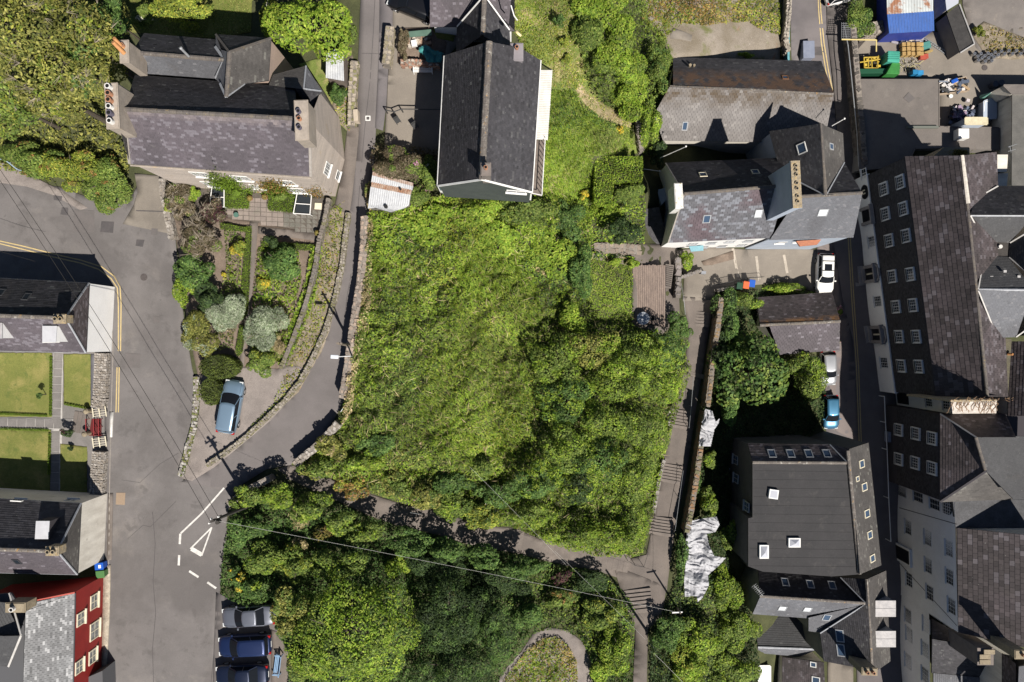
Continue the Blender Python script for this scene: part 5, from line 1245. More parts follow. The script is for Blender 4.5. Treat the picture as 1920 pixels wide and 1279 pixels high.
# hung slates on the upper wall, as one mesh of real pieces
def hang(root, plane, x0, x1, y0, y1, w=.22, h=.17, pal='dark', cut=()):
    sm = MB(); base, jit, pf, pc, patch = PAL[pal]; nr_ = int((y1-y0)/h)
    for r in range(nr_):
        for k in range(int((x1-x0)/w)):
            xx = x0+k*w+(w/2 if r % 2 else 0); yy = y0+r*h; j = R.gauss(0, .25); sm.cc = tuple(max(.012, base[i]*(1+j)*.95) for i in range(3))
            t = R.uniform(.012, .03); a = [plane.at(xx, yy, t+.02), plane.at(xx+w-.008, yy, t+.02), plane.at(xx+w-.008, yy+h, t), plane.at(xx, yy+h, t)]; sm.poly(a)
            sm.poly([plane.at(xx, yy, 0), plane.at(xx+w-.008, yy, 0), a[1], a[0]])
    return sm.build('hung_slates', SLATE, root, kind='stuff')
a0 = UP.uv(Vector((eN.x, eN.y, ZW))); a1 = UP.uv(Vector((eS.x, eS.y, E)))
hang(b, UP, min(a0[0], a1[0])+.1, max(a0[0], a1[0])-.15, a0[1]+.05, a1[1]-.25)
mb = MB(); LW, nL = wallquad(mb, P(1697,293,E), P(1756,748,E), D, ZW, .02)
g0 = LW.uv(Vector((eN.x, eN.y, D))); g1 = LW.uv(Vector((eS.x, eS.y, D)))
mb = MB(); xx0, xx1 = sorted((g0[0], g1[0])); mb.fbox(LW.p, LW.u, LW.v, LW.n, xx0, xx1, g0[1], g0[1]+(ZW-D), -.25, .03)
lw = mb.build('ground_floor_wall', WHITER, b)
LW = Plane(LW.at(0,0,.03), LW.at(1,0,.03), LW.at(0,1,.03))
mb = MB(); mb.fbox(LW.p, LW.u, LW.v, LW.n, xx0, xx1, g0[1]+(ZW-D)-.06, g0[1]+(ZW-D)+.04, -.02, .1); mb.build('string_course', WHITER, b)
for x, y in ((1659,354),(1662,401),(1669,451),(1675,518),(1682,575),(1688,631),(1692,686)): boxwindow(b, UP, x, y, 1.15, 1.55, .2, nx=4, ny=4, proud=.1)
for x, y in ((1690,341),(1696,391),(1701,442),(1709,514),(1714,572),(1720,631),(1725,687)): boxwindow(b, UP, x, y, 1.15, 1.45, .2, nx=4, ny=4, proud=.1)
for x, y in ((1635,453),(1646,565),(1658,680)): window(b, LW, x, y, 1.15, 1.6, 4, 4, proud=.03, sill=True)
window(b, LW, 1620,325, 1.0, 1.1, 2, 2, proud=.03)
STONEG = mat('grey_dressed_stone', (.3,.28,.27), (.24,.22,.215), 1.5, .85, fine=(9,.12)); DOORB = mat('black_door_paint', (.012,.012,.014), rough=.35)
for x, y, fan in ((1628,404,False),(1634,513,True),(1647,627,True)):
    c_ = LW.hit(x, y); mb = MB(); cx_, cy_ = LW.uv(c_)
    mb.fbox(LW.at(cx_, cy_), LW.u, LW.v, LW.n, -.95, -.62, -1.3, 1.15, 0, .28); mb.fbox(LW.at(cx_, cy_), LW.u, LW.v, LW.n, .62, .95, -1.3, 1.15, 0, .28); mb.fbox(LW.at(cx_, cy_), LW.u, LW.v, LW.n, -1.05, 1.05, 1.15, 1.4, 0, .42)
    if fan:
        for k in range(8):
            a = math.pi*(k+.5)/8; o_ = LW.at(cx_+math.cos(a)*.8, cy_+1.45+math.sin(a)*.55); mb.fbox(o_, (LW.u*-math.sin(a)+LW.v*math.cos(a)*.7).normalized(), LW.n.cross((LW.u*-math.sin(a)+LW.v*math.cos(a)*.7).normalized()), LW.n, -.2, .2, -.09, .09, 0, .2)
    dw = mb.build('door_surround', STONEG, b); mb = MB(); mb.fbox(LW.at(cx_, cy_), LW.u, LW.v, LW.n, -.6, .6, -1.3, 1.13, .005, .07); mb.build('door', DOORB, dw)
    if fan: mb = MB(); mb.fbox(LW.at(cx_, cy_), LW.u, LW.v, LW.n, -.08, .08, -1.0, .9, .072, .1); mb.build('door_light', CREAM, dw)
    if fan:
        st = MB()
        for k in range(3): st.fbox(LW.at(cx_, cy_-1.3-.2*k), LW.u, LW.v, LW.n, -.9-.12*k, .9+.12*k, -1.5, 0, 0, .4+.35*k)
        st.build('door_steps', STONEG, b)
mb = MB(); c_ = LW.hit(1622,360); cu_, cv_ = LW.uv(c_)
mb.poly([LW.at(cu_+.75*math.cos(k*math.pi/12), cv_+.9*math.sin(k*math.pi/12), .06) for k in range(24)]); mb.build('oval_panel', DOORB, b)
mb = MB()
for dx in (-.18, .16): mb.fbox(LW.at(cu_+dx, cv_-.1, .065), LW.u, LW.v, LW.n, -.07, .07, -.28, .3, 0, .02)
mb.build('panel_emblem', CREAM, b)
q = MB(); q.tube(P(1696,294,E-.2), P(1755,749,E-.2), .08, .08, 6); q.build('gutter', SLATEH, b)
# cross roofs behind
b = thing('rear_slate_roofs', 'cluster of hipped grey and black slate roofs round a small dark flat well', 'building', PG(1890,520))
RB = -2.9
roof(b, [(1936,349,-5.4),(1871,349,-5.4),(1832,371,-4.2),(1819,403,RB),(1936,403,RB)], 'dark', .26, .2, seed=101)
roof(b, [(1845,452,-5.2),(1894,455,-5.2),(1936,405,RB),(1819,404,RB)], 'tiles', .26, .2, seed=102)
roof(b, [(1890,482,-5.2),(1845,480,-5.2),(1834,542,RB),(1936,542,RB)], 'tiles', .26, .2, seed=103)
roof(b, [(1870,633,-5.4),(1905,632,-5.4),(1936,546,RB),(1834,544,RB)], 'grey', .26, .2, seed=104)
roof(b, [(1936,430,-3.4),(1894,455,-5.2),(1892,482,-5.2),(1936,520,-3.4)], 'tiles', .26, .2, seed=105)
mb = MB(); mb.prism([P(1842,452,-5.3),P(1896,455,-5.3),P(1896,484,-5.3),P(1842,482,-5.3)], .2); mb.build('flat_well', mat('dark_stained_felt', (.06,.055,.05), (.045,.04,.038), 2, .9, fine=(10,.2)), b)
mb = MB(); c_ = P(1873,463,-5.3); mb.tube(c_, c_+UPZ*.3, .2, .18, 10); mb.build('roof_vent', POTW, b)
for p4 in (((1845,452,-5.1),(1819,404,RB+.1)), ((1894,455,-5.1),(1936,430,-3.2)), ((1845,481,-5.1),(1834,542,RB+.1)), ((1892,483,-5.1),(1936,520,-3.2)), ((1870,634,-5.3),(1834,545,RB+.1)), ((1905,632,-5.3),(1936,610,-4.8)), ((1871,349,-5.2),(1832,371,-4.1)), ((1832,371,-4.1),(1819,403,RB+.1))): hipline(b, *p4, mat('white_hip_mortar', (.55,.53,.5), (.45,.43,.4), 3, .8), .12, .05)
ridge(b, (1820,403.5,RB+.03), (1936,404,RB+.03), .1, LEAD); ridge(b, (1834,543,RB+.03), (1936,544,RB+.03), .1, LEAD)
for x, y in ((1862,563),(1887,560)): mb = MB(); c_ = P(x, y, -3.9); mb.tube(c_, c_+UPZ*.35, .26, .26, 14); mb.tube(c_+UPZ*.35, c_+UPZ*.42, .3, .26, 14); mb.build('dome_vent', mat('pale_plastic', (.4,.39,.38), rough=.5), b)
for x, y in ((1858,520),(1883,509),(1909,519)): mb = MB(); c_ = P(x, y, -3.9); mb.box(c_, .28, .22, .14); mb.build('tile_vent', mat('pale_plastic', (.4,.39,.38)), b)
walls(b, [(1871,349,-5.4),(1990,349,-5.4),(1990,632,-5.4),(1870,634,-5.6),(1834,545,-4.6),(1845,481,-5.4),(1842,452,-5.4),(1819,404,-4.6)], D, DIRTYW, .2)
roof(b, [(1896,640,-6.2),(1890,780,-6.2),(1960,780,-3.6),(1960,640,-3.6)], 'brown', .4, .3, seed=106); walls(b, [(1896,640,-6.3),(1890,780,-6.3),(1990,780,-6.3),(1990,640,-6.3)], D, DIRTYW, .05)
mb = MB(); mb.prism([P(1866,634,-6.1),P(1897,636,-6.1),P(1890,745,-6.1),P(1858,700,-6.1)], .2); mb.build('valley_gutter', mat('mossy_felt', (.12,.11,.07), (.09,.08,.06), 2, .9, fine=(9,.25)), b)
mb = MB(); c_ = P(1890,664,-6); mb.tube(c_, c_+Vector((.25,-.02,.35)), .13, .11, 10); mb.build('orange_pot', mat('orange_pot', (.55,.27,.11)), b)
# ivy-stemmed white gable between the terraces
b = thing('whitewashed_parapet', 'whitewashed parapet wall top webbed with dry brown creeper stems', 'wall', P(1826,760,-9))
mb = MB(); mb.prism([P(1783,750,-1.2),P(1869,749,-1.2),P(1870,752,-1.2),P(1783,754,-1.2)], 8); mb.build('wall_top', mat('lichened_capping', (.5,.40,.24)), b)
mb = MB(); a_, c_ = P(1784,752,-1.4), P(1869,751,-1.4); mb.poly([a_, c_, P(1868,775,-4.6), P(1786,776,-4.6)]); mb.poly([P(1868,775,-4.6), P(1786,776,-4.6), P(1786,776,-8), P(1868,775,-8)]); mb.build('sloping_face', mat('flaking_whitewash', (.62,.57,.51), (.45,.4,.35), 2.2, .9, fine=(8,.25)), b)
mb = MB()
for i in range(26):
    x = 1786+R.uniform(0, 82); y = 753; q_ = P(x, y, -1.3)
    for k in range(4): x2 = x+R.uniform(-7, 7); y2 = y+R.uniform(3, 7); z_ = -1.3-(min(y2, 775)-752)/23*3.3+.06; n_ = P(x2, min(y2, 775), z_); mb.tube(q_, n_, .03, .02, 4, False); q_ = n_; x, y = x2, y2
for i in range(60): x = R.uniform(1776, 1898); q_ = P(x, 749+R.uniform(-2, 2), -1.2); mb.tube(q_, q_+Vector((R.uniform(-.25, .25), R.uniform(-.2, .25), R.uniform(.05, .45))), .035, .015, 4, False)
mb.build('creeper_stems', mat('dry_stem', (.23,.14,.09), (.33,.22,.13), 4, .9), b, kind='stuff')
# link and second slate-hung block
b = thing('slate_hung_block', 'dark slate-hung block with white sash windows under a brown hipped roof', 'building', PG(1750,850))
E = -6.2
roof(b, [(1763,776,E),(1763,940,E),(1848,882,-3.2),(1830,820,-3.2)], 'brown', .34, .25, seed=111)
roof(b, [(1885,776,E),(1765,776,E),(1830,820,-3.2),(1905,820,-3.2)], 'brown', .34, .25, seed=112)
roof(b, [(1764,941,E),(1800,942,-6.6),(1936,930,-6.6),(1850,884,-3.2)][0:1]+[(1900,936,E),(1848,883,-3.2)], 'lichen', .34, .25, seed=113)
roof(b, [(1905,818,-3.6),(1828,820,-3.25),(1848,883,-3.25),(1900,936),(1960,936),(1960,818)], 'tiles', .34, .25, seed=114)
hipline(b, (1763,776,E+.05), (1830,820,-3.15), LEAD, .12); hipline(b, (1763,940,E+.05), (1849,882,-3.15), SLATEH, .2, .12); ridge(b, (1830,820,-3.15), (1848,882,-3.15), .12)
w5 = walls(b, [(1763,776,E),(1763,940,E),(1960,938,E),(1960,776,E)], D, SLATEH, .1, cap=True)
a0 = w5[0].uv(P(1763,776,E)); a1 = w5[0].uv(P(1763,940,E)); hang(b, w5[0], min(a0[0], a1[0])+.1, max(a0[0], a1[0])-.2, a0[1]-8.6, a0[1]-.3)
for x, y in ((1687,806),(1719,813),(1750,822),(1687,861),(1718,868),(1750,878)): boxwindow(b, w5[0], x, y, 1.1, 1.5, .22, nx=4, ny=4, proud=.1)
w6 = walls(b, [(1781,742,-6.4),(1784,776,-6.4),(1830,776,-6.4),(1830,742,-6.4)], D, WHITER, 0, 0, cap=True)
for x, y in ((1742,752),(1775,757)): window(b, w6[0], x, y, 1.15, 1.25, 4, 3, proud=.04)
mb = MB(); c_ = w6[0].hit(1693,745); mb.fbox(c_, w6[0].u, w6[0].v, w6[0].n, -.7, .7, -1.2, 1.2, .0, .06); mb.build('dark_doorway', DOORB, b)
# white hotel wing
b = thing('white_hotel_wing', 'tall white rendered wing with rows of paned windows under a tiled brown roof', 'building', PG(1780,1100))
E = -6.2
w7 = walls(b, [(1790,938,E),(1797,1186,E),(1960,1186,E),(1960,938,E)], D, WHITER, 0, .05); w7 = [w7[0], w7[0]]
roof(b, [(1795,990,E),(1797,1186,E),(1990,1230,-1.8),(1990,1010,-1.8)], 'brown', .50, .42, seed=121)
walls(b, [(1990,1010,-1.9),(1990,1230,-1.9),(1797,1186,E-.1),(1795,990,E-.1)], -8, DIRTYW, .1)
mb = MB(); mb.prism([P(1786,934,-6.3),P(1936,934,-6.3),P(1936,990,-6.3),P(1792,990,-6.3)], .3); mb.build('flat_roof', mat('dark_wet_felt', (.05,.05,.052), (.085,.085,.09), .9, .7, fine=(9,.3)), b)
rw = mat('yellowish_pane', (.25,.27,.2), rough=.2)
for x, y in ((1691,922),(1722,932),(1753,946)): window(b, w7[0], x, y, 1.05, 1.9, 2, 4, proud=.03)
for x, y in ((1703,989),(1740,1009),(1780,1029),(1741,1061),(1781,1082),(1705,1087),(1744,1112),(1785,1137)): window(b, w7[1], x, y, 1.5, 1.35, 4, 3, proud=.03, sill=True)
c_ = w7[0].hit(1777,950); mb = MB(); cu_, cv_ = w7[0].uv(c_)
pts = [(cu_+.75*math.cos(math.pi*k/10), cv_+.2+.7*math.sin(math.pi*k/10)) for k in range(11)]+[(cu_-.75, cv_-.8), (cu_+.75, cv_-.8)]
mb.poly([w7[0].at(x, y, .06) for x, y in pts]); aw = mb.build('arched_window', GLASS, b); mb = MB()
for k in range(-2, 3): mb.fbox(w7[0].at(cu_+k*.3, cv_), w7[0].u, w7[0].v, w7[0].n, -.02, .02, -.8, .75-.08*k*k, .06, .09)
for k in range(4): mb.fbox(w7[0].at(cu_, cv_-.6+k*.35), w7[0].u, w7[0].v, w7[0].n, -.73, .73, -.02, .02, .06, .088)
mb.build('glazing_bars', WHITE, aw)
for (ya, yb) in ((952,975),(1055,1165)): mb = MB(); a = w7[1].hit(1686, ya); c_ = w7[1].hit(1794, yb+8); mb.tube(a, c_, .035, .035, 5); mb.build('cable_run', SLATEH, b)
c_ = w7[1].hit(1700,1042); cu_, cv_ = w7[1].uv(c_); mb = MB(); mb.fbox(w7[1].at(cu_, cv_), w7[1].u, w7[1].v, w7[1].n, -.95, .95, -2.4, 1.2, 0, .25); dd = mb.build('door_surround', WHITER, b)
mb = MB(); mb.fbox(w7[1].at(cu_, cv_), w7[1].u, w7[1].v, w7[1].n, -.7, .7, -2.4, 1.0, .252, .28); mb.build('door', DOORB, dd)
b = thing('gabled_hotel_return', 'lower gabled roof in deep shade projecting from the white wing', 'building', PG(1780,1210))
roof(b, [(1747,1160,-11.6),(1748,1197,-9.4),(1840,1212,-8.6),(1797,1189)], 'brown', .3, .2, seed=131)
roof(b, [(1747,1262,-11.6),(1870,1275,-11),(1848,1215,-8.6),(1748,1198,-9.4)], 'dark', .3, .2, seed=132)
w8 = walls(b, [(1743,1150,-11.6),(1747,1400,-11.6),(1900,1400,-11.6),(1900,1190,-11.6),(1797,1188,-11.6)], D, WHITER, .0)[0]
for x, y in ((1703,1155),(1737,1172),(1705,1190),(1735,1218),(1703,1240),(1735,1266)): window(b, w8, x, y, 1.5, 1.35, 4, 3, proud=.03, sill=True)
mb = MB()
for x, y in ((1854,1222),(1846,1231),(1846,1241)): c_ = P(x, y, -3.9); mb.box(c_, 1.0, .42, .12)
mb.build('chimney_caps', mat('tan_stone', (.42,.33,.2)), b); mb = MB(); c_ = P(1849,1232,-4); mb.box((c_.x, c_.y, -9), 1.5, 1.6, 4.9); mb.build('chimney_stack', mat('dark_stack', (.2,.17,.15)), b)
chimney(b, 1915,1228, -1.0, 1.0, .7, -8, 0, [(.1,0)], m=mat('tan_stone', (.42,.33,.2)), poth=.3)
roof(b, [(1880,1225,-7),(1880,1370,-7),(1905,1370,-5),(1905,1245,-5)], 'brown', .3, .2, seed=133); roof(b, [(1910,1250,-5),(1905,1370,-5),(1960,1370,-8),(1960,1240,-8)], 'grey', .3, .2, seed=134)
walls(b, [(1880,1225,-7.1),(1880,1370,-7.1),(1960,1370,-8),(1960,1240,-8)], D, DIRTYW, .1)
roof(b, [(1750,1262,-11.5),(1900,1276,-10.6),(1900,1370,-10.6),(1750,1370,-11.5)], 'grey', .3, .2, seed=135)
# --- flat roofed block and works sheds, top right ------------------------------
b = thing('flat_roofed_store', 'flat grey screed-roofed store half in the shade of the terrace', 'building', PG(1690,230))
flatroof(b, [(1612,150),(1760,150),(1760,238),(1797,239),(1797,275),(1715,278),(1700,312),(1612,318)], -15.6, FELTG, D, mat('grey_block_wall', (.24,.22,.2), (.2,.18,.17), 1, .9), .12)
flatroof(b, [(1797,239),(1873,240),(1873,281),(1822,280),(1797,275)], -15.7, FELTG, D, MATS['grey_block_wall'], .1, name='annexe_roof')
mb = MB(); c_ = P(1807.5,250,-14.6); mb.box((c_.x, c_.y, -15.7), 1.15, 1.05, 1.1); mb.build('white_water_tank', WHITE, b, bevel=.04)
mb = MB(); mb.prism([P(1704,173,-15.56),P(1716,184,-15.56),P(1704,193,-15.56),P(1694,184,-15.56)], .03); mb.build('hatch', PATCHM, b)
mb = MB(); mb.prism([P(1702,236,-15.3),P(1760,236,-15.3),P(1760,240,-15.3),P(1702,240,-15.3)], .3); mb.build('felt_upstand', mat('green_felt', (.14,.15,.13), rough=.9), b)
b = thing('stone_lean_to', 'ochre-edged stub of stone wall and weedy gutter behind the terrace', 'wall', PG(1790,285)); mb = MB(); mb.prism([P(1770,276,-9),P(1818,276,-9),P(1818,290,-9),P(1745,297,-9)], 6); mb.build('wall_stub', mat('tan_stone', (.42,.33,.2)), b)
leafmesh('gutter_weeds', np.array([tuple(P(1800+NR.normal(0, 8), 286+NR.normal(0, 3), -8.9)) for _ in range(500)]), NR.normal(0, 1, (500, 3)), .16, leafcols(500, 'gold'), .4, b)
b = thing('blue_shed', 'works shed with a rusty pale corrugated roof and bright blue front slope', 'shed', PG(1710,50))
BLUEC = mat('blue_corrugated', (.035,.10,.33), (.03,.085,.27), 1.1, .5, fine=(6,.12), spots=[(1.4,.62,.72,(.12,.13,.2),.5)]); RUSTC = mat('rusty_pale_sheet', (.52,.55,.54), (.42,.44,.43), .8, .5, spots=[(.7,.52,.6,(.3,.12,.05),.9),(2.2,.6,.66,(.35,.2,.12),.7)])
corrugated('pale_roof_sheets', [(1661,-60,-13.4),(1750,-60,-13.4),(1750,21,-13.4),(1663,27,-13.4)], RUSTC, b, .3, .04); corrugated('blue_roof_sheets', [(1663,26,-13.45),(1751,20,-13.45),(1752,58,-14),(1667,63,-14)], BLUEC, b, .3, .04)
wbl = walls(b, [(1667,62,-14),(1752,57,-14),(1751,-60,-13.6),(1661,-60,-13.6)], -17.5, mat('blue_cladding', (.03,.05,.27), (.025,.042,.22), 1.2, .55), .05, .02)
b = thing('angled_yard_shed', 'dark lidded open shed set at an angle beside the yard bank', 'shed', PG(1808,60))
mb = MB(); mb.prism([P(1775,26,-14.3),P(1798,8,-14.3),P(1827,82,-14.3),P(1800,99,-14.3)], .12); mb.build('roof', mat('black_sheet', (.035,.033,.032), (.05,.047,.045), 1.5, .7, fine=(9,.2)), b); walls(b, [(1775,26,-14.3),(1798,8,-14.3),(1827,82,-14.3),(1800,99,-14.3)], -17.3, mat('grey_block_wall', (.24,.22,.2)), .08)
mb = MB(); mb.tube(P(1827,82,-14.2), P(1800,99,-14.2), .07, .07, 6); mb.tube(P(1799,8,-14.2), P(1827,82,-14.2), .07, .07, 6); mb.build('edge_trim', mat('pale_plastic', (.4,.39,.38)), b)
b = thing('white_yard_roof', 'pale tin roof corner cut by the top edge above the yard', 'shed', PG(1780,5)); mb = MB(); mb.prism([P(1766,-60,-13.8),P(1802,-60,-13.8),P(1797,6,-13.8),P(1775,20,-13.8)], .1); mb.build('roof', mat('pale_tin', (.42,.44,.48), rough=.5), b); walls(b, [(1766,-60,-13.9),(1802,-60,-13.9),(1797,6,-13.9),(1775,20,-13.9)], -17, DIRTYW, .05)
b = thing('grey_flat_roof_building', 'flat grey-roofed building cut by the right edge below the kegs', 'building', PG(1905,260))
flatroof(b, [(1899,178),(1990,178),(1990,350),(1898,348)], -13.6, mat('pale_felt', (.13,.125,.115), (.1,.097,.09), .8, .9, fine=(9,.15)), D, DIRTYW, .1)
flatroof(b, [(1882,160),(1990,160),(1990,176),(1898,176)], -13.2, FELTG, D, DIRTYW, .05, name='edge_roof')
for y0, y1, z_ in ((290,322,-9.8),(325,349,-10.1)): mb = MB(); mb.prism([P(1870,y0,z_),P(1890,y0,z_),P(1888,y1,z_),P(1870,y1,z_)], 3); mb.build('white_box_roof', DIRTYW, b)
b = thing('blue_yard_store', 'small pale blue store with a cream-capped flat top in the shaded yard corner', 'shed', PG(1850,200))
flatroof(b, [(1845,190),(1868,182),(1868,222),(1845,222)], -16.1, BLUEW, D+.5, BLUEW, .05); flatroof(b, [(1810,221),(1851,221),(1851,233),(1810,233)], -14.2, mat('cream_slab', (.62,.55,.38), (.5,.44,.3), 3, .8, fine=(9,.1)), D+.5, BLUEW, .05, name='cream_roof')

# --- houses on the left edge ----------------------------------------------------
def lefthouse(label, ny, ry, sy, xe_n, xr, xe_s, E, RZ, pn, ps, wallm, seed, yo=0):
    b = thing('terrace_house', label, 'house', PG(60, ry))
    rn_ = roof(b, [(xe_n,ny+8,E),(-200,ny-12,E),(-200,ry-11,RZ),(xr,ry,RZ)], pn, .34, .20, seed=seed)
    rs_ = roof(b, [(-200,sy-8,E),(xe_s,sy,E),(xr,ry,RZ),(-200,ry-11,RZ)], ps, .34, .20, seed=seed+1)
    rh_ = roof(b, [(xe_s,sy,E),(xe_n,ny+8,E),(xr,ry,RZ)], 'lichen' if wallm is DIRTYW else 'brown', .28, .17, seed=seed+2)
    ridge(b, (-200,ry-11,RZ+.04), (xr,ry,RZ+.04), .13, BRICKR0); hipline(b, (xe_n,ny+8,E+.04), (xr,ry,RZ+.06), LEAD, .12); hipline(b, (xe_s,sy,E+.04), (xr,ry,RZ+.06), LEAD, .12)
    wl = walls(b, [(-200,ny-12,E),(xe_n,ny+8,E),(xe_s,sy,E),(-200,sy-8,E)], -.2, wallm, .06)
    q = MB(); q.tube(P(-200,ny-12,E-.05), P(xe_n,ny+8,E-.05), .05, .05, 6); q.build('gutter', LEAD, b); q = MB(); q.tube(P(-200,sy-8,E-.05), P(xe_s,sy,E-.05), .05, .05, 6); q.build('gutter', LEAD, b)
    return b, rn_, rs_, wl
def dormer(root, pts, z, zb, m_top, m_side, name='dormer'):
    mb = MB(); top = [P(x, y, z) for x, y in pts]; mb.prism([p-UPZ*.06 for p in top], z-zb); o = mb.build(name, m_side, root)
    mb = MB(); c_ = sum(top, Vector())/len(top); mb.prism([c_+(p-c_)*1.06 for p in top], .055); mb.build('lead_top', m_top, o); return o
LEADP = mat('pale_lead_top', (.5,.5,.52), (.43,.43,.45), 2, .55)
b, rn_, rs_, wl = lefthouse('slate-roofed house with a bright white end wall at the road corner', 523, 596, 661, 167, 123, 161, 4.4, 7.6, 'dark', 'purple', WHITER, 201)
dormer(b, [(80,612),(106,612),(104,641),(80,641)], 7.2, 4.6, LEADP, WHITER); dormer(b, [(-30,606),(3,606),(3,634),(-30,634)], 7.2, 4.6, mat('dull_lead', (.42,.4,.39)), WHITER)
q = MB(); q.tube(P(80,642,7.0), P(118,641,5.0), .05, .05, 5); q.build('dormer_flashing', WHITE, b)
chimney(b, 111,598, 8.3, .85, .62, 7.1, 0, [(-.2,0,BRICKR),(.2,0,BRICKR)], m=mat('lichened_capping', (.5,.40,.24)), poth=.22, potr=.15); skylight(b, rn_, 50,557, .55, .8, mat('dark_frame', (.05,.05,.055), rough=.4), gm=GLASS); skylight(b, rn_, 2,549, .55, .8, mat('dark_frame', (.05,.05,.055)), gm=GLASS)
b, rn_, rs_, wl = lefthouse('slate-roofed house with a stained cream end wall beside the blue bin', 936, 1034, 1077, 152, 108, 145, 4.4, 7.6, 'darkn', 'purple', DIRTYW, 211)
dormer(b, [(68,978),(92,978),(90,1010),(66,1010)], 7.0, 4.6, LEADP, SLATEH); chimney(b, 97,1034, 8.3, .9, .62, 7.1, 0, [(-.2,0,BRICKR),(.2,0,BRICKR)], m=mat('lichened_capping', (.5,.40,.24)), poth=.22, potr=.15); skylight(b, rs_, 32,1052, .55, .8, mat('dark_frame', (.05,.05,.055)), gm=GLASS)
for x in (34, 133): window(b, wl[0], x, 938, .9, .7, 2, 1, proud=.03)
# red house
b = thing('red_house', 'deep red painted house with cream-framed windows and a silvery slate roof', 'house', PG(110,1200))
E = 4.6
roof(b, [(135,1340,E),(140,1112,E),(48,1146,6.6),(42,1340,6.6)][:3]+[(42,1340)], 'silver', .36, .17, single=300, seed=221)
roof(b, [(140,1112,E+.02),(64,1130,6.2),(48,1145,6.6)], 'silver', .34, .24, seed=222)
wr = walls(b, [(136,1340,E),(141,1110,E),(62,1126,E+1.2),(-60,1136,E+1),(-60,1340,E)], -.2, REDR, 0, .0)
hipline(b, (140,1111,E+.03), (62,1127,6.1), mat('red_coping', (.4,.08,.06), rough=.7), .12, .06, 'coping'); hipline(b, (62,1127,6.1), (47,1145,6.7), mat('red_coping', (.4,.08,.06)), .12, .06, 'coping')
for x, y, w_, h_ in ((176,1128,1.25,1.2),(151,1160,1.1,1.2),(177,1182,1.5,1.5),(173,1231,1.2,1.2),(148,1250,1.1,1.2)): window(b, wr[0], x, y, w_, h_, 2, 2, CREAM, proud=.07, t=.1, gm=mat('pale_curtained_pane', (.3,.3,.28), (.1,.11,.12), 3, .15))
q = MB(); q.tube(P(141,1112,E), P(136,1340,E), .06, .06, 6); q.build('gutter', mat('dark_frame', (.05,.05,.055)), b)
chimney(b, 28,1140, 7.9, 1.45, .65, 6.3, 0, [(-.1,-.05,POTW)], m=mat('tan_stone', (.42,.33,.2)), poth=.3, potr=.16)
roof(b, [(10,1130,6.4),(40,1190,6.4),(-80,1192,7.8),(-80,1120)], 'tiles', .3, .2, seed=223); roof(b, [(-80,1240,6.2),(17,1250,6.2),(40,1192,7.6),(-80,1193,7.6)], 'tiles', .3, .2, seed=224)
hipline(b, (18,1112,6.2), (40,1191,7.7), mat('white_hip_mortar', (.55,.53,.5)), .14, .05); hipline(b, (40,1191,7.7), (16,1250,6.2), mat('white_hip_mortar', (.55,.53,.5)), .14, .05)
mb = MB(); mb.prism([P(20,1112,5.6),P(46,1150,5.6),P(42,1340,5.6),P(-60,1340,5.4),P(-60,1120,5.4)], .2); mb.build('valley_roof', mat('dark_tiles_wet', (.09,.09,.095), rough=.7), b)
mb = MB(); mb.prism([P(160,1272,2.2),P(192,1258,2.2),P(196,1400,2.2),P(150,1400,2.2)], 2.4); mb.build('porch', mat('dark_tiles_wet', (.09,.09,.095)), b)
# ================================================================== GREENERY
FIELD = [(688,398),(730,385),(830,366),(905,372),(1000,372),(1050,360),(1105,385),(1112,460),(1185,482),(1188,610),(1275,640),(1298,690),(1275,760),(1248,850),(1222,980),(1205,1040),(1180,1046),(1110,1042),(1040,1020),(960,988),(900,984),(800,950),(760,945),(690,922),(610,892),(548,870),(600,835),(636,785),(655,720),(664,650),(672,590),(684,520),(690,450)]
cover('bramble_field', 'large overgrown plot of brambles and tall weeds', FIELD, 'lime', .2, 1.05, 125, .215, 1.9, 3,
      zones=[(780,455,45,'green',.5),(725,560,40,'green',.45),(860,420,50,'yelgrn',.5),(905,600,60,'yelgrn',.5),(765,720,45,'green',.6),(955,720,40,'straw',.12),(830,520,35,'yelgrn',.5),(840,690,50,'yelgrn',.4),(760,640,150,'mid',.5),(720,800,110,'mid',.7),(900,720,110,'grass',.4),(960,600,80,'grass',.3),(880,840,80,'grass',.35),(970,800,80,'yelgrn',.5),(1080,500,70,'green',.8),(1150,560,80,'green',.7),(1120,700,150,'mid',.6),(1120,900,160,'mid',.6),(850,930,90,'mid',.5),(640,880,90,'mid',.5),(690,560,22,'straw',.4),(720,900,60,'olive',.3)],
      mix=(('straw', .008),), cat='brambles', hole=[(1108,484),(1186,482),(1184,616),(1120,618),(1096,600),(1100,540)])
cover('lawn_grass', 'small terrace lawn between the plot and the timber deck', [(1106,484),(1186,482),(1184,618),(1096,612),(1098,540)], 'lime', .05, .15, 170, .16, .9, 66, asp=.35, cat='grass', zones=[(1150,520,30,'grass',.4)])
cover('dry_stems', 'scattered dead bramble stems and dry grass over the plot', FIELD, 'straw', .55, .9, 2.2, .8, 1.9, 3, asp=.05, cat='brambles', up=.1)
cover('long_grass', 'long yellow-green grass leaning over in the middle of the plot', [(860,470),(960,450),(1010,540),(1020,700),(1000,860),(900,880),(820,860),(780,760),(830,650),(850,560)], 'lime', .3, 1.0, 34, .45, 1.9, 3, asp=.13, cat='grass', lay=(-.6, .8, .25), zones=[(930,680,110,'grass',.45)])
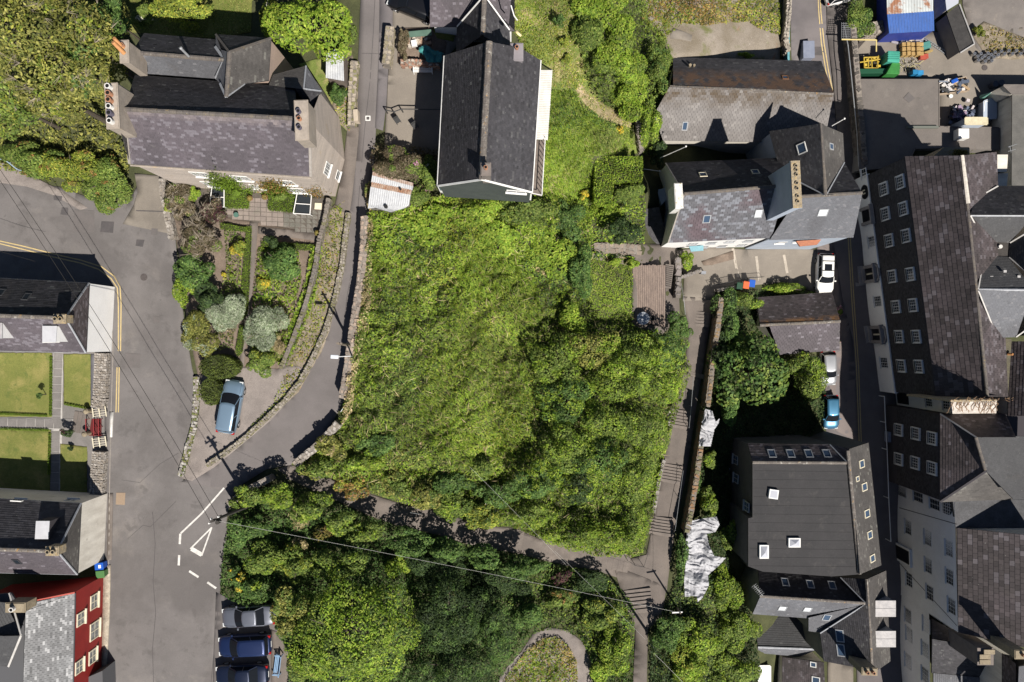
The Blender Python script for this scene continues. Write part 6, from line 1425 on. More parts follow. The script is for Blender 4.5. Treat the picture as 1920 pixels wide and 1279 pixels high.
cover('ground_cover', 'tangled shady undergrowth below the sloping path', [(437,935),(520,905),(600,928),(660,956),(740,984),(800,998),(890,1024),(960,1038),(1050,1060),(1130,1074),(1172,1112),(1190,1140),(1185,1400),(542,1400),(540,1215),(518,1190),(516,1165),(430,1125),(413,1112),(414,1060),(420,1030)], 'green', .15, .9, 85, .22, 1.5, 5, cat='undergrowth', hole=[(934,1400),(938,1272),(968,1232),(1000,1188),(1045,1178),(1086,1196),(1106,1230),(1114,1400)], zones=[(1050,1140,80,'mid',.7),(1150,1200,80,'lime',.5)])
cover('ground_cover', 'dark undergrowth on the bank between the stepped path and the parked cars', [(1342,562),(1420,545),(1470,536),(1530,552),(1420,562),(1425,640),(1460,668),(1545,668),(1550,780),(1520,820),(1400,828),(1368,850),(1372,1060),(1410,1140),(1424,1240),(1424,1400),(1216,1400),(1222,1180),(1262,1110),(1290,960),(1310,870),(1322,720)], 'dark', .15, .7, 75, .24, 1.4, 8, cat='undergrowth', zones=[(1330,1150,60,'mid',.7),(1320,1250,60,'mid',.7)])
cover('ground_cover', 'leafy floor under the trees at the upper left corner', [(-200,-200),(230,-200),(245,60),(215,140),(205,235),(245,290),(240,330),(100,330),(-200,280)], 'olive', .1, .6, 40, .28, 1.4, 9, cat='undergrowth')
cover('tall_grass', 'wind-combed tall green grass on the garden slope', [(1030,170),(1075,170),(1090,200),(1130,225),(1185,245),(1190,290),(1113,292),(1105,380),(1000,372),(1018,270)], 'lime', .1, .4, 190, .26, 1.0, 12, asp=.22, cat='grass', lay=(-.6,.8,.1), zones=[(1150,262,35,'grass',.8),(1060,220,25,'green',.5)])
cover('short_grass', 'sunburnt garden grass beside the long slate house', [(966,-100),(1075,-100),(1068,30),(1086,120),(1085,165),(1036,165),(1034,125),(985,105),(966,60)], 'yelgrn', .03, .2, 140, .18, .8, 13, asp=.3, cat='grass', zones=[(1020,20,50,'straw',.35),(1070,130,40,'straw',.5),(990,30,40,'lime',.5)])
cover('weeds', 'weeds and moss spreading over the derelict lot', [(1190,-100),(1470,-100),(1464,66),(1430,56),(1400,40),(1330,48),(1280,44),(1250,70),(1240,98),(1226,60),(1205,40)], 'yelgrn', .05, .4, 120, .2, 1.0, 14, cat='weeds', zones=[(1310,12,42,'rust',1.0),(1240,20,28,'rust',.7),(1350,40,40,'gold',.8),(1420,30,40,'gold',.4)])
cover('lawn_grass', 'clipped grass of the walled front lawns', [(-120,663),(96,664),(96,781),(-120,777)], 'grass', .01, .03, 190, .11, .8, 15, asp=.4, cat='grass', zones=[(40,720,50,'green',.25)])
cover('lawn_grass', 'narrow strip of grass beside the slate garden border', [(120,666),(169,666),(169,760),(122,758)], 'grass', .01, .03, 190, .11, .8, 16, asp=.4, cat='grass', zones=[(145,700,30,'straw',.3)])
cover('lawn_grass', 'larger lower lawn half in the shade of the house', [(-120,806),(94,807),(92,925),(-120,925)], 'grass', .01, .03, 190, .11, .8, 17, asp=.4, cat='grass')
cover('lawn_grass', 'small lower lawn against the rubble wall', [(114,834),(162,840),(162,925),(113,925)], 'grass', .01, .03, 190, .11, .8, 18, asp=.4, cat='grass', zones=[(60,860,50,'straw',.25)])
cover('lawn_grass', 'grass beyond the manor house at the top', [(225,-100),(480,-100),(470,58),(400,70),(245,58)], 'grass', .02, .08, 130, .14, .8, 19, asp=.4, cat='grass')
cover('bank_plants', 'dry weeds on the stony bank beside the lane', [(610,400),(640,380),(648,420),(636,490),(620,560),(596,640),(575,690),(540,730),(520,765),(470,812),(462,806),(510,760),(535,700),(570,600),(594,530),(602,460)], 'yelgrn', .03, .2, 55, .17, .8, 20, cat='weeds', zones=[(560,680,60,'gold',.5),(620,520,60,'gold',.4)])
cover('bank_plants', 'yellowing plants on the wall bank by the tin shed', [(628,205),(646,130),(664,115),(666,200),(655,245),(636,225)], 'yelgrn', .05, .25, 60, .18, .8, 21, cat='weeds', mix=(('rust',.1),))
cover('garden_plants', 'green groundcover on the steep bed against the stony bank', [(584,462),(604,462),(600,510),(590,560),(570,615),(548,665),(532,690),(516,680),(540,612),(562,560),(576,510)], 'lime', .25, .5, 140, .2, .8, 22, cat='plants')
cover('border_weeds', 'weeds along the top of the retaining wall by the lane', [(690,410),(700,405),(696,560),(684,640),(668,700),(660,770),(640,800),(648,720),(664,640),(680,540)], 'straw', 1.35, .5, 120, .2, .8, 23, cat='weeds', zones=[(690,480,60,'mid',.7),(670,640,60,'mid',.6)])
cover('verge_weeds', 'grassy roadside verge at the left edge', [(-100,290),(20,292),(60,318),(110,345),(60,332),(0,318),(-100,316)], 'yelgrn', .05, .2, 60, .18, .8, 24, cat='weeds')
cover('yard_bank_weeds', 'scrubby bank between the upper yard and the kegs', [(1838,60),(1860,50),(1925,72),(2000,70),(2000,95),(1900,98),(1850,98)], 'gold', .05, .3, 45, .2, .8, 25, cat='weeds')
cover('wild_flowers', 'golden seed heads in the round garden bed', [(940,1400),(944,1276),(968,1244),(990,1216),(1015,1198),(1045,1194),(1066,1212),(1082,1240),(1086,1400)], 'gold', .15, .35, 120, .2, .8, 26, cat='flowers', zones=[(1000,1230,25,'straw',.3),(1020,1275,70,'lime',.7)])
T = tree
cover('ground_cover', 'rampant ivy and scrub between the garden and the derelict lot', [(1080,-150),(1200,-150),(1215,40),(1245,60),(1262,110),(1240,215),(1232,290),(1204,292),(1196,215),(1150,205),(1115,180),(1095,130),(1082,30)], 'mid', .3, 1.0, 95, .22, 1.5, 41, cat='ivy', zones=[(1170,100,60,'lime',.6)])
cover('ground_cover', 'low shrubs and weeds around the clipped yellow hedge', [(1095,345),(1112,338),(1205,336),(1212,392),(1208,456),(1112,458),(1075,400)], 'lime', .2, .7, 62, .22, 1.2, 43, cat='undergrowth', zones=[(1170,430,40,'green',.8)])
cover('ground_cover', 'weeds between the courtyard and the tin shed bush', [(700,268),(828,280),(826,345),(800,362),(776,345),(700,322),(692,300)], 'brown', .3, .8, 62, .2, 1.2, 44, cat='undergrowth', zones=[(810,330,30,'mid',.9)])
# --- upper left trees
T('broadleaf_tree', 'tall olive-green tree with bare twigs filling the upper left corner', 'tree', 62,78,125,112,13,'olive',.27,60,22,twigs=55,mix=(('yelgrn',.2),))
T('broadleaf_tree', 'olive tree crown touching the leaning orange chimney pots', 'tree', 176,92,66,92,11,'olive',.26,60,14,twigs=26,mix=(('green',.25),))
T('broadleaf_tree', 'lower olive tree crown beside the six-pot chimney stack', 'tree', 122,186,74,50,9,'olive',.26,60,12,twigs=26,mix=(('yelgrn',.2),))
T('broadleaf_tree', 'partly bare tree crown at the left edge above the hedge', 'tree', 26,200,52,50,8,'mid',.26,60,10,twigs=12,mix=(('yelgrn',.2),))
T('evergreen_tree', 'small dark green tree in the shade above the leaning chimney pots', 'tree', 222,42,28,45,6.5,'green',.22,75,8)
T('hedge_shrub', 'rust-tinted hedge bush farthest left along the road verge', 'shrub', 62,300,66,32,3.2,'mid',.2,85,9,mix=(('rust',.06),))
T('hedge_shrub', 'rust-tinted hedge bush in the middle of the road verge', 'shrub', 140,318,66,40,3.4,'yelgrn',.2,85,9,mix=(('rust',.12),))
T('hedge_shrub', 'rounded hedge bush beside the concrete driveway', 'shrub', 206,340,52,56,3.6,'mid',.2,85,9,mix=(('rust',.08),))
T('rose_bush', 'white-flowering bush behind the manor house', 'shrub', 268,34,24,22,2.6,'mid',.16,110,6,mix=(('bloom',.1),))
T('round_shrub', 'wide yellow-green shrub behind the manor house', 'shrub', 345,20,58,34,3.6,'yelgrn',.2,80,10)
T('round_shrub', 'pale flowering shrub at the top edge left of the lime tree', 'shrub', 506,22,22,40,3.8,'yelgrn',.2,80,7,mix=(('bloom',.05),))
T('lime_tree', 'dense bright lime-green tree behind the manor house', 'tree', 588,46,84,66,7,'lime',.27,95,18,rough=.08)
T('round_shrub', 'green shrub spilling over the lane end of the lime tree', 'shrub', 646,66,22,46,4.5,'mid',.2,85,7)
T('climbing_shrub', 'green creeper mound below the corrugated tin shed', 'shrub', 632,176,20,26,2.2,'green',.2,90,6)
# --- garden in front of the manor house
T('bare_shrub', 'brown half-bare shrub beside the driveway wall', 'shrub', 345,378,32,36,2.4,'brown',.14,90,8,twigs=40,mix=(('straw',.2),('mid',.15)))
T('bare_shrub', 'dark reddish half-bare shrub under the gravelly patio corner', 'shrub', 405,398,28,30,2.2,'purple',.15,90,7,twigs=16,mix=(('brown',.3),))
T('bare_shrub', 'large brown wiry shrub in the middle of the left bed', 'shrub', 378,448,46,42,2.8,'brown',.14,90,9,twigs=60,mix=(('mid',.22),))
T('round_shrub', 'small bright green shrub between the brown shrubs and the white frame', 'shrub', 362,362,12,18,2.0,'lime',.15,120,4)
T('round_shrub', 'tiny yellow-green bush against the driveway wall', 'shrub', 318,392,7,16,1.2,'yelgrn',.13,140,3)
T('round_shrub', 'dark evergreen shrub overhanging the road above the pale shrubs', 'shrub', 368,508,42,36,3.4,'green',.22,80,8)
T('round_shrub', 'dark evergreen shrub in the middle of the left bed below the wiry shrub', 'shrub', 392,560,34,34,3.2,'dark',.22,80,8)
T('round_shrub', 'lime-green shrub column at the road edge', 'shrub', 346,545,17,46,2.8,'lime',.19,90,6)
T('round_shrub', 'pale olive willow-like shrub nearest the road and the clipped yews', 'shrub', 376,622,38,46,3.2,'olive',.2,80,9,asp=.3,mix=(('silver',.25),))
T('silver_shrub', 'silvery grey-green shrub left of the garden walk', 'shrub', 426,588,38,46,2.8,'silver',.19,95,9,asp=.28)
T('silver_shrub', 'silvery grey-green shrub right of the garden walk', 'shrub', 498,600,40,50,2.8,'silver',.19,95,9,asp=.28)
T('round_shrub', 'leafy green shrub on the bed right of the garden walk', 'shrub', 524,492,45,42,2.4,'green',.24,75,8)
T('flower_clump', 'low yellow flowers under the leafy shrub right of the walk', 'flowers', 494,530,24,14,.9,'yelgrn',.15,130,8,mix=(('yellow',.5),))
T('flower_clump', 'yellow-green flowering clump in the left bed beside the walk', 'flowers', 446,464,16,22,1.3,'yelgrn',.17,110,5,mix=(('yellow',.3),))
cover('bed_plants', 'low mixed plants dotted over the soil of the left bed', [(420,428),(455,440),(452,520),(446,600),(436,650),(400,660),(410,560),(425,500)], 'mid', .08, .45, 75, .18, .8, 51, cat='plants', zones=[(440,500,30,'yelgrn',.4),(420,600,30,'straw',.4)])
cover('bed_plants', 'mixed low planting filling the lower right bed', [(484,462),(560,470),(566,520),(548,590),(528,650),(508,690),(468,690),(474,560)], 'lime', .1, .6, 105, .19, .9, 52, cat='plants', zones=[(540,600,40,'straw',.5),(480,560,30,'green',.6)])
T('flower_clump', 'small acid-yellow plant on bare soil of the left bed', 'flowers', 421,515,7,4,.5,'yellow',.12,160,3)
T('flower_clump', 'small round green plant on bare soil of the left bed', 'flowers', 436,517,5,6,.5,'lime',.12,160,3)
EL_ = lambda x, y, a, b_: [(x+a*math.cos(k*.5236), y+b_*math.sin(k*.5236)) for k in range(12)]
hedge('clipped_yew', 'larger clipped dark yew mound just above the blue estate car', EL_(408,688,36,22), 1.7, 'conif', .12, 420, 'shrub')
hedge('clipped_yew', 'smaller clipped yew mound left of the blue estate car', EL_(394,734,19,26), 1.5, 'conif', .12, 420, 'shrub')
T('round_shrub', 'mixed green shrub at the lower end of the garden walk', 'shrub', 488,680,30,28,2.2,'mid',.19,90,8,mix=(('yelgrn',.3),))
T('dry_bush', 'bronze grassy bush beside the right silvery shrub', 'shrub', 520,650,18,26,1.5,'straw',.18,90,6,asp=.2,mix=(('mid',.4),))
T('box_ball', 'topiary ball in the left box-edged square', 'shrub', 441,363,12,11,1.7,'box',.1,330,5,rough=.05)
T('box_ball', 'topiary ball in the right box-edged square', 'shrub', 527,368,11,12,1.7,'mid',.1,330,5,rough=.05)
for nm, q in (('low box hedge forming the left square by the house wall', [(418,346),(466,348),(464,390),(420,389)]), ('low box hedge forming the right square by the house wall', [(504,352),(553,356),(552,397),(502,393)])):
    x0, y0 = q[0]; cxx = sum(p[0] for p in q)/4; cyy = sum(p[1] for p in q)/4
    hedge('box_hedge', nm, [q[0], q[1], q[2], q[3]], .55, 'box', .09, 500)
hedge('box_hedge', 'thin clipped box edging left of the garden walk', [(462,424),(470,424),(468,470),(464,540),(460,590),(452,600),(446,596),(452,540),(458,470)], .5, 'box', .09, 420)
hedge('box_hedge', 'short clipped box edging at the head of the left bed', [(412,418),(424,419),(446,424),(462,426),(462,434),(440,432),(412,428)], .5, 'box', .09, 420)
hedge('box_hedge', 'clipped box edging at the head of the right bed', [(490,452),(540,456),(597,459),(596,470),(540,466),(489,462)], .5, 'box', .09, 420)
hedge('box_hedge', 'box edging along the left of the lower walk', [(450,610),(458,612),(452,660),(446,668),(441,660),(446,630)], .5, 'box', .09, 420)
T('bonsai_bush', 'dark rounded bush at the top of the right bed by the walk', 'shrub', 510,450,15,13,1.8,'dark',.16,110,5)
# lavender hedgelets round the lawns
for nm, a, c_ in (('row of little clipped tufts edging the upper lawn beside the path', (97,668), (96,780)), ('row of little clipped tufts along the foot of the upper lawn', (-60,773), (90,779)), ('row of little clipped tufts heading the lower lawn', (-60,802), (92,806)), ('row of little clipped tufts edging the lower lawn beside the path', (95,812), (93,890)), ('curved row of little tufts at the foot of the small upper lawn', (122,757), (164,765))):
    o_ = P(a[0], a[1], g(*a)); n_ = int(math.hypot(a[0]-c_[0], a[1]-c_[1])/5.2); pp = []
    for i in range(n_):
        f = (i+.5)/n_; q = PG(a[0]+(c_[0]-a[0])*f, a[1]+(c_[1]-a[1])*f, .05); d = ell(1, 1, 1, 110); d[:, 2] = abs(d[:, 2]); pp.append(d*np.array([.11, .11, .3])+np.array(q))
    p = np.vstack(pp); leafmesh('tuft_edging', p, NR.normal(0, 1, p.shape)+np.array([0, 0, .6]), .08, leafcols(len(p), 'box'), .6, None, 'stuff', nm, 'hedge', None, None, tuple(o_))
T('potted_tree', 'thin young tree standing on the upper lawn corner', 'tree', 74,741,6,8,1.5,'green',.1,60,3)
T('potted_shrub', 'dark bushy plant by the steps of the garden path', 'shrub', 123,812,14,9,1.6,'dark',.13,110,5,mix=(('purple',.3),))
T('potted_shrub', 'round dark potted plant on the small lower lawn', 'shrub', 134,840,5,6,.8,'dark',.1,200,3)
# --- around the middle house
T('hedge_shrub', 'big brown-tinged escallonia bush above the tin shed roof', 'shrub', 752,303,58,36,3.2,'brown',.15,150,11,mix=(('mid',.25),('pink',.03)))
T('hedge_shrub', 'green flowering bush against the corner of the long house', 'shrub', 806,328,24,34,3.0,'mid',.19,90,7,mix=(('bloom',.03),))
T('hedge_shrub', 'pinkish flowering bush right of the tin shed roof', 'shrub', 782,372,24,26,2.2,'mid',.18,90,7,mix=(('pink',.08),))
T('hedge_shrub', 'strip of pale flowering weeds left of the tin shed roof', 'shrub', 692,372,8,36,1.8,'straw',.15,100,5,mix=(('mid',.4),))
T('dark_shrub', 'dark brown shrub filling the left of the walled debris bed', 'shrub', 757,85,12,30,1.8,'brown',.14,130,6)
T('creeper_mound', 'lime bramble mound directly below the gable of the long house', 'brambles', 880,395,60,26,2.2,'lime',.27,75,10)
T('creeper_mound', 'lime bramble mound at the corner near the tin shed', 'brambles', 800,420,58,34,2.0,'lime',.27,75,10)
T('creeper_mound', 'bramble mound below the balcony of the long house', 'brambles', 990,400,60,30,2.2,'mid',.27,75,10)
T('green_shrub', 'dark green shrub bank between the plot and the clipped yellow hedge', 'shrub', 1062,410,42,40,2.8,'green',.24,80,9)
T('creeper_mound', 'pale lime bramble hummock on the upper right of the plot', 'brambles', 1030,470,52,48,2.4,'lime',.27,75,10)
T('creeper_mound', 'lime bramble hummock on the upper middle of the plot', 'brambles', 925,450,60,40,1.8,'lime',.27,75,10)
T('round_shrub', 'small golden round shrub left of the clipped yellow hedge', 'shrub', 1095,363,11,12,1.4,'yellow',.12,170,4,mix=(('yelgrn',.4),))
T('round_shrub', 'upper small round shrub on the dry garden grass', 'shrub', 1058,79,9,10,1.2,'yelgrn',.14,140,4)
T('round_shrub', 'lower small round shrub on the dry garden grass', 'shrub', 1062,113,11,11,1.3,'yelgrn',.14,140,4)
T('round_shrub', 'small golden bush at the tip of the bare curved bank', 'shrub', 1162,243,8,8,1.0,'yellow',.12,170,4)
T('round_shrub', 'green shrub on the edge of the garden and the ivy bank', 'shrub', 1050,38,12,12,1.6,'green',.18,100,4)
cover('patchy_grass', 'rough pale grass with bare brown patches below the ivy bank', [(1076,15),(1092,60),(1104,130),(1130,185),(1165,215),(1188,236),(1178,246),(1130,230),(1092,202),(1064,168),(1060,110),(1068,60)], 'yelgrn', .03, .2, 90, .17, .8, 61, asp=.35, cat='grass', zones=[(1095,185,30,'straw',.8),(1085,100,35,'straw',.5),(1150,225,25,'straw',.8)])
cover('grass_ridge', 'mossy curved grass ridge on the garden slope', [(1066,168),(1076,166),(1092,192),(1120,215),(1158,232),(1152,244),(1112,232),(1084,208)], 'green', .2, .4, 150, .15, .6, 62, asp=.4, cat='grass', zones=[(1085,190,20,'lime',.6)])
T('ivy_bank', 'ivy mass at the top edge beside the derelict lot', 'ivy', 1125,30,62,52,3,'lime',.22,85,12,mix=(('lime',.3),))
T('ivy_bank', 'dark ivy mass on the left shoulder of the bank', 'ivy', 1098,70,34,46,3,'mid',.22,85,9)
T('ivy_bank', 'broad lime ivy mass in the middle of the bank', 'ivy', 1155,108,56,58,3.2,'lime',.2,85,12,mix=(('mid',.4),))
T('ivy_bank', 'ivy mass running down towards the garden wall', 'ivy', 1185,180,46,50,3,'lime',.2,85,11,mix=(('lime',.35),))
T('ivy_bank', 'ivy clump climbing the left end of the stone barn', 'ivy', 1236,130,28,48,5.2,'mid',.2,85,8,mix=(('green',.3),))
T('ivy_bank', 'ivy trailing over the lower corner of the stone barn', 'ivy', 1214,222,24,50,4.2,'lime',.2,85,8,mix=(('mid',.4),))
T('round_shrub', 'dark leafy shrub in the shade behind the white townhouse', 'shrub', 1232,290,20,24,2.5,'dark',.2,80,6)
hedge('clipped_hedge', 'thick yellow-green clipped hedge bending round the little lawn', [(1115,294),(1205,293),(1205,338),(1152,340),(1146,382),(1114,381)], 1.8, 'lime', .15, 230)
T('green_shrub', 'leafy shrub tucked in the bend of the clipped yellow hedge', 'shrub', 1176,362,30,26,2.0,'mid',.19,90,7)
T('green_shrub', 'lime shrubs below the clipped yellow hedge', 'shrub', 1148,400,38,22,1.8,'lime',.19,90,8)
T('evergreen_tree', 'round dark evergreen tree left of the dark lean-to', 'tree', 1172,434,30,30,4.5,'dark',.22,90,8)
T('green_shrub', 'small lime shrub at the head of the wooden deck', 'shrub', 1186,494,15,13,1.6,'lime',.16,120,5)
T('green_shrub', 'flat topped green shrub left of the deck path', 'shrub', 1150,492,16,9,1.2,'lime',.16,120,5)
T('vine', 'bright green vine on the stair wall by the white townhouse', 'vine', 1286,487,17,23,2.6,'lime',.2,110,6)
T('evergreen_tree', 'small dark tree between the wooden deck and the stepped path', 'tree', 1274,608,27,30,4.2,'green',.22,85,8)
T('green_shrub', 'lime bush leaning over the small terrace lawn', 'shrub', 1070,592,30,46,3.4,'lime',.24,80,8)
T('green_shrub', 'dark hedge line between the plot and the terrace lawn', 'shrub', 1090,500,30,58,3.2,'green',.24,80,9)
# --- tall shrubs of the lower right plot
for i, (x, y, rx, ry, h_, pal, lab) in enumerate([
 (1045,672,52,44,3.6,'mid','grey-green tall shrub at the upper left of the thicket'),(1112,652,56,36,4.2,'olive','dull green tall shrub under the terrace lawn shadow'),(1185,662,52,32,3.6,'mid','tall shrub directly below the wooden deck'),
 (1250,655,40,40,4.4,'green','tall shrub leaning over the stepped path below the little tree'),(1160,712,60,42,4.8,'lime','bright tall shrub in the middle of the thicket'),(1232,724,42,40,4.4,'lime','bright shrub bulging towards the stepped path'),
 (1062,752,52,42,3.6,'green','dark speckled shrub on the left side of the thicket'),(1142,790,54,44,4.4,'mid','tall mid-green shrub left of the first deep shadow gap'),(1214,806,38,50,4.4,'mid','tall shrub beside the middle flight of steps'),
 (1062,838,48,46,4,'mid','rounded shrub on the lower left of the thicket'),(1128,866,52,42,4.6,'green','dark leafy shrub in the lower thicket'),(1192,888,44,54,5,'mid','tallest shrub beside the lower flight of steps'),
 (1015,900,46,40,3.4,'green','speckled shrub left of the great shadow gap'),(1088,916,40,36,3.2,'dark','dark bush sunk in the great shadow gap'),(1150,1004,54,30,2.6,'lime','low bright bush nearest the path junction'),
 (1078,1002,52,30,2.6,'lime','low bright bush above the long shallow steps'),(1190,980,28,36,2.8,'mid','low bush beside the lowest flight of steps'),(1000,965,40,26,2.4,'mid','trailing bush where the cable crosses the sloping path')]):
    T('thicket_shrub', lab, 'shrub', x, y, rx*1.02, ry*1.0, h_*1.5, pal, .2, 85, 20, mix=(('lime' if pal != 'lime' else 'mid', .45),), rough=.22)
# --- hedge along the sloping path
for x, y, rx, ry, h_, pal, lab, mx in [
 (592,876,36,24,2.2,'mid','clipped-looking bush at the road end of the sloping path hedge',(('olive',.3),)),(625,836,34,26,2.2,'olive','weedy bush at the road corner of the plot',(('straw',.12),)),(660,912,30,26,2.2,'rust','bronze-leaved bush in the sloping path hedge',(('yelgrn',.4),)),
 (690,868,40,26,2.6,'lime','lime bush behind the bronze-leaved one',(('mid',.3),)),(740,916,40,28,2.4,'mid','green bush right of the bronze one in the path hedge',(('olive',.3),)),(700,830,36,24,1.8,'green','dark bush inside the plot above the path hedge',()),
 (796,925,40,30,2.6,'olive','flower-speckled bush midway along the path hedge',(('pink',.03),('mid',.3))),(855,948,40,32,2.6,'mid','green bush above the shaded stone steps',(('lime',.3),)),(905,965,40,28,2.6,'yelgrn','yellowish bush near the right end of the path hedge',(('bloom',.02),('mid',.3))),
 (845,905,48,24,2.4,'green','dark shrub row behind the path hedge',()),(935,925,40,26,2.4,'green','dark shrub row by the pale cable',()),(900,880,30,24,2,'mid','green shrub in the plot above the pale cable end',())]:
    T('hedge_bush', lab, 'shrub', x, y, rx, ry, h_, pal, .23, 80, 10, mix=mx)
# --- lower left shrubs and trees
for x, y, rx, ry, h_, pal, lab, mx, nl in [
 (470,928,40,28,2.8,'mid','hedge bush at the road junction beside the pole',(('lime',.4),),9),(528,930,40,30,3.8,'lime','bright hedge bush under the top of the sloping path',(('mid',.4),),9),(585,950,46,32,4,'mid','green bush below the first shallow steps',(('lime',.4),),9),
 (640,975,34,26,4,'mid','bush above the spiky brown palm lily',(('lime',.3),),8),(690,1000,42,26,4.2,'mid','light green rounded bush below the sloping path',(('lime',.3),),8),(466,990,40,36,2.8,'green','dark leafed shrub beside the give-way triangle',(),8),
 (500,1040,44,36,3,'mid','broad leafed shrub above the parked silver saloon',(('lime',.25),),8),(450,1085,24,26,2,'green','leafy shrub at the road edge with yellow flowers in it',(('yellow',.3),),6),(480,1108,40,20,2.2,'green','bush overhanging the roof of the silver saloon',(('lime',.2),),6),
 (560,1055,50,36,3.8,'mid','loose shrub below the brown palm lily',(('yelgrn',.3),),9),(545,1140,42,52,5,'olive','olive tree edge beside the parked cars',(('mid',.4),),9),(640,1060,56,36,5,'mid','upper skirt of the big garden tree',(('lime',.3),),9),
 (578,1245,34,46,3.8,'mid','shrub behind the pale blue bench',(('olive',.3),),8),(745,1060,26,26,2.6,'lime','small lime shrub lit beside the dark trees',(),6),(1010,1060,22,15,2,'green','small sunlit bush on the edge of the path shadow',(),5),
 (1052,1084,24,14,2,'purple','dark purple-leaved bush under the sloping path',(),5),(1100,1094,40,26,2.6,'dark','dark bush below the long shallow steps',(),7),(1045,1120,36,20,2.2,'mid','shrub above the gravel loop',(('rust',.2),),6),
 (1120,1150,50,34,2.8,'mid','green shrub left of the lower steps',(('yelgrn',.3),),8),(1160,1215,34,54,3,'lime','lime shrubs along the lower path',(('mid',.4),),9),(985,1150,40,30,2.8,'green','shrub left of the gravel loop',(),7),(1125,1262,26,34,2.2,'lime','low lime shrub at the bottom edge by the gravel loop',(),6)]:
    T('garden_shrub', lab, 'shrub', x, y, rx, ry, h_, pal, .23, 78, nl, mix=mx)
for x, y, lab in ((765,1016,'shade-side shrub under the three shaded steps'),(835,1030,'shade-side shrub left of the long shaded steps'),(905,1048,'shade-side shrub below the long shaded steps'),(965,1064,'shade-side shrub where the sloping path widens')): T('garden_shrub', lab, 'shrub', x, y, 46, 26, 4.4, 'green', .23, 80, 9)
T('garden_tree', 'big feathery green tree at the bottom left of the public garden', 'tree', 655,1178,122,112,8,'lime',.23,80,34,mix=(('mid',.4),),rough=.14)
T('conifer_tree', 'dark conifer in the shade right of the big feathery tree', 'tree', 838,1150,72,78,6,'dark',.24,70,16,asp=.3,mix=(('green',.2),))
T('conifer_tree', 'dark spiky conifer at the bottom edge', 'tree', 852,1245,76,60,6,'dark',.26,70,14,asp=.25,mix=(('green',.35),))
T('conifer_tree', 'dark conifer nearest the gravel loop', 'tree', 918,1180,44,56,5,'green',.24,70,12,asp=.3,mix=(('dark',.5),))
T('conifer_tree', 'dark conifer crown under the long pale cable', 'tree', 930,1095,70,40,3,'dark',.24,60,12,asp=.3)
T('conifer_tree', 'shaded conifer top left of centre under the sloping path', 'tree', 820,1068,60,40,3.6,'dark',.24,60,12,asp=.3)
# --- right hand bank
for x, y, rx, ry, h_, pal, lab, mx, nl in [
 (1362,600,30,50,3,'green','ivy bank beside the upper steps below the bins',(('dark',.4),),9),(1392,560,36,20,2.6,'mid','lime-tipped shrub below the coloured bins',(('lime',.4),),7),(1474,541,44,15,2.2,'lime','flowering bush between the entrance court and the slate hut',(('mid',.4),),7),
 (1520,556,16,12,2,'mid','bush between the white car and the slate hut',(),5),(1348,672,22,50,3,'dark','dark ivy shrub right of the stepped path',(),7),(1388,650,32,30,3,'green','shrub left of the slate hut',(),7),
 (1366,770,26,46,3.4,'green','dark shrub above the small tarpaulin',(),7),(1330,860,18,22,2.2,'mid','lime shrub directly below the small tarpaulin',(('lime',.4),),5),(1308,905,12,40,2.0,'green','ivy hanging on the path wall left of the dark building',(),6),
 (1326,935,20,34,2.8,'mid','bright shrub above the large tarpaulin',(('lime',.4),),7),(1372,1000,22,36,3,'mid','bush between the large tarpaulin and the dark building',(('lime',.3),),7),(1276,1045,14,60,2.6,'green','hedge left of the large tarpaulin',(),8),
 (1362,1100,36,44,3.6,'lime','bright shrub at the lower right of the large tarpaulin',(('mid',.4),),9),(1250,1180,32,40,3.2,'green','shady shrub beside the leaning green pole',(),8),(1312,1190,46,44,4,'lime','broad lime shrub below the end of the pale cable',(('mid',.4),),10),
 (1384,1180,42,48,4.2,'mid','tall shrub beside the low slate annexe',(('lime',.4),),10),(1285,1250,46,40,3.4,'lime','pale lime shrub at the bottom edge right of the dark path',(('yelgrn',.3),),9),(1372,1254,50,40,4,'mid','shrub at the bottom edge beside the white outhouse roof',(('lime',.3),),9)]:
    T('bank_shrub', lab, 'shrub', x, y, rx, ry, h_, pal, .23, 80, nl, mix=mx)
T('large_leaved_tree', 'large-leaved round tree between the slate hut and the dark building', 'tree', 1418,698,78,84,7.5,'green',.36,60,20,mix=(('mid',.45),),asp=.7)
T('large_leaved_tree', 'lighter green tree crown beside the parked silver car', 'tree', 1510,706,42,46,5,'mid',.24,80,10,mix=(('lime',.3),))
T('round_shrub', 'bush beside the white car cut by the top edge', 'shrub', 1612,34,32,34,3,'mid',.2,90,8,mix=(('green',.4),))
T('round_shrub', 'small green bush on the corner of the upper yard', 'shrub', 1834,60,10,13,1.3,'yelgrn',.15,130,4)
T('round_shrub', 'tiny weed bush behind the barn roof', 'shrub', 1398,104,16,6,1.0,'lime',.15,120,4)
T('flower_basket', 'pink-flowered hanging basket on the corner of the slate hut', 'flowers', 1576,584,9,13,1.0,'mid',.13,170,4,lift=2,mix=(('pink',.5),))
T('flower_basket', 'smaller flower basket under the hut gable by the silver car', 'flowers', 1569,638,8,8,1.0,'mid',.13,170,4,mix=(('pink',.25),))
T('flower_basket', 'pink flowers at the left corner of the slate hut', 'flowers', 1444,606,7,9,2.2,'straw',.13,150,4,mix=(('pink',.3),))
T('palm_lily', 'spiky brown palm lily with drooping dead leaves, upper one', 'shrub', 562,976,22,20,3.0,'straw',.5,20,5,asp=.08)
T('palm_lily', 'spiky greenish palm lily right of the brown one', 'shrub', 606,998,24,18,2.8,'gold',.5,20,5,asp=.08)
T('dead_bush', 'dead tan bush at the foot of the spiky palm lilies', 'shrub', 562,1020,16,20,2.0,'straw',.2,70,5)
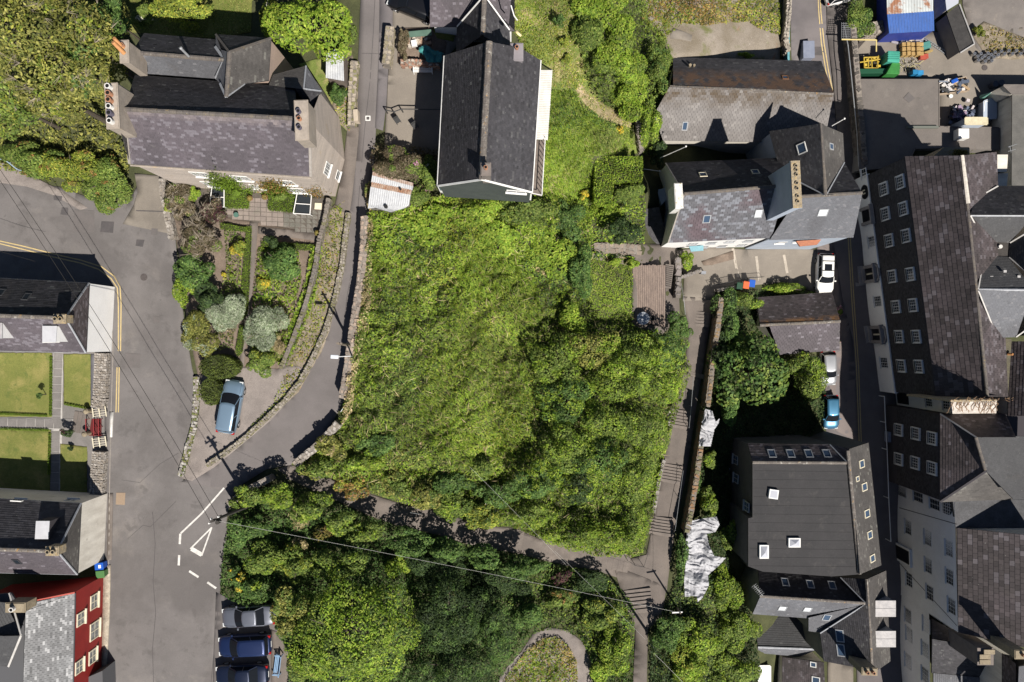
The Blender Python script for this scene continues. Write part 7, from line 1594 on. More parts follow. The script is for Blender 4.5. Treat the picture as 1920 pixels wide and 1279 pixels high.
# ================================================================== WALLS, VEHICLES, STREET FURNITURE
stone_wall('boundary_wall', 'wide pale rubble wall between the front lawns and the road, upper length', [(197,662),(196,700),(194,745),(190,764)], 1.05, .8, size=.2)
stone_wall('boundary_wall', 'wide pale rubble wall between the front lawns and the road, lower length', [(193,845),(190,880),(188,925),(184,942)], 1.05, .8, size=.2)
stone_wall('low_kerb_wall', 'low mossy stone kerb wall between road and gravel parking', [(370,706),(371,745),(366,800),(352,850),(341,892)], .45, .4, size=.24, cols=((.15,.15,.05),(.42,.4,.36),(.1,.12,.035),(.3,.28,.25)))
stone_wall('driveway_wall', 'rough stone wall from the driveway down beside the road', [(311,338),(314,370),(322,410),(330,450)], .5, .9, size=.28)
stone_wall('lane_wall', 'long curving rubble retaining wall on the left of the lane', [(655,400),(650,440),(643,500),(630,560),(612,620),(590,668),(565,715),(535,752),(500,785),(460,822),(425,848),(390,872)], .38, .5, size=.22, cols=((.27,.24,.195),(.19,.17,.12),(.32,.29,.24),(.17,.16,.08)))
stone_wall('lane_wall', 'mossy rubble wall by the tin shed beside the lane', [(668,120),(663,180),(662,240)], .6, .8, size=.3, cols=((.3,.26,.2),(.2,.19,.09),(.36,.31,.25)))
stone_wall('garden_retaining_wall', 'dark mortared wall on the inner edge of the stony bank', [(620,375),(612,420),(602,455),(594,510),(578,570),(556,630),(532,690)], .34, .9, size=.24, cols=((.19,.165,.14),(.16,.145,.125),(.15,.14,.08)))
stone_wall('field_wall', 'weedy retaining wall between the lane and the overgrown plot', [(690,410),(688,470),(682,530),(672,590),(663,650),(656,705),(648,745)], .6, 1.6, size=.34, cols=((.3,.25,.21),(.22,.18,.15),(.36,.28,.22)))
stone_wall('field_wall', 'leafy retaining wall at the road corner of the plot', [(640,790),(605,830),(560,866)], .6, 1.5, size=.34)
stone_wall('field_wall', 'retaining wall under the hedge at the road junction', [(438,940),(470,915),(515,892)], .5, 1.5, size=.34)
stone_wall('courtyard_wall', 'mossy topped wall on the lane side of the debris bed', [(735,60),(732,95),(728,130)], .65, 1.3, size=.32, cols=((.36,.31,.24),(.24,.21,.14)))
stone_wall('courtyard_wall', 'brick and stone wall behind the white bench', [(754,124),(780,124),(826,128)], .4, 1.1, size=.26, cols=((.36,.2,.14),(.24,.14,.1),(.4,.34,.28)))
stone_wall('garden_wall', 'leaning old stone wall beside the ivy bank and tall grass', [(1191,215),(1194,250),(1199,290)], .45, 1.4, size=.34, cols=((.2,.17,.14),(.16,.14,.12)))
stone_wall('path_wall', 'high ivy-rusted wall along the right side of the stepped path, upper length', [(1344,560),(1338,610),(1330,660),(1324,710),(1318,760)], .5, 2.0, size=.34, cols=((.20,.165,.125),(.23,.16,.09),(.15,.13,.105)))
stone_wall('path_wall', 'high reddish mossy wall along the right side of the stepped path, lower length', [(1316,770),(1306,830),(1298,890),(1288,950),(1280,990)], .5, 2.0, size=.34, cols=((.21,.16,.11),(.24,.145,.08),(.16,.15,.085)))
stone_wall('path_kerb_wall', 'pale stone kerb on the left of the lower steps', [(1243,860),(1234,900),(1224,960)], .35, .55, size=.4, cols=((.3,.28,.25),(.24,.22,.2)))
stone_wall('path_kerb_wall', 'short kerb wall at the middle flight of steps', [(1254,768),(1250,800)], .3, .6, size=.4, cols=((.3,.28,.25),(.24,.22,.2)))
stone_wall('street_wall', 'dark stone wall between the narrow street and the works yard', [(1584,60),(1590,130),(1596,200),(1602,270),(1606,318)], .6, 2.2, size=.4, cols=((.13,.11,.1),(.1,.09,.08),(.17,.15,.13)))
stone_wall('yard_wall', 'flat-topped stone wall above the yellow machine', [(1590,66),(1630,62),(1672,54)], 1.2, 1.6, size=.4, cols=((.33,.28,.24),(.26,.23,.2)))
stone_wall('lot_wall', 'ragged pale wall between the derelict lot and the street', [(1472,0),(1470,40),(1466,80),(1470,106)], .5, 1.4, size=.32, cols=((.42,.37,.31),(.3,.27,.22)))
stone_wall('court_wall', 'low wall on the lower side of the entrance court', [(1342,545),(1376,540),(1396,536)], .25, .8, size=.4, cols=((.32,.3,.28),(.25,.23,.21)))
stone_wall('deck_wall', 'tapering rendered stair wall right of the wooden deck', [(1266,486),(1267,520),(1266,560)], .55, 1.5, size=.5, cols=((.24,.21,.2),(.2,.18,.17)))
stone_wall('terrace_wall', 'rendered wall path between the evergreen tree and the deck', [(1113,466),(1160,466),(1200,470)], 1.0, .5, size=.5, cols=((.27,.22,.18),(.22,.18,.15)))
stone_wall('gate_wall', 'low wall of the entrance court by the little post', [(1272,522),(1312,508)], .3, .9, size=.35, cols=((.25,.23,.21),(.2,.18,.17)))
# wooden deck with its boards
b = thing('wooden_deck', 'weathered timber terrace deck beside the narrow steps', 'deck', P(1213,552,-8.3))
mb = MB(); mb.prism([P(1187,498,-8.35),P(1250,500,-8.35),P(1246,614,-8.35),P(1183,600,-8.35)], .7); mb.build('deck_frame', mat('dark_timber', (.06,.05,.045), rough=.9), b)
DECKM = mat('deck_board', (.26,.20,.165), (.18,.14,.12), 2.2, .85, fine=(10,.2), streak=(3,.5,1))
for i in range(17):
    x = 1189+i*3.55; j = R.uniform(-1, 1); q = MB(); z = -8.24+R.uniform(-.008, .008)
    q.prism([P(x-1.62,497+j,z),P(x+1.62,497+j,z),P(x+1.3-.2,598+i*.9,z),P(x-1.9,598+i*.9,z)], .05); q.build('deck_board', DECKM, b)
root = prop('round_table', 'round grey garden table with a metal top on the wooden deck', 'table', 1206,598,z=-8.24); root.location = P(1206,597,-7.5); root.location.z = -8.24
q = MB(); q.tube((0,0,.70), (0,0,.74), .62, .62, 28); q.build('table_top', mat('table_metal', (.30,.33,.37), (.36,.38,.41), 2, .35, metal=.4), root); q = MB(); q.tube((0,0,0), (0,0,.7), .05, .05, 8); q.tube((0,0,0), (0,0,.04), .28, .25, 14); q.build('pedestal', BLACKP, root)
def chair(label, x, y, z, rz, m, group=None):
    root = prop('garden_chair', label, 'chair', x, y, z=z+.45, rz=rz, group=group); root.location.z = z
    q = MB(); q.box((0,0,.43), .45, .44, .04); q.build('seat', m, root); q = MB(); q.box((0,.22,.47), .45, .04, .42); q.build('backrest', m, root)
    for sx in (-1, 1):
        for sy in (-1, 1): q = MB(); q.tube((sx*.19, sy*.19, 0), (sx*.19, sy*.19, .44), .02, .02, 6); q.build('leg', m, root)
chair('dark chair pushed up to the right of the round table', 1221,597,-8.24,-90,BLACKP); chair('dark chair in the shade below the round table', 1229,622,-8.4,30,BLACKP)
# greenhouse frames by the manor house
for lab, q4, nb in (('white-framed glazed cold frame left of the box squares', [(397,352),(420,352),(420,388),(393,388)], 1), ('white-framed glazed cold frame right of the box squares', [(557,363),(584,365),(581,402),(550,400)], 1)):
    c_ = PG(sum(p[0] for p in q4)/4, sum(p[1] for p in q4)/4); root = thing('cold_frame', lab, 'greenhouse', c_); hz = .9
    tp = [P(x, y, c_.z+hz) for x, y in q4]; mb = MB()
    for i in range(4): mb.tube(tp[i], tp[(i+1)%4], .045, .045, 5); mb.tube(tp[i]-UPZ*hz, tp[i], .04, .04, 5)
    a = (tp[0]+tp[3])/2; d = (tp[1]+tp[2])/2; mb.tube(a, d, .04, .04, 5); mb.build('frame', WHITE, root)
    for k in range(2):
        A, B, C_, D_ = ((tp[0], tp[1], d, a), (a, d, tp[2], tp[3]))[k]; q = MB(); q.prism([p+(sum((A,B,C_,D_), Vector())/4-p)*.12-UPZ*.12 for p in (A, B, C_, D_)], .02); q.build('pane', glassmat('frame_glass', (.03,.035,.04), .1) if 'frame_glass' not in MATS else MATS['frame_glass'], root)
root = prop('white_tray', 'square cream slab lying on the dark patio by the right cold frame', 'slab', 597,387, .1); q = MB(); q.box((0,0,0), .6, .55, .1, -4); q.build('slab', CREAM, root)
root = prop('doorstep', 'cream doorstep between the two box squares', 'doorstep', 490,357, .05); q = MB(); q.box((0,0,0), .75, .4, .14, -4); q.build('step', CREAM, root)
root = prop('green_urn', 'dark green round planter on the patio flags', 'planter', 445,404, .07); q = MB(); q.tube((0,0,0), (0,0,.3), .14, .2, 14); q.tube((0,0,.3), (0,0,.36), .22, .22, 14); q.build('pot', mat('green_glaze', (.08,.16,.13), rough=.4), root)
for x, y, lab in ((471,373,'terracotta planter left of the front door walk'), (499,371,'terracotta planter right of the front door walk'), (597,438,'pale stone urn by the dark garden wall')):
    root = prop('planter', lab, 'planter', x, y, .07); q = MB(); q.tube((0,0,0), (0,0,.4), .15, .24, 12); q.tube((0,0,.4), (0,0,.46), .26, .26, 12); q.build('pot', POT if x < 550 else BRICK, root)
    d = ell(1,1,1,260); d[:, 2] = abs(d[:, 2]); c_ = root.location; leafmesh('plant', d*.24+np.array([0,0,.45]), d, .1, leafcols(260, 'gold'), .5, root)
# tin sheds
def shed(label, pts, z, m, zb, wm, pitch=.2, name='tin_shed'):
    cx_ = sum(p[0] for p in pts)/4; cy_ = sum(p[1] for p in pts)/4; c_ = PG(cx_, cy_); root = thing(name, label, 'shed', c_)
    corrugated('roof_sheet', [(x, y, z) for x, y in pts], m, root, pitch, .03); walls(root, [(x, y, z-.05) for x, y in pts], zb, wm, .08, .05); return root
TIN = mat('galvanised_tin', (.52,.53,.54), (.42,.43,.45), 1.1, .5, fine=(5,.12), spots=[(1.2,.62,.72,(.34,.28,.24),.4)]); RUST = mat('rusty_sheet', (.26,.13,.075), (.36,.27,.21), 2, .8, fine=(8,.2))
sh = thing('tin_shed', 'low shed roofed in pale corrugated tin with rust-red strips beside the lane', 'shed', PG(733,360))
z = g(733,360)+2.1; ZT = z
for lab, pts, m_ in (('roof_sheet', [(699,322),(775,343),(774,350),(698,330)], mat('stained_tin', (.4,.33,.29), (.3,.2,.15), 3, .7)),('roof_sheet', [(698,329),(774,349),(773,357),(696,342)], TIN),('roof_sheet', [(697,341),(772,356),(770,366),(696,351)], RUST),('roof_sheet', [(695,350),(770,365),(767,384),(731,398),(690,391)][:3]+[(690,391)], TIN)):
    corrugated(lab, [(x, y, z) for x, y in (pts if len(pts) == 4 else pts[:4])], m_, sh, .18, .03); z += .004
corrugated('roof_sheet', [(691,386,z),(767,384,z),(757,391,z),(731,398,z)], TIN, sh, .18, .03)
walls(sh, [(699,323,ZT-.06),(775,344,ZT-.06),(768,384,ZT-.06),(731,397,ZT-.06),(691,390,ZT-.06)], 1.0, mat('grey_block_wall', (.24,.22,.2)), .1, .05)
for x, y, r_ in ((751,355,.1),(724,388,.16)): q = MB(); c_ = P(x, y, ZT); q.tube(c_, c_+UPZ*.25, r_, r_, 8); q.build('roof_cowl', BLACKP, sh)
shed('narrow pale corrugated tin shed between the lime tree and the lane bank', [(612,100),(643,86),(645,152),(611,146)], g(628,120)+2.2, TIN, 1.8, WOOD)
# debris bed
b = thing('debris_heap', 'heap of teal netting, rubble and timber in the walled courtyard bed', 'rubbish', PG(800,95))
n_ = 34
def crumple(name, poly, z0, amp, m, parent, seed, s_=.5, step=2.2, fold=None, label=None, kind=None, cat=None, smooth=False):
    xs = [p[0] for p in poly]; ys = [p[1] for p in poly]
    gx, gy = np.meshgrid(np.arange(min(xs), max(xs)+step, step), np.arange(min(ys), max(ys)+step, step)); ok = inpoly(gx, gy, poly)
    base = z0 if z0 is not None else None
    zb = np.full(gx.shape, base) if base is not None else G(gx, gy)+.35
    w = Pv(gx, gy, zb); X, Y = w[..., 0], w[..., 1]
    dx, dy = (fold or (.7, .7)); U = X*dx+Y*dy; V_ = -X*dy+Y*dx
    h1 = fbm(X, Y, s_*3, 2, seed); rid = 1-np.abs(2*fbm(U+h1*1.6, V_*.22, s_, 2, seed+3)-1)
    cr = 1-np.abs(2*fbm(X+3, Y-2, s_*.8, 2, seed+8)-1)
    z = zb + amp*(h1*.8 + rid*.55 + cr*.10)
    v = Pv(gx, gy, z); ny, nx = gx.shape; f = []
    for i in range(ny-1):
        for j in range(nx-1):
            if ok[i, j] and ok[i+1, j] and ok[i, j+1] and ok[i+1, j+1]: k = i*nx+j; f.append((k, k+nx, k+nx+1, k+1))
    smooth = True; me = bpy.data.meshes.new(name); me.from_pydata([tuple(p) for p in v.reshape(-1, 3)], [], f)
    bm = bmesh.new(); bm.from_mesh(me); bmesh.ops.delete(bm, geom=[x for x in bm.verts if not x.link_faces], context='VERTS')
    if smooth:
        for x in bm.faces: x.smooth = True
    bm.to_mesh(me); bm.free()
    return meshobj(name, me, m, parent, label, kind, cat)
crumple('teal_net', [(783,88),(800,82),(812,92),(832,98),(829,118),(800,119),(794,104),(784,98)], g(800,100)+.3, .7, mat('teal_netting', (.05,.24,.22), (.035,.15,.16), 3, .7, fine=(14,.3)), b, 3, .25)
q = MB(); q.prism([PG(756,60,.9),PG(808,55,.9),PG(810,66,.9),PG(760,70,.9)], .1); q.build('green_board', mat('green_board', (.10,.17,.13), (.075,.13,.1), 1, .7), b)
q = MB()
for i in range(46): c_ = PG(R.uniform(764,806), R.uniform(70,88), .1); q.cc = R.choice(((.45,.36,.27),(.3,.2,.14),(.5,.45,.38),(.2,.17,.14))); q.box(c_, R.uniform(.15,.55), R.uniform(.12,.3), R.uniform(.15,.6), R.uniform(0,180))
q.build('rubble_blocks', STONE, b, kind='stuff'); q = MB(); q.box(PG(777,83,.6), .45, .5, .3, 10); q.build('white_block', WHITE, b)
# vehicles
car('steel-blue estate car alone on the gravel by the garden', 430,763, 80, 4.65, 1.80, (.20,.29,.38), 'wagon', 1.5)
car('silver-grey saloon parked first in the row by the shrubs', 464,1157, 184, 4.6, 1.80, (.15,.16,.19), 'saloon', 1.45)
car('dark navy hatchback parked second in the row', 457,1212, 183, 4.6, 1.85, (.012,.025,.085), 'wagon', 1.55)
car('very dark blue car cut by the bottom edge, last of the row', 452,1268, 182, 4.6, 1.85, (.01,.016,.04), 'saloon', 1.5)
car('black car cut by the top edge in the courtyard', 775,8, 158, 4.4, 1.8, (.012,.012,.014), 'hatch', 1.5)
car('white car with roof bars and dark sunroof parked in the street', 1548,512, 268, 4.3, 1.85, (.78,.77,.74), 'suv', 1.6, metal=0, rack=True, sunroof=True)
car('silver car half under the tree in the parking strip', 1554,691, 272, 3.7, 1.7, (.33,.34,.36), 'hatch', 1.5)
car('small bright blue car at the shaded end of the parking strip', 1559,773, 271, 3.7, 1.68, (.045,.16,.27), 'hatch', 1.5)
car('white car cut by the top edge beside the street wall', 1586,-14, 15, 4.3, 1.8, (.78,.77,.75), 'hatch', 1.5, metal=0)
# benches and bins
bench('white slatted bench against the brick wall in the courtyard', 794,134, 0, 1.65, WHITE)
BLUEB = mat('pale_blue_bench_paint', (.22,.34,.5), (.18,.3,.45), 3, .6); bench('pale blue bench at the end of the parking row', 522,1243, -97, 1.8, BLUEB)
BINB = mat('blue_bin_plastic', (.015,.09,.42), rough=.45); BING = mat('green_bin_plastic', (.07,.17,.055), rough=.5); BINO = mat('orange_bin_plastic', (.62,.12,.04), rough=.5); BINDG = mat('dark_green_bin_plastic', (.02,.06,.035), rough=.5)
bin_('blue wheelie bin with a white sticker beside the cream end wall', 197,1056, 95, BINB, BINB, sticker=True); bin_('green wheelie bin just below the blue bin on the pavement', 199,1071, 95, BING, BING)
bin_('orange-lidded bin between the green and blue bins of the entrance court', 1394,536, -8, BINO, BINO, up=.3); bin_('blue-lidded bin of the three in the entrance court', 1405,533, -8, BINB, BINB, up=.3); bin_('dark green bin at the left of the three in the entrance court', 1382,538, -8, BINDG, BINDG, up=.3)
root = prop('storage_cabinet', 'large grey-blue cabinet with a flat lid at the barn end of the street', 'cabinet', 1508,101, .05, 1); q = MB(); q.box((0,0,0), 1.15, 1.75, 1.3); q.build('cabinet_body', mat('grey_blue_steel', (.22,.24,.3), (.18,.2,.26), 2, .5), root, bevel=.03); q = MB(); q.box((0,0,1.3), 1.22, 1.82, .07); q.build('lid', mat('grey_blue_steel', (.22,.24,.3)), root, bevel=.02)
# gates of the front garden
for lab, y, a in (('upper open white slatted gate leaf at the red garden steps', 773, 8), ('lower open white slatted gate leaf at the red garden steps', 829, 8)):
    root = prop('garden_gate', lab, 'gate', 187,y, .55, a); 
    for k in range(4): q = MB(); q.box((0,-.3+k*.2,0), 1.2, .07, .05); q.build('gate_slat', mat('weathered_cream', (.42,.38,.3), rough=.8), root)
    q = MB(); [q.box((sx*.56,0,.05), .08, .9, .04) for sx in (-1,0,1)]; q.build('gate_stile', CREAM, root)
REDP = mat('red_gloss_paint', (.22,.012,.016), rough=.4)
root = prop('red_railings', 'bright red stair railings in the dark garden gateway', 'railing', 181,800, .0)
for x0, L_ in ((-.55,1.5),(.12,1.35),(.55,1.2)):
    q = MB(); q.tube((x0,-.75,.7), (x0+.05,.75,.85), .035, .035, 6)
    for k in range(3): q.tube((x0,-.7+.7*k,-.3), (x0,-.7+.7*k,.78), .025, .025, 6)
    q.build('handrail', REDP, root)
q = MB(); q.box((-.1,-.05,-.25), 1.1, 1.5, .3); q.build('dark_red_step', mat('dark_red_step', (.1,.015,.015), rough=.8), root)
for x, y in ((168,812),(171,770)): root = prop('stone_ball', 'worn gate pier beside the %s' % ('lower gate leaf' if y > 800 else 'upper gate leaf'), 'pier', x, y, 0); q = MB(); q.tube((0,0,0), (0,0,.9), .2, .18, 10); q.tube((0,0,.9), (0,0,1.05), .24, .12, 10); q.build('pier', BRICK, root)
# poles, lamp, cables
def pole(label, base, zt, top, r=.13, m=None):
    zb = g(*base); a = P(base[0], base[1], zb-.3); b_ = P(top[0], top[1], zt); root = thing('utility_pole', label, 'pole', P(base[0], base[1], zb))
    q = MB(); q.tube(a, b_, r, r*.72, 10); q.build('shaft', m or mat('weathered_pole', (.22,.18,.14), (.16,.13,.1), 3, .9), root); return root, b_
r1, tA = pole('wooden utility pole beside the lane wall next to the street lamp', (662,649), 7.6, (634,644))
q = MB(); q.box(tA-UPZ*.4, .5, .1, .1, 0); q.build('crossarm', WOOD, r1)
r2, tB = pole('dark utility pole carrying insulators over the road junction', (473,946), 8.6, (398,977), .15, mat('tarred_pole', (.05,.045,.04), rough=.9))
q = MB(); q.box(tB-UPZ*.55, 1.1, .1, .1, 35); q.box(tB-UPZ*1.1, .8, .09, .09, 35); q.tube(tB-UPZ*.9+Vector((.25,-.2,0)), tB-UPZ*.3+Vector((.25,-.2,0)), .15, .15, 10); q.build('crossarm', mat('tarred_pole', (.05,.045,.04)), r2)
q = MB()
for d in ((-.35,-.25),(.0,0),(.35,.25),(-.2,.1)): c_ = tB+Vector((d[0],d[1],-.42)); q.tube(c_, c_+UPZ*.2, .07, .06, 8)
q.build('insulator', WHITE, r2)
r3, tC = pole('pole with a white crossarm at the right end of the long pale cable', (1268,1138), -3.4, (1276,1150), .11)
q = MB(); q.box(tC+Vector((-.25,0,-.3)), .95, .1, .1, 4); q.build('crossarm', WHITE, r3)
r4, tD = pole('slightly leaning green-stained pole beside the dark lower path', (1217,1188), .6, (1227,1226), .13, mat('mossy_pole', (.14,.2,.06), (.1,.14,.05), 3, .9))
root = thing('street_lamp', 'galvanised street lamp leaning its head over the lane', 'lamp', PG(661,668)); a = PG(661,668,-.2); t = P(656.5,667.6,7.4); t2 = P(632,669,7.7)
q = MB(); q.tube(a, t, .075, .05, 10); q.build('column', METALG, root); q = MB(); q.tube(t, t2, .04, .035, 8); q.build('arm', METALG, root)
q = MB(); q.box(t2+Vector((-.2,0,-.06)), .62, .3, .13, -3); q.build('lamp_head', mat('lamp_housing', (.62,.64,.68), rough=.4), root, bevel=.04)
wire('left of the twin black cables crossing the road from the junction pole', (-60,250,9.0), tB-UPZ*.5+Vector((-.3,-.2,0)), .9, .02)
wire('right of the twin black cables crossing the road from the junction pole', (-40,260,9.0), tB-UPZ*.5+Vector((.3,.2,0)), .9, .02)
wire('long pale cable over the public garden from the junction pole to the white crossarm', tB-UPZ*.3, tC-UPZ*.1, .35, .009, CABLEW)
wire('thin pale cable over the bramble plot to the sloping path', (880,875,-.5), (1062,1060,-2.2), .3, .007, CABLEW); wire('thin pale cable from the sloping path to the lower right shrubs', (1040,1033,-2.2), (1226,1215,-1.0), .3, .007, CABLEW); wire('thin cable from the leaning green pole to the bottom edge', tD, (1300,1300,-3), .2, .008, CABLEW)
wire('thin cable from the white crossarm up beside the tarpaulin', tC, (1284,985,-3), .4, .012, CABLE)
wire('thin cable sloping above the end wall of the white-ended house', (-60,455,5.5), (66,490,5.0), .2, .014, CABLE)
# bracket pole by the white townhouse
for lab, a, c_ in (('pale bracket pole over the dark gap between barn and white townhouse', (1238,296,-8), (1286,275,-4.5)), ('pale bracket pole pointing over the dark street from the white townhouse', (1560,236,-5), (1583,223,-4)), ('white rail across the gap left of the white townhouse', (1207,317,-9), (1237,321,-9))):
    o_ = P(*a); root = thing('bracket_pole', lab, 'pole', o_); q = MB(); q.tube(o_, P(*c_), .04, .035, 6); q.tube(P(*c_)-UPZ*.05, P(*c_)+UPZ*.1, .08, .08, 6); q.build('bar', WHITE, root)
q_ = [(1583,50,-14.6),(1590,85,-14.6),(1596,140,-14.9),(1602,200,-15.2),(1607,250,-15.6),(1610,312,-15.8)]
root = thing('scaffold_fence', 'long pale tubular fence on top of the dark street wall', 'fence', P(*q_[0])); q = MB(); [q.tube(P(*a), P(*c_), .05, .05, 6) for a, c_ in zip(q_[:-1], q_[1:])]; q.build('top_tube', METALG, root)
for a in q_: q = MB(); q.tube(P(a[0], a[1], a[2]-1.4), P(a[0], a[1], a[2]+.1), .045, .045, 6); q.build('post', METALG, root)
root = thing('teal_fence', 'narrow teal mesh fence between the derelict lot and the street', 'fence', PG(1477,60))
for i in range(9): x = 1477-.4*(i % 2); y = -30+i*18; q = MB(); q.prism([PG(x, y, 1.6), PG(x+4, y, 1.6), PG(x+4, y+17, 1.6), PG(x, y+17, 1.6)], 1.4); q.build('fence_panel', mat('teal_mesh', (.14,.34,.38), (.1,.26,.3), 2, .6, fine=(12,.25)), root)
rail('pale handrail on the left of the deck stair wall', [(1272,524),(1278,560),(1281,590)], 1.0, METALG, False); rail('thin dark railing along the lower side of the entrance court', [(1330,536),(1352,533),(1400,522),(1428,520)], .9, mat('dark_railing', (.05,.05,.05), rough=.6), True)
rail('railing at the path junction beside the low bush', [(1174,1046),(1188,1055),(1204,1058),(1212,1032)], 1.0, mat('dark_railing', (.05,.05,.05)), False); rail('thin handrail down the middle of the stepped path', [(1296,706),(1292,760),(1288,800)], 1.0, METALG, False); rail('thin handrail beside the lower flight of steps', [(1277,880),(1270,930),(1262,990)], 1.0, METALG, False)
rail('small grey field gate at the plot corner by the lane', [(644,770),(650,760),(657,774)], 1.1, METALG, True)
rail('short handrail on the three shaded steps', [(772,957),(792,960)], 1.0, METALG, False); rail('short rusty handrail at the long shaded steps', [(886,985),(908,988)], 1.0, RUST, False)
# tarpaulins
TARP = mat('white_tarpaulin', (.43,.43,.445), (.34,.34,.36), 1.4, .45, spots=[(1.6,.66,.7,(.33,.32,.3),.5)])
crumple('tarpaulin', [(1322,766),(1336,770),(1342,790),(1350,783),(1348,794),(1340,806),(1333,838),(1310,838),(1312,815),(1316,790)], g(1328,800)+2.0, 1.1, TARP, None, 21, .4, 1.0, (.9,.35), 'smaller crumpled white tarpaulin beside the stepped path', None, 'tarpaulin')
crumple('tarpaulin', [(1288,978),(1318,972),(1344,968),(1350,984),(1342,998),(1326,1002),(1330,1022),(1340,1042),(1362,1046),(1352,1058),(1336,1072),(1328,1080),(1330,1098),(1318,1122),(1308,1130),(1306,1118),(1284,1120),(1282,1090),(1286,1050),(1286,1010)], g(1310,1050)+1.0, 1.3, TARP, None, 33, .42, 1.0, (.3,.9), 'larger crumpled white tarpaulin draped down the bank', None, 'tarpaulin')
# works yard
GRN = mat('green_skip_paint', (.045,.22,.05), (.035,.17,.04), 1.4, .5, fine=(6,.12)); TEAL = mat('teal_skip_paint', (.07,.36,.27), (.055,.3,.22), 1.4, .5); DGRN = mat('dark_green_steel', (.012,.07,.035), rough=.5)
b = thing('compactor_skip', 'green and teal steel compactor skip in the works yard', 'skip', PG(1676,118))
def prismat(root, name, pts, zt, h, m, bevel=0): q = MB(); q.prism([P(x, y, zt) for x, y in pts], h); return q.build(name, m, root, bevel=bevel)
prismat(b, 'teal_hopper', [(1665,95),(1687,96),(1687,117),(1664,115)], -14.6, 2.4, TEAL, .04); prismat(b, 'green_box', [(1673,117),(1688,118),(1687,139),(1662,138)], -14.9, 2.1, GRN, .04); prismat(b, 'long_green_base', [(1608,129),(1668,128),(1668,137),(1604,138)], -15.4, 1.6, DGRN, .03)
q = MB()
for y in (99,103,107,111): a, c_ = P(1665,y,-14.55), P(1687,y+.4,-14.55); d = (c_-a).normalized(); q.fbox(a, d, UPZ.cross(d), UPZ, 0, (c_-a).length, -.04, .04, 0, .08)
q.build('ribs', TEAL, b)
b = thing('yellow_machine', 'dirty yellow baling machine with exposed pipework', 'machine', PG(1632,114)); YM = mat('yellow_machine_paint', (.55,.40,.05), (.4,.28,.05), 2, .5, fine=(9,.2))
prismat(b, 'machine_frame', [(1622,108),(1646,107),(1647,128),(1620,128)], -16.2, .8, mat('dark_machine_parts', (.05,.045,.03), rough=.7)); q = MB()
for i in range(13):
    x = 1619+R.uniform(0, 27); y = 106+R.uniform(0, 20); c_ = P(x, y, -16.1); q.box(c_, R.uniform(.1,.5), R.uniform(.08,.3), R.uniform(.15,.6), R.choice((0, 0, 90, 20)))
for x0, y0, x1, y1 in ((1619,108,1646,107),(1622,127,1645,128),(1620,108,1621,128),(1645,106,1646,128),(1612,117,1650,111),(1628,108,1628,126),(1634,107,1635,127)): q.tube(P(x0, y0, -15.6), P(x1, y1, -15.6), .07, .07, 6)
q.build('yellow_pipework', YM, b)
b = thing('yellow_barrier', 'bent yellow barrier pole across the wall above the yellow machine', 'barrier', P(1600,75,-14)); q = MB(); q.tube(P(1578,74,-14.2), P(1643,75,-14.2), .07, .07, 6); q.tube(P(1643,75,-14.2), P(1643,97,-14.4), .07, .07, 6); q.build('pole', mat('pale_yellow_paint', (.62,.5,.2), rough=.5), b)
PAL_ = mat('pallet_wood', (.42,.28,.11), (.33,.21,.08), 2, .85, fine=(9,.2))
def pallet(label, x, y, rz, n, grp):
    root = prop('pallet_stack', label, 'pallet', x, y, .05, rz, grp)
    for k in range(n):
        for i in range(5): q = MB(); q.box((-.36+.18*i,0,k*.16+.09), .11, 1.1, .025); q.build('pallet_board', PAL_, root)
        q = MB(); [q.box((0,yy,k*.16), .84, .09, .09) for yy in (-.48,0,.48)]; q.build('bearer', PAL_, root)
for i, (x, lab) in enumerate(((1689,'leftmost stack of yellow wood pallets beside the teal skip'),(1697,'second stack of yellow wood pallets from the teal skip'),(1706,'third stack of yellow wood pallets from the teal skip'),(1715,'fourth stack of yellow wood pallets from the teal skip'),(1722,'rightmost stack of yellow wood pallets under the teal net'))):
    root = prop('pallet_stack', lab, 'pallet', x, 96, .05, 2, 'pallets stacked in the works yard')
    for k in range(3): q = MB(); q.box((0,-.5+.5*k,.0), .42, .40, .75+.1*(i % 2)); q.build('crate_bale', PAL_, root, bevel=.03)
for x, y, rz, sx, sy, h_, c_, lab, nm in ((1728,109,3,.85,.5,.6,(.42,.08,.05),'red crate on the yard concrete','crate'),(1707,141,0,.5,.45,1.1,(.02,.2,.4),'left blue drum-like container behind the flat store','container'),(1717,142,0,.6,.45,1.1,(.03,.24,.48),'right blue container behind the flat store','container'),(1732,88,15,1.0,.7,.5,(.08,.25,.22),'teal folded net beside the pallets','net'),(1738,99,20,.9,.25,.4,(.35,.25,.1),'plank bundle beside the red crate','planks')):
    root = prop('yard_'+nm, lab, nm, x, y, .05, rz); q = MB(); q.box((0,0,0), sx, sy, h_*.9); q.build('body', mat('yard_paint_%d%d' % (x, y), c_, tuple(v*.75 for v in c_), 3, .6), root, bevel=.04); q = MB(); q.box((0,0,h_*.9), sx*1.05, sy*1.05, h_*.1); q.build('lid', mat('yard_paint_%d%d' % (x, y), c_), root, bevel=.02)
b = thing('ladder', 'aluminium ladder lying at an angle on the yard concrete', 'ladder', PG(1750,88)); q = MB(); q.tube(PG(1730,72,.15), PG(1772,101,.15), .04, .04, 6); q.tube(PG(1733,70,.15), PG(1775,97,.15), .04, .04, 6); q.build('rails', METALG, b); q = MB()
for i in range(12): f = i/11; q.tube(PG(1730+42*f, 72+29*f, .15), PG(1733+42*f, 70+27*f, .15), .025, .025, 5)
q.build('rungs', METALG, b)
b = thing('scrap_heap', 'loose heap of grey wire and pale scrap beside the teal skip', 'rubbish', PG(1705,125)); q = MB()
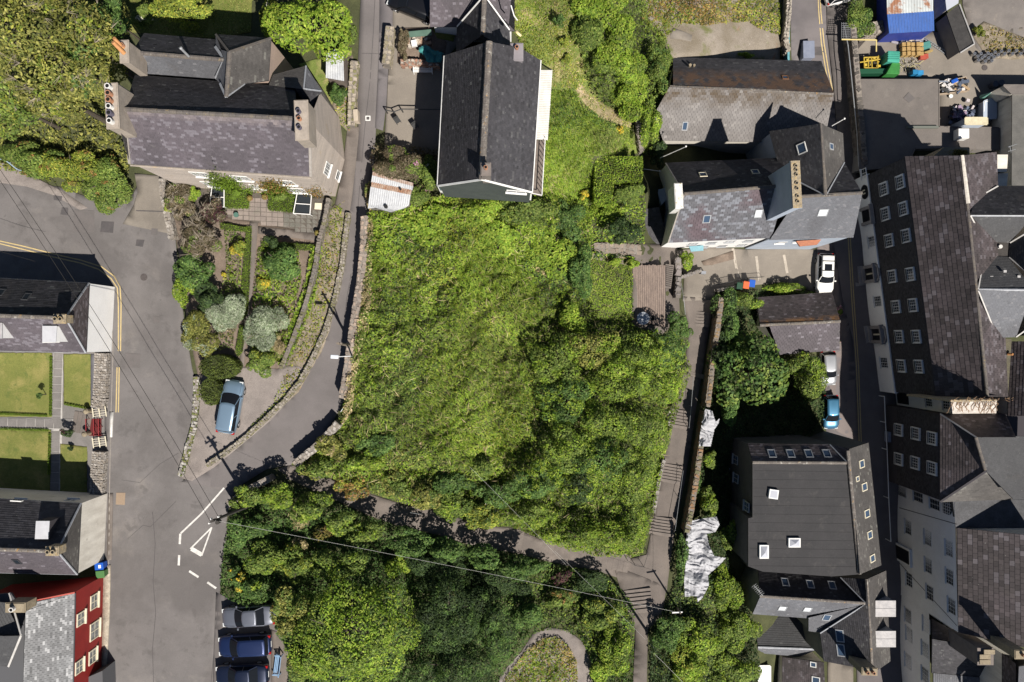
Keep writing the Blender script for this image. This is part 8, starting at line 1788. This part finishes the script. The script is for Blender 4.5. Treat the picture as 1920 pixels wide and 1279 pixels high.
for i in range(70): x, y = R.gauss(1706, 10), R.gauss(122, 6); c_ = PG(x, y, R.uniform(.05, .35)); q.cc = R.choice(((.45,.4,.3),(.3,.28,.26),(.5,.45,.2),(.22,.2,.19))); d = Vector((R.uniform(-1,1), R.uniform(-1,1), .1)); q.tube(c_, c_+d*R.uniform(.3,.9), .025, .025, 4)
for i in range(20): x, y = R.gauss(1706, 12), R.gauss(80, 3); c_ = PG(x, y, .2); q.cc = R.choice(((.5,.46,.42),(.6,.5,.35),(.3,.28,.3))); q.box(c_, R.uniform(.3,.9), R.uniform(.15,.4), .12, R.uniform(-30,40))
q.build('scrap', STONE, b, kind='stuff')
b = thing('junk_trailer', 'open trailer heaped with planks, blue plastic and scrap', 'trailer', PG(1788,162)); prismat(b, 'trailer_floor', [(1760,155),(1812,144),(1816,170),(1762,176)], -16.2, .5, mat('rust_brown_steel', (.14,.09,.06), rough=.8)); q = MB()
for (x0,y0,x1,y1) in ((1760,155,1812,144),(1812,144,1816,170),(1762,176,1816,170)): a, c_ = P(x0,y0,-15.6), P(x1,y1,-15.6); d = (c_-a); L_ = d.length; d.normalize(); q.fbox(a, d, UPZ.cross(d), UPZ, 0, L_, -.03, .03, -.6, 0)
q.build('trailer_side', mat('tan_planks', (.42,.33,.24), rough=.8), b); q = MB()
for i in range(60): x, y = R.uniform(1764,1810), R.uniform(152,170); c_ = P(x, y, -15.9+R.uniform(0,.35)); q.cc = R.choice(((.5,.48,.47),(.08,.1,.14),(.35,.25,.15),(.2,.22,.26),(.6,.55,.5),(.05,.05,.05))); q.box(c_, R.uniform(.2,1.1), R.uniform(.06,.35), R.uniform(.04,.25), R.uniform(-40,60))
q.build('junk', STONE, b, kind='stuff'); q = MB(); q.box(P(1789,152,-15.4), .75, .4, .18, 25); q.build('blue_plastic_sheet', BINB, b, bevel=.05)
root = prop('white_bucket', 'small white bucket on the sunny yard floor', 'bucket', 1780,182,.05); q = MB(); q.tube((0,0,0), (0,0,.35), .17, .22, 12); q.build('bucket', WHITE, root)
KEG = mat('steel_keg', (.55,.55,.56), (.42,.42,.43), 5, .3, metal=.85)
kegp = [(1822,104),(1828,109),(1834,104),(1829,116),(1836,112),(1842,118),(1841,108),(1848,112),(1853,106),(1847,103),(1858,110),(1860,101),(1866,106),(1872,99),(1878,104),(1886,98),(1893,104),(1900,98),(1908,104),(1915,97),(1921,103),(1854,117)]
k0 = None; kegp.sort()
ORD = 'first second third fourth fifth sixth seventh eighth ninth tenth eleventh twelfth thirteenth fourteenth fifteenth sixteenth seventeenth eighteenth nineteenth twentieth twenty-first twenty-second'.split()
for i, (x, y) in enumerate(kegp):
    c_ = PG(x, y, .05)
    lab = 'steel beer keg standing among the row of kegs below the yard bank'
    lab = ORD[i] + ' steel beer keg from the left along the yard bank'
    if k0 is None:
        k0 = thing('beer_keg', lab, 'keg', c_, 'beer kegs standing along the yard bank', world=False); q = MB()
        q.tube((0,0,0), (0,0,.1), .17, .2, 14); q.tube((0,0,.1), (0,0,.5), .2, .2, 14); q.tube((0,0,.5), (0,0,.6), .2, .16, 14); q.build('shell', KEG, k0); q = MB(); q.tube((0,0,.6), (0,0,.63), .05, .05, 8); q.build('valve', BLACKP, k0)
    else:
        c2 = k0.copy(); COL.objects.link(c2); c2.location = c_; c2['label'] = lab
        for ch in list(k0.children): d = ch.copy(); COL.objects.link(d); d.parent = c2
for x, y, lab in ((1858,162,'left of two dark drums in the shaded yard corner'),(1869,160,'right of two dark drums in the shaded yard corner')): root = prop('oil_drum', lab, 'drum', x, y, .05); q = MB(); q.tube((0,0,0), (0,0,.9), .32, .32, 16); q.build('drum', mat('dark_drum', (.05,.055,.07), rough=.4), root)
root = prop('parasol', 'closed pale green parasol in the shaded yard', 'parasol', 1838,184,.05); q = MB(); q.tube((0,0,.3), (0,0,1.9), .28, .05, 8); q.build('canopy', mat('pale_green_canvas', (.16,.34,.28), rough=.7), root); q = MB(); q.tube((0,0,0), (0,0,2.0), .03, .03, 6); q.build('pole', WHITE, root)
b = thing('crate_pile', 'jumbled pile of dark bottles and crates in the shaded yard corner', 'crates', PG(1800,213)); q = MB()
for i in range(70): x, y = R.gauss(1804,11), R.gauss(214,9); c_ = PG(x, y, R.uniform(.05,.5)); q.cc = R.choice(((.05,.06,.09),(.3,.22,.3),(.12,.14,.2),(.5,.45,.45),(.03,.04,.05))); q.box(c_, R.uniform(.15,.5), R.uniform(.15,.4), R.uniform(.1,.4), R.uniform(0,90))
q.build('crates', STONE, b, kind='stuff')
root = prop('white_gate_frame', 'white bent tube frame beside the blue yard store', 'frame', 1834,205,.05); q = MB(); q.tube((-.1,-.6,1.2), (0,.5,1.2), .07, .07, 6); q.tube((0,.5,1.2), (.55,.55,1.2), .07, .07, 6); q.tube((0,.5,0), (0,.5,1.2), .05, .05, 6); q.build('tube', WHITE, root)
b = thing('aerial', 'wire television aerial over the shaded yard roof gap', 'aerial', P(1898,274,-9)); q = MB(); q.tube(P(1890,276,-9), P(1907,270,-9), .03, .03, 5); q.tube(P(1890,284,-9), P(1904,280,-9), .03, .03, 5); q.tube(P(1893,274,-9), P(1896,286,-9), .03, .03, 5); q.build('rods', METALG, b)
rail('white rail along the foot of the hotel terrace', [(1648,742),(1650,790),(1653,840),(1656,930),(1660,1010)], 1.3, WHITE, False, r=.05); 
root = prop('blue_grey_downpipe_box', 'small blue-grey box in the dark alley of the slate-hung block', 'cabinet', 1661,818,.5); q = MB(); q.box((0,0,0), .38, 1.1, .9); q.build('box', mat('grey_blue_steel', (.22,.24,.3)), root, bevel=.03)
# white outhouse things, lilies etc.
root = prop('wheelbarrow_box', 'small white letter post by the court wall', 'post', 1316,512,.05,-5); q = MB(); q.box((0,0,0), .5, .3, .8); q.build('post', mat('grey_steel_box', (.25,.26,.28), rough=.5), root, bevel=.02)
root = prop('vent_plinth', 'small pale square pillar at the gable corner by the lane', 'pillar', 671,222,0); q = MB(); q.box((0,0,0), .38, .95, 1.0, 3); q.build('pillar', mat('pale_pillar', (.5,.42,.33), (.4,.34,.27), 3, .9), root)
b = thing('mesh_fence', 'leaning pale wire mesh panel on the street wall by the bush', 'fence', P(1588,60,-14.5)); q = MB()
for i in range(8): q.tube(P(1578,44+i*4,-14.2), P(1594,44+i*4,-14.2), .02, .02, 4)
for i in range(5): q.tube(P(1578+i*4,42,-14.2), P(1578+i*4,74,-14.2), .02, .02, 4)
q.build('mesh', METALG, b)
b = thing('fallen_frames', 'dark timber frames leaning by the yellow machine', 'timber', PG(1605,92)); q = MB()
for i in range(7): a = PG(1596+i*2, 96-i*.6, .3); q.tube(a, PG(1612+i*1.5, 80-i*.6, .9), .05, .05, 4)
q.build('timber_lengths', mat('dark_timber', (.06,.05,.045)), b)
rail('pale blue metal handrail at the left edge beside the roadside hedge', [(-60,280),(0,298),(28,308),(46,322)], 1.1, mat('pale_blue_rail', (.32,.42,.5), rough=.5), False, r=.05)
rail('thin white rail on the lane edge of the courtyard', [(727,213),(742,216),(756,211),(830,212)], 1.0, mat('dark_railing', (.05,.05,.05)), False, r=.05)
for x, y, lab in ((745,226,'garden chair frame lying left in the courtyard'),(778,236,'bicycle-like garden frame right in the courtyard')): chair(lab, x, y, g(x, y)+.05, 35, MATS['dark_railing'])
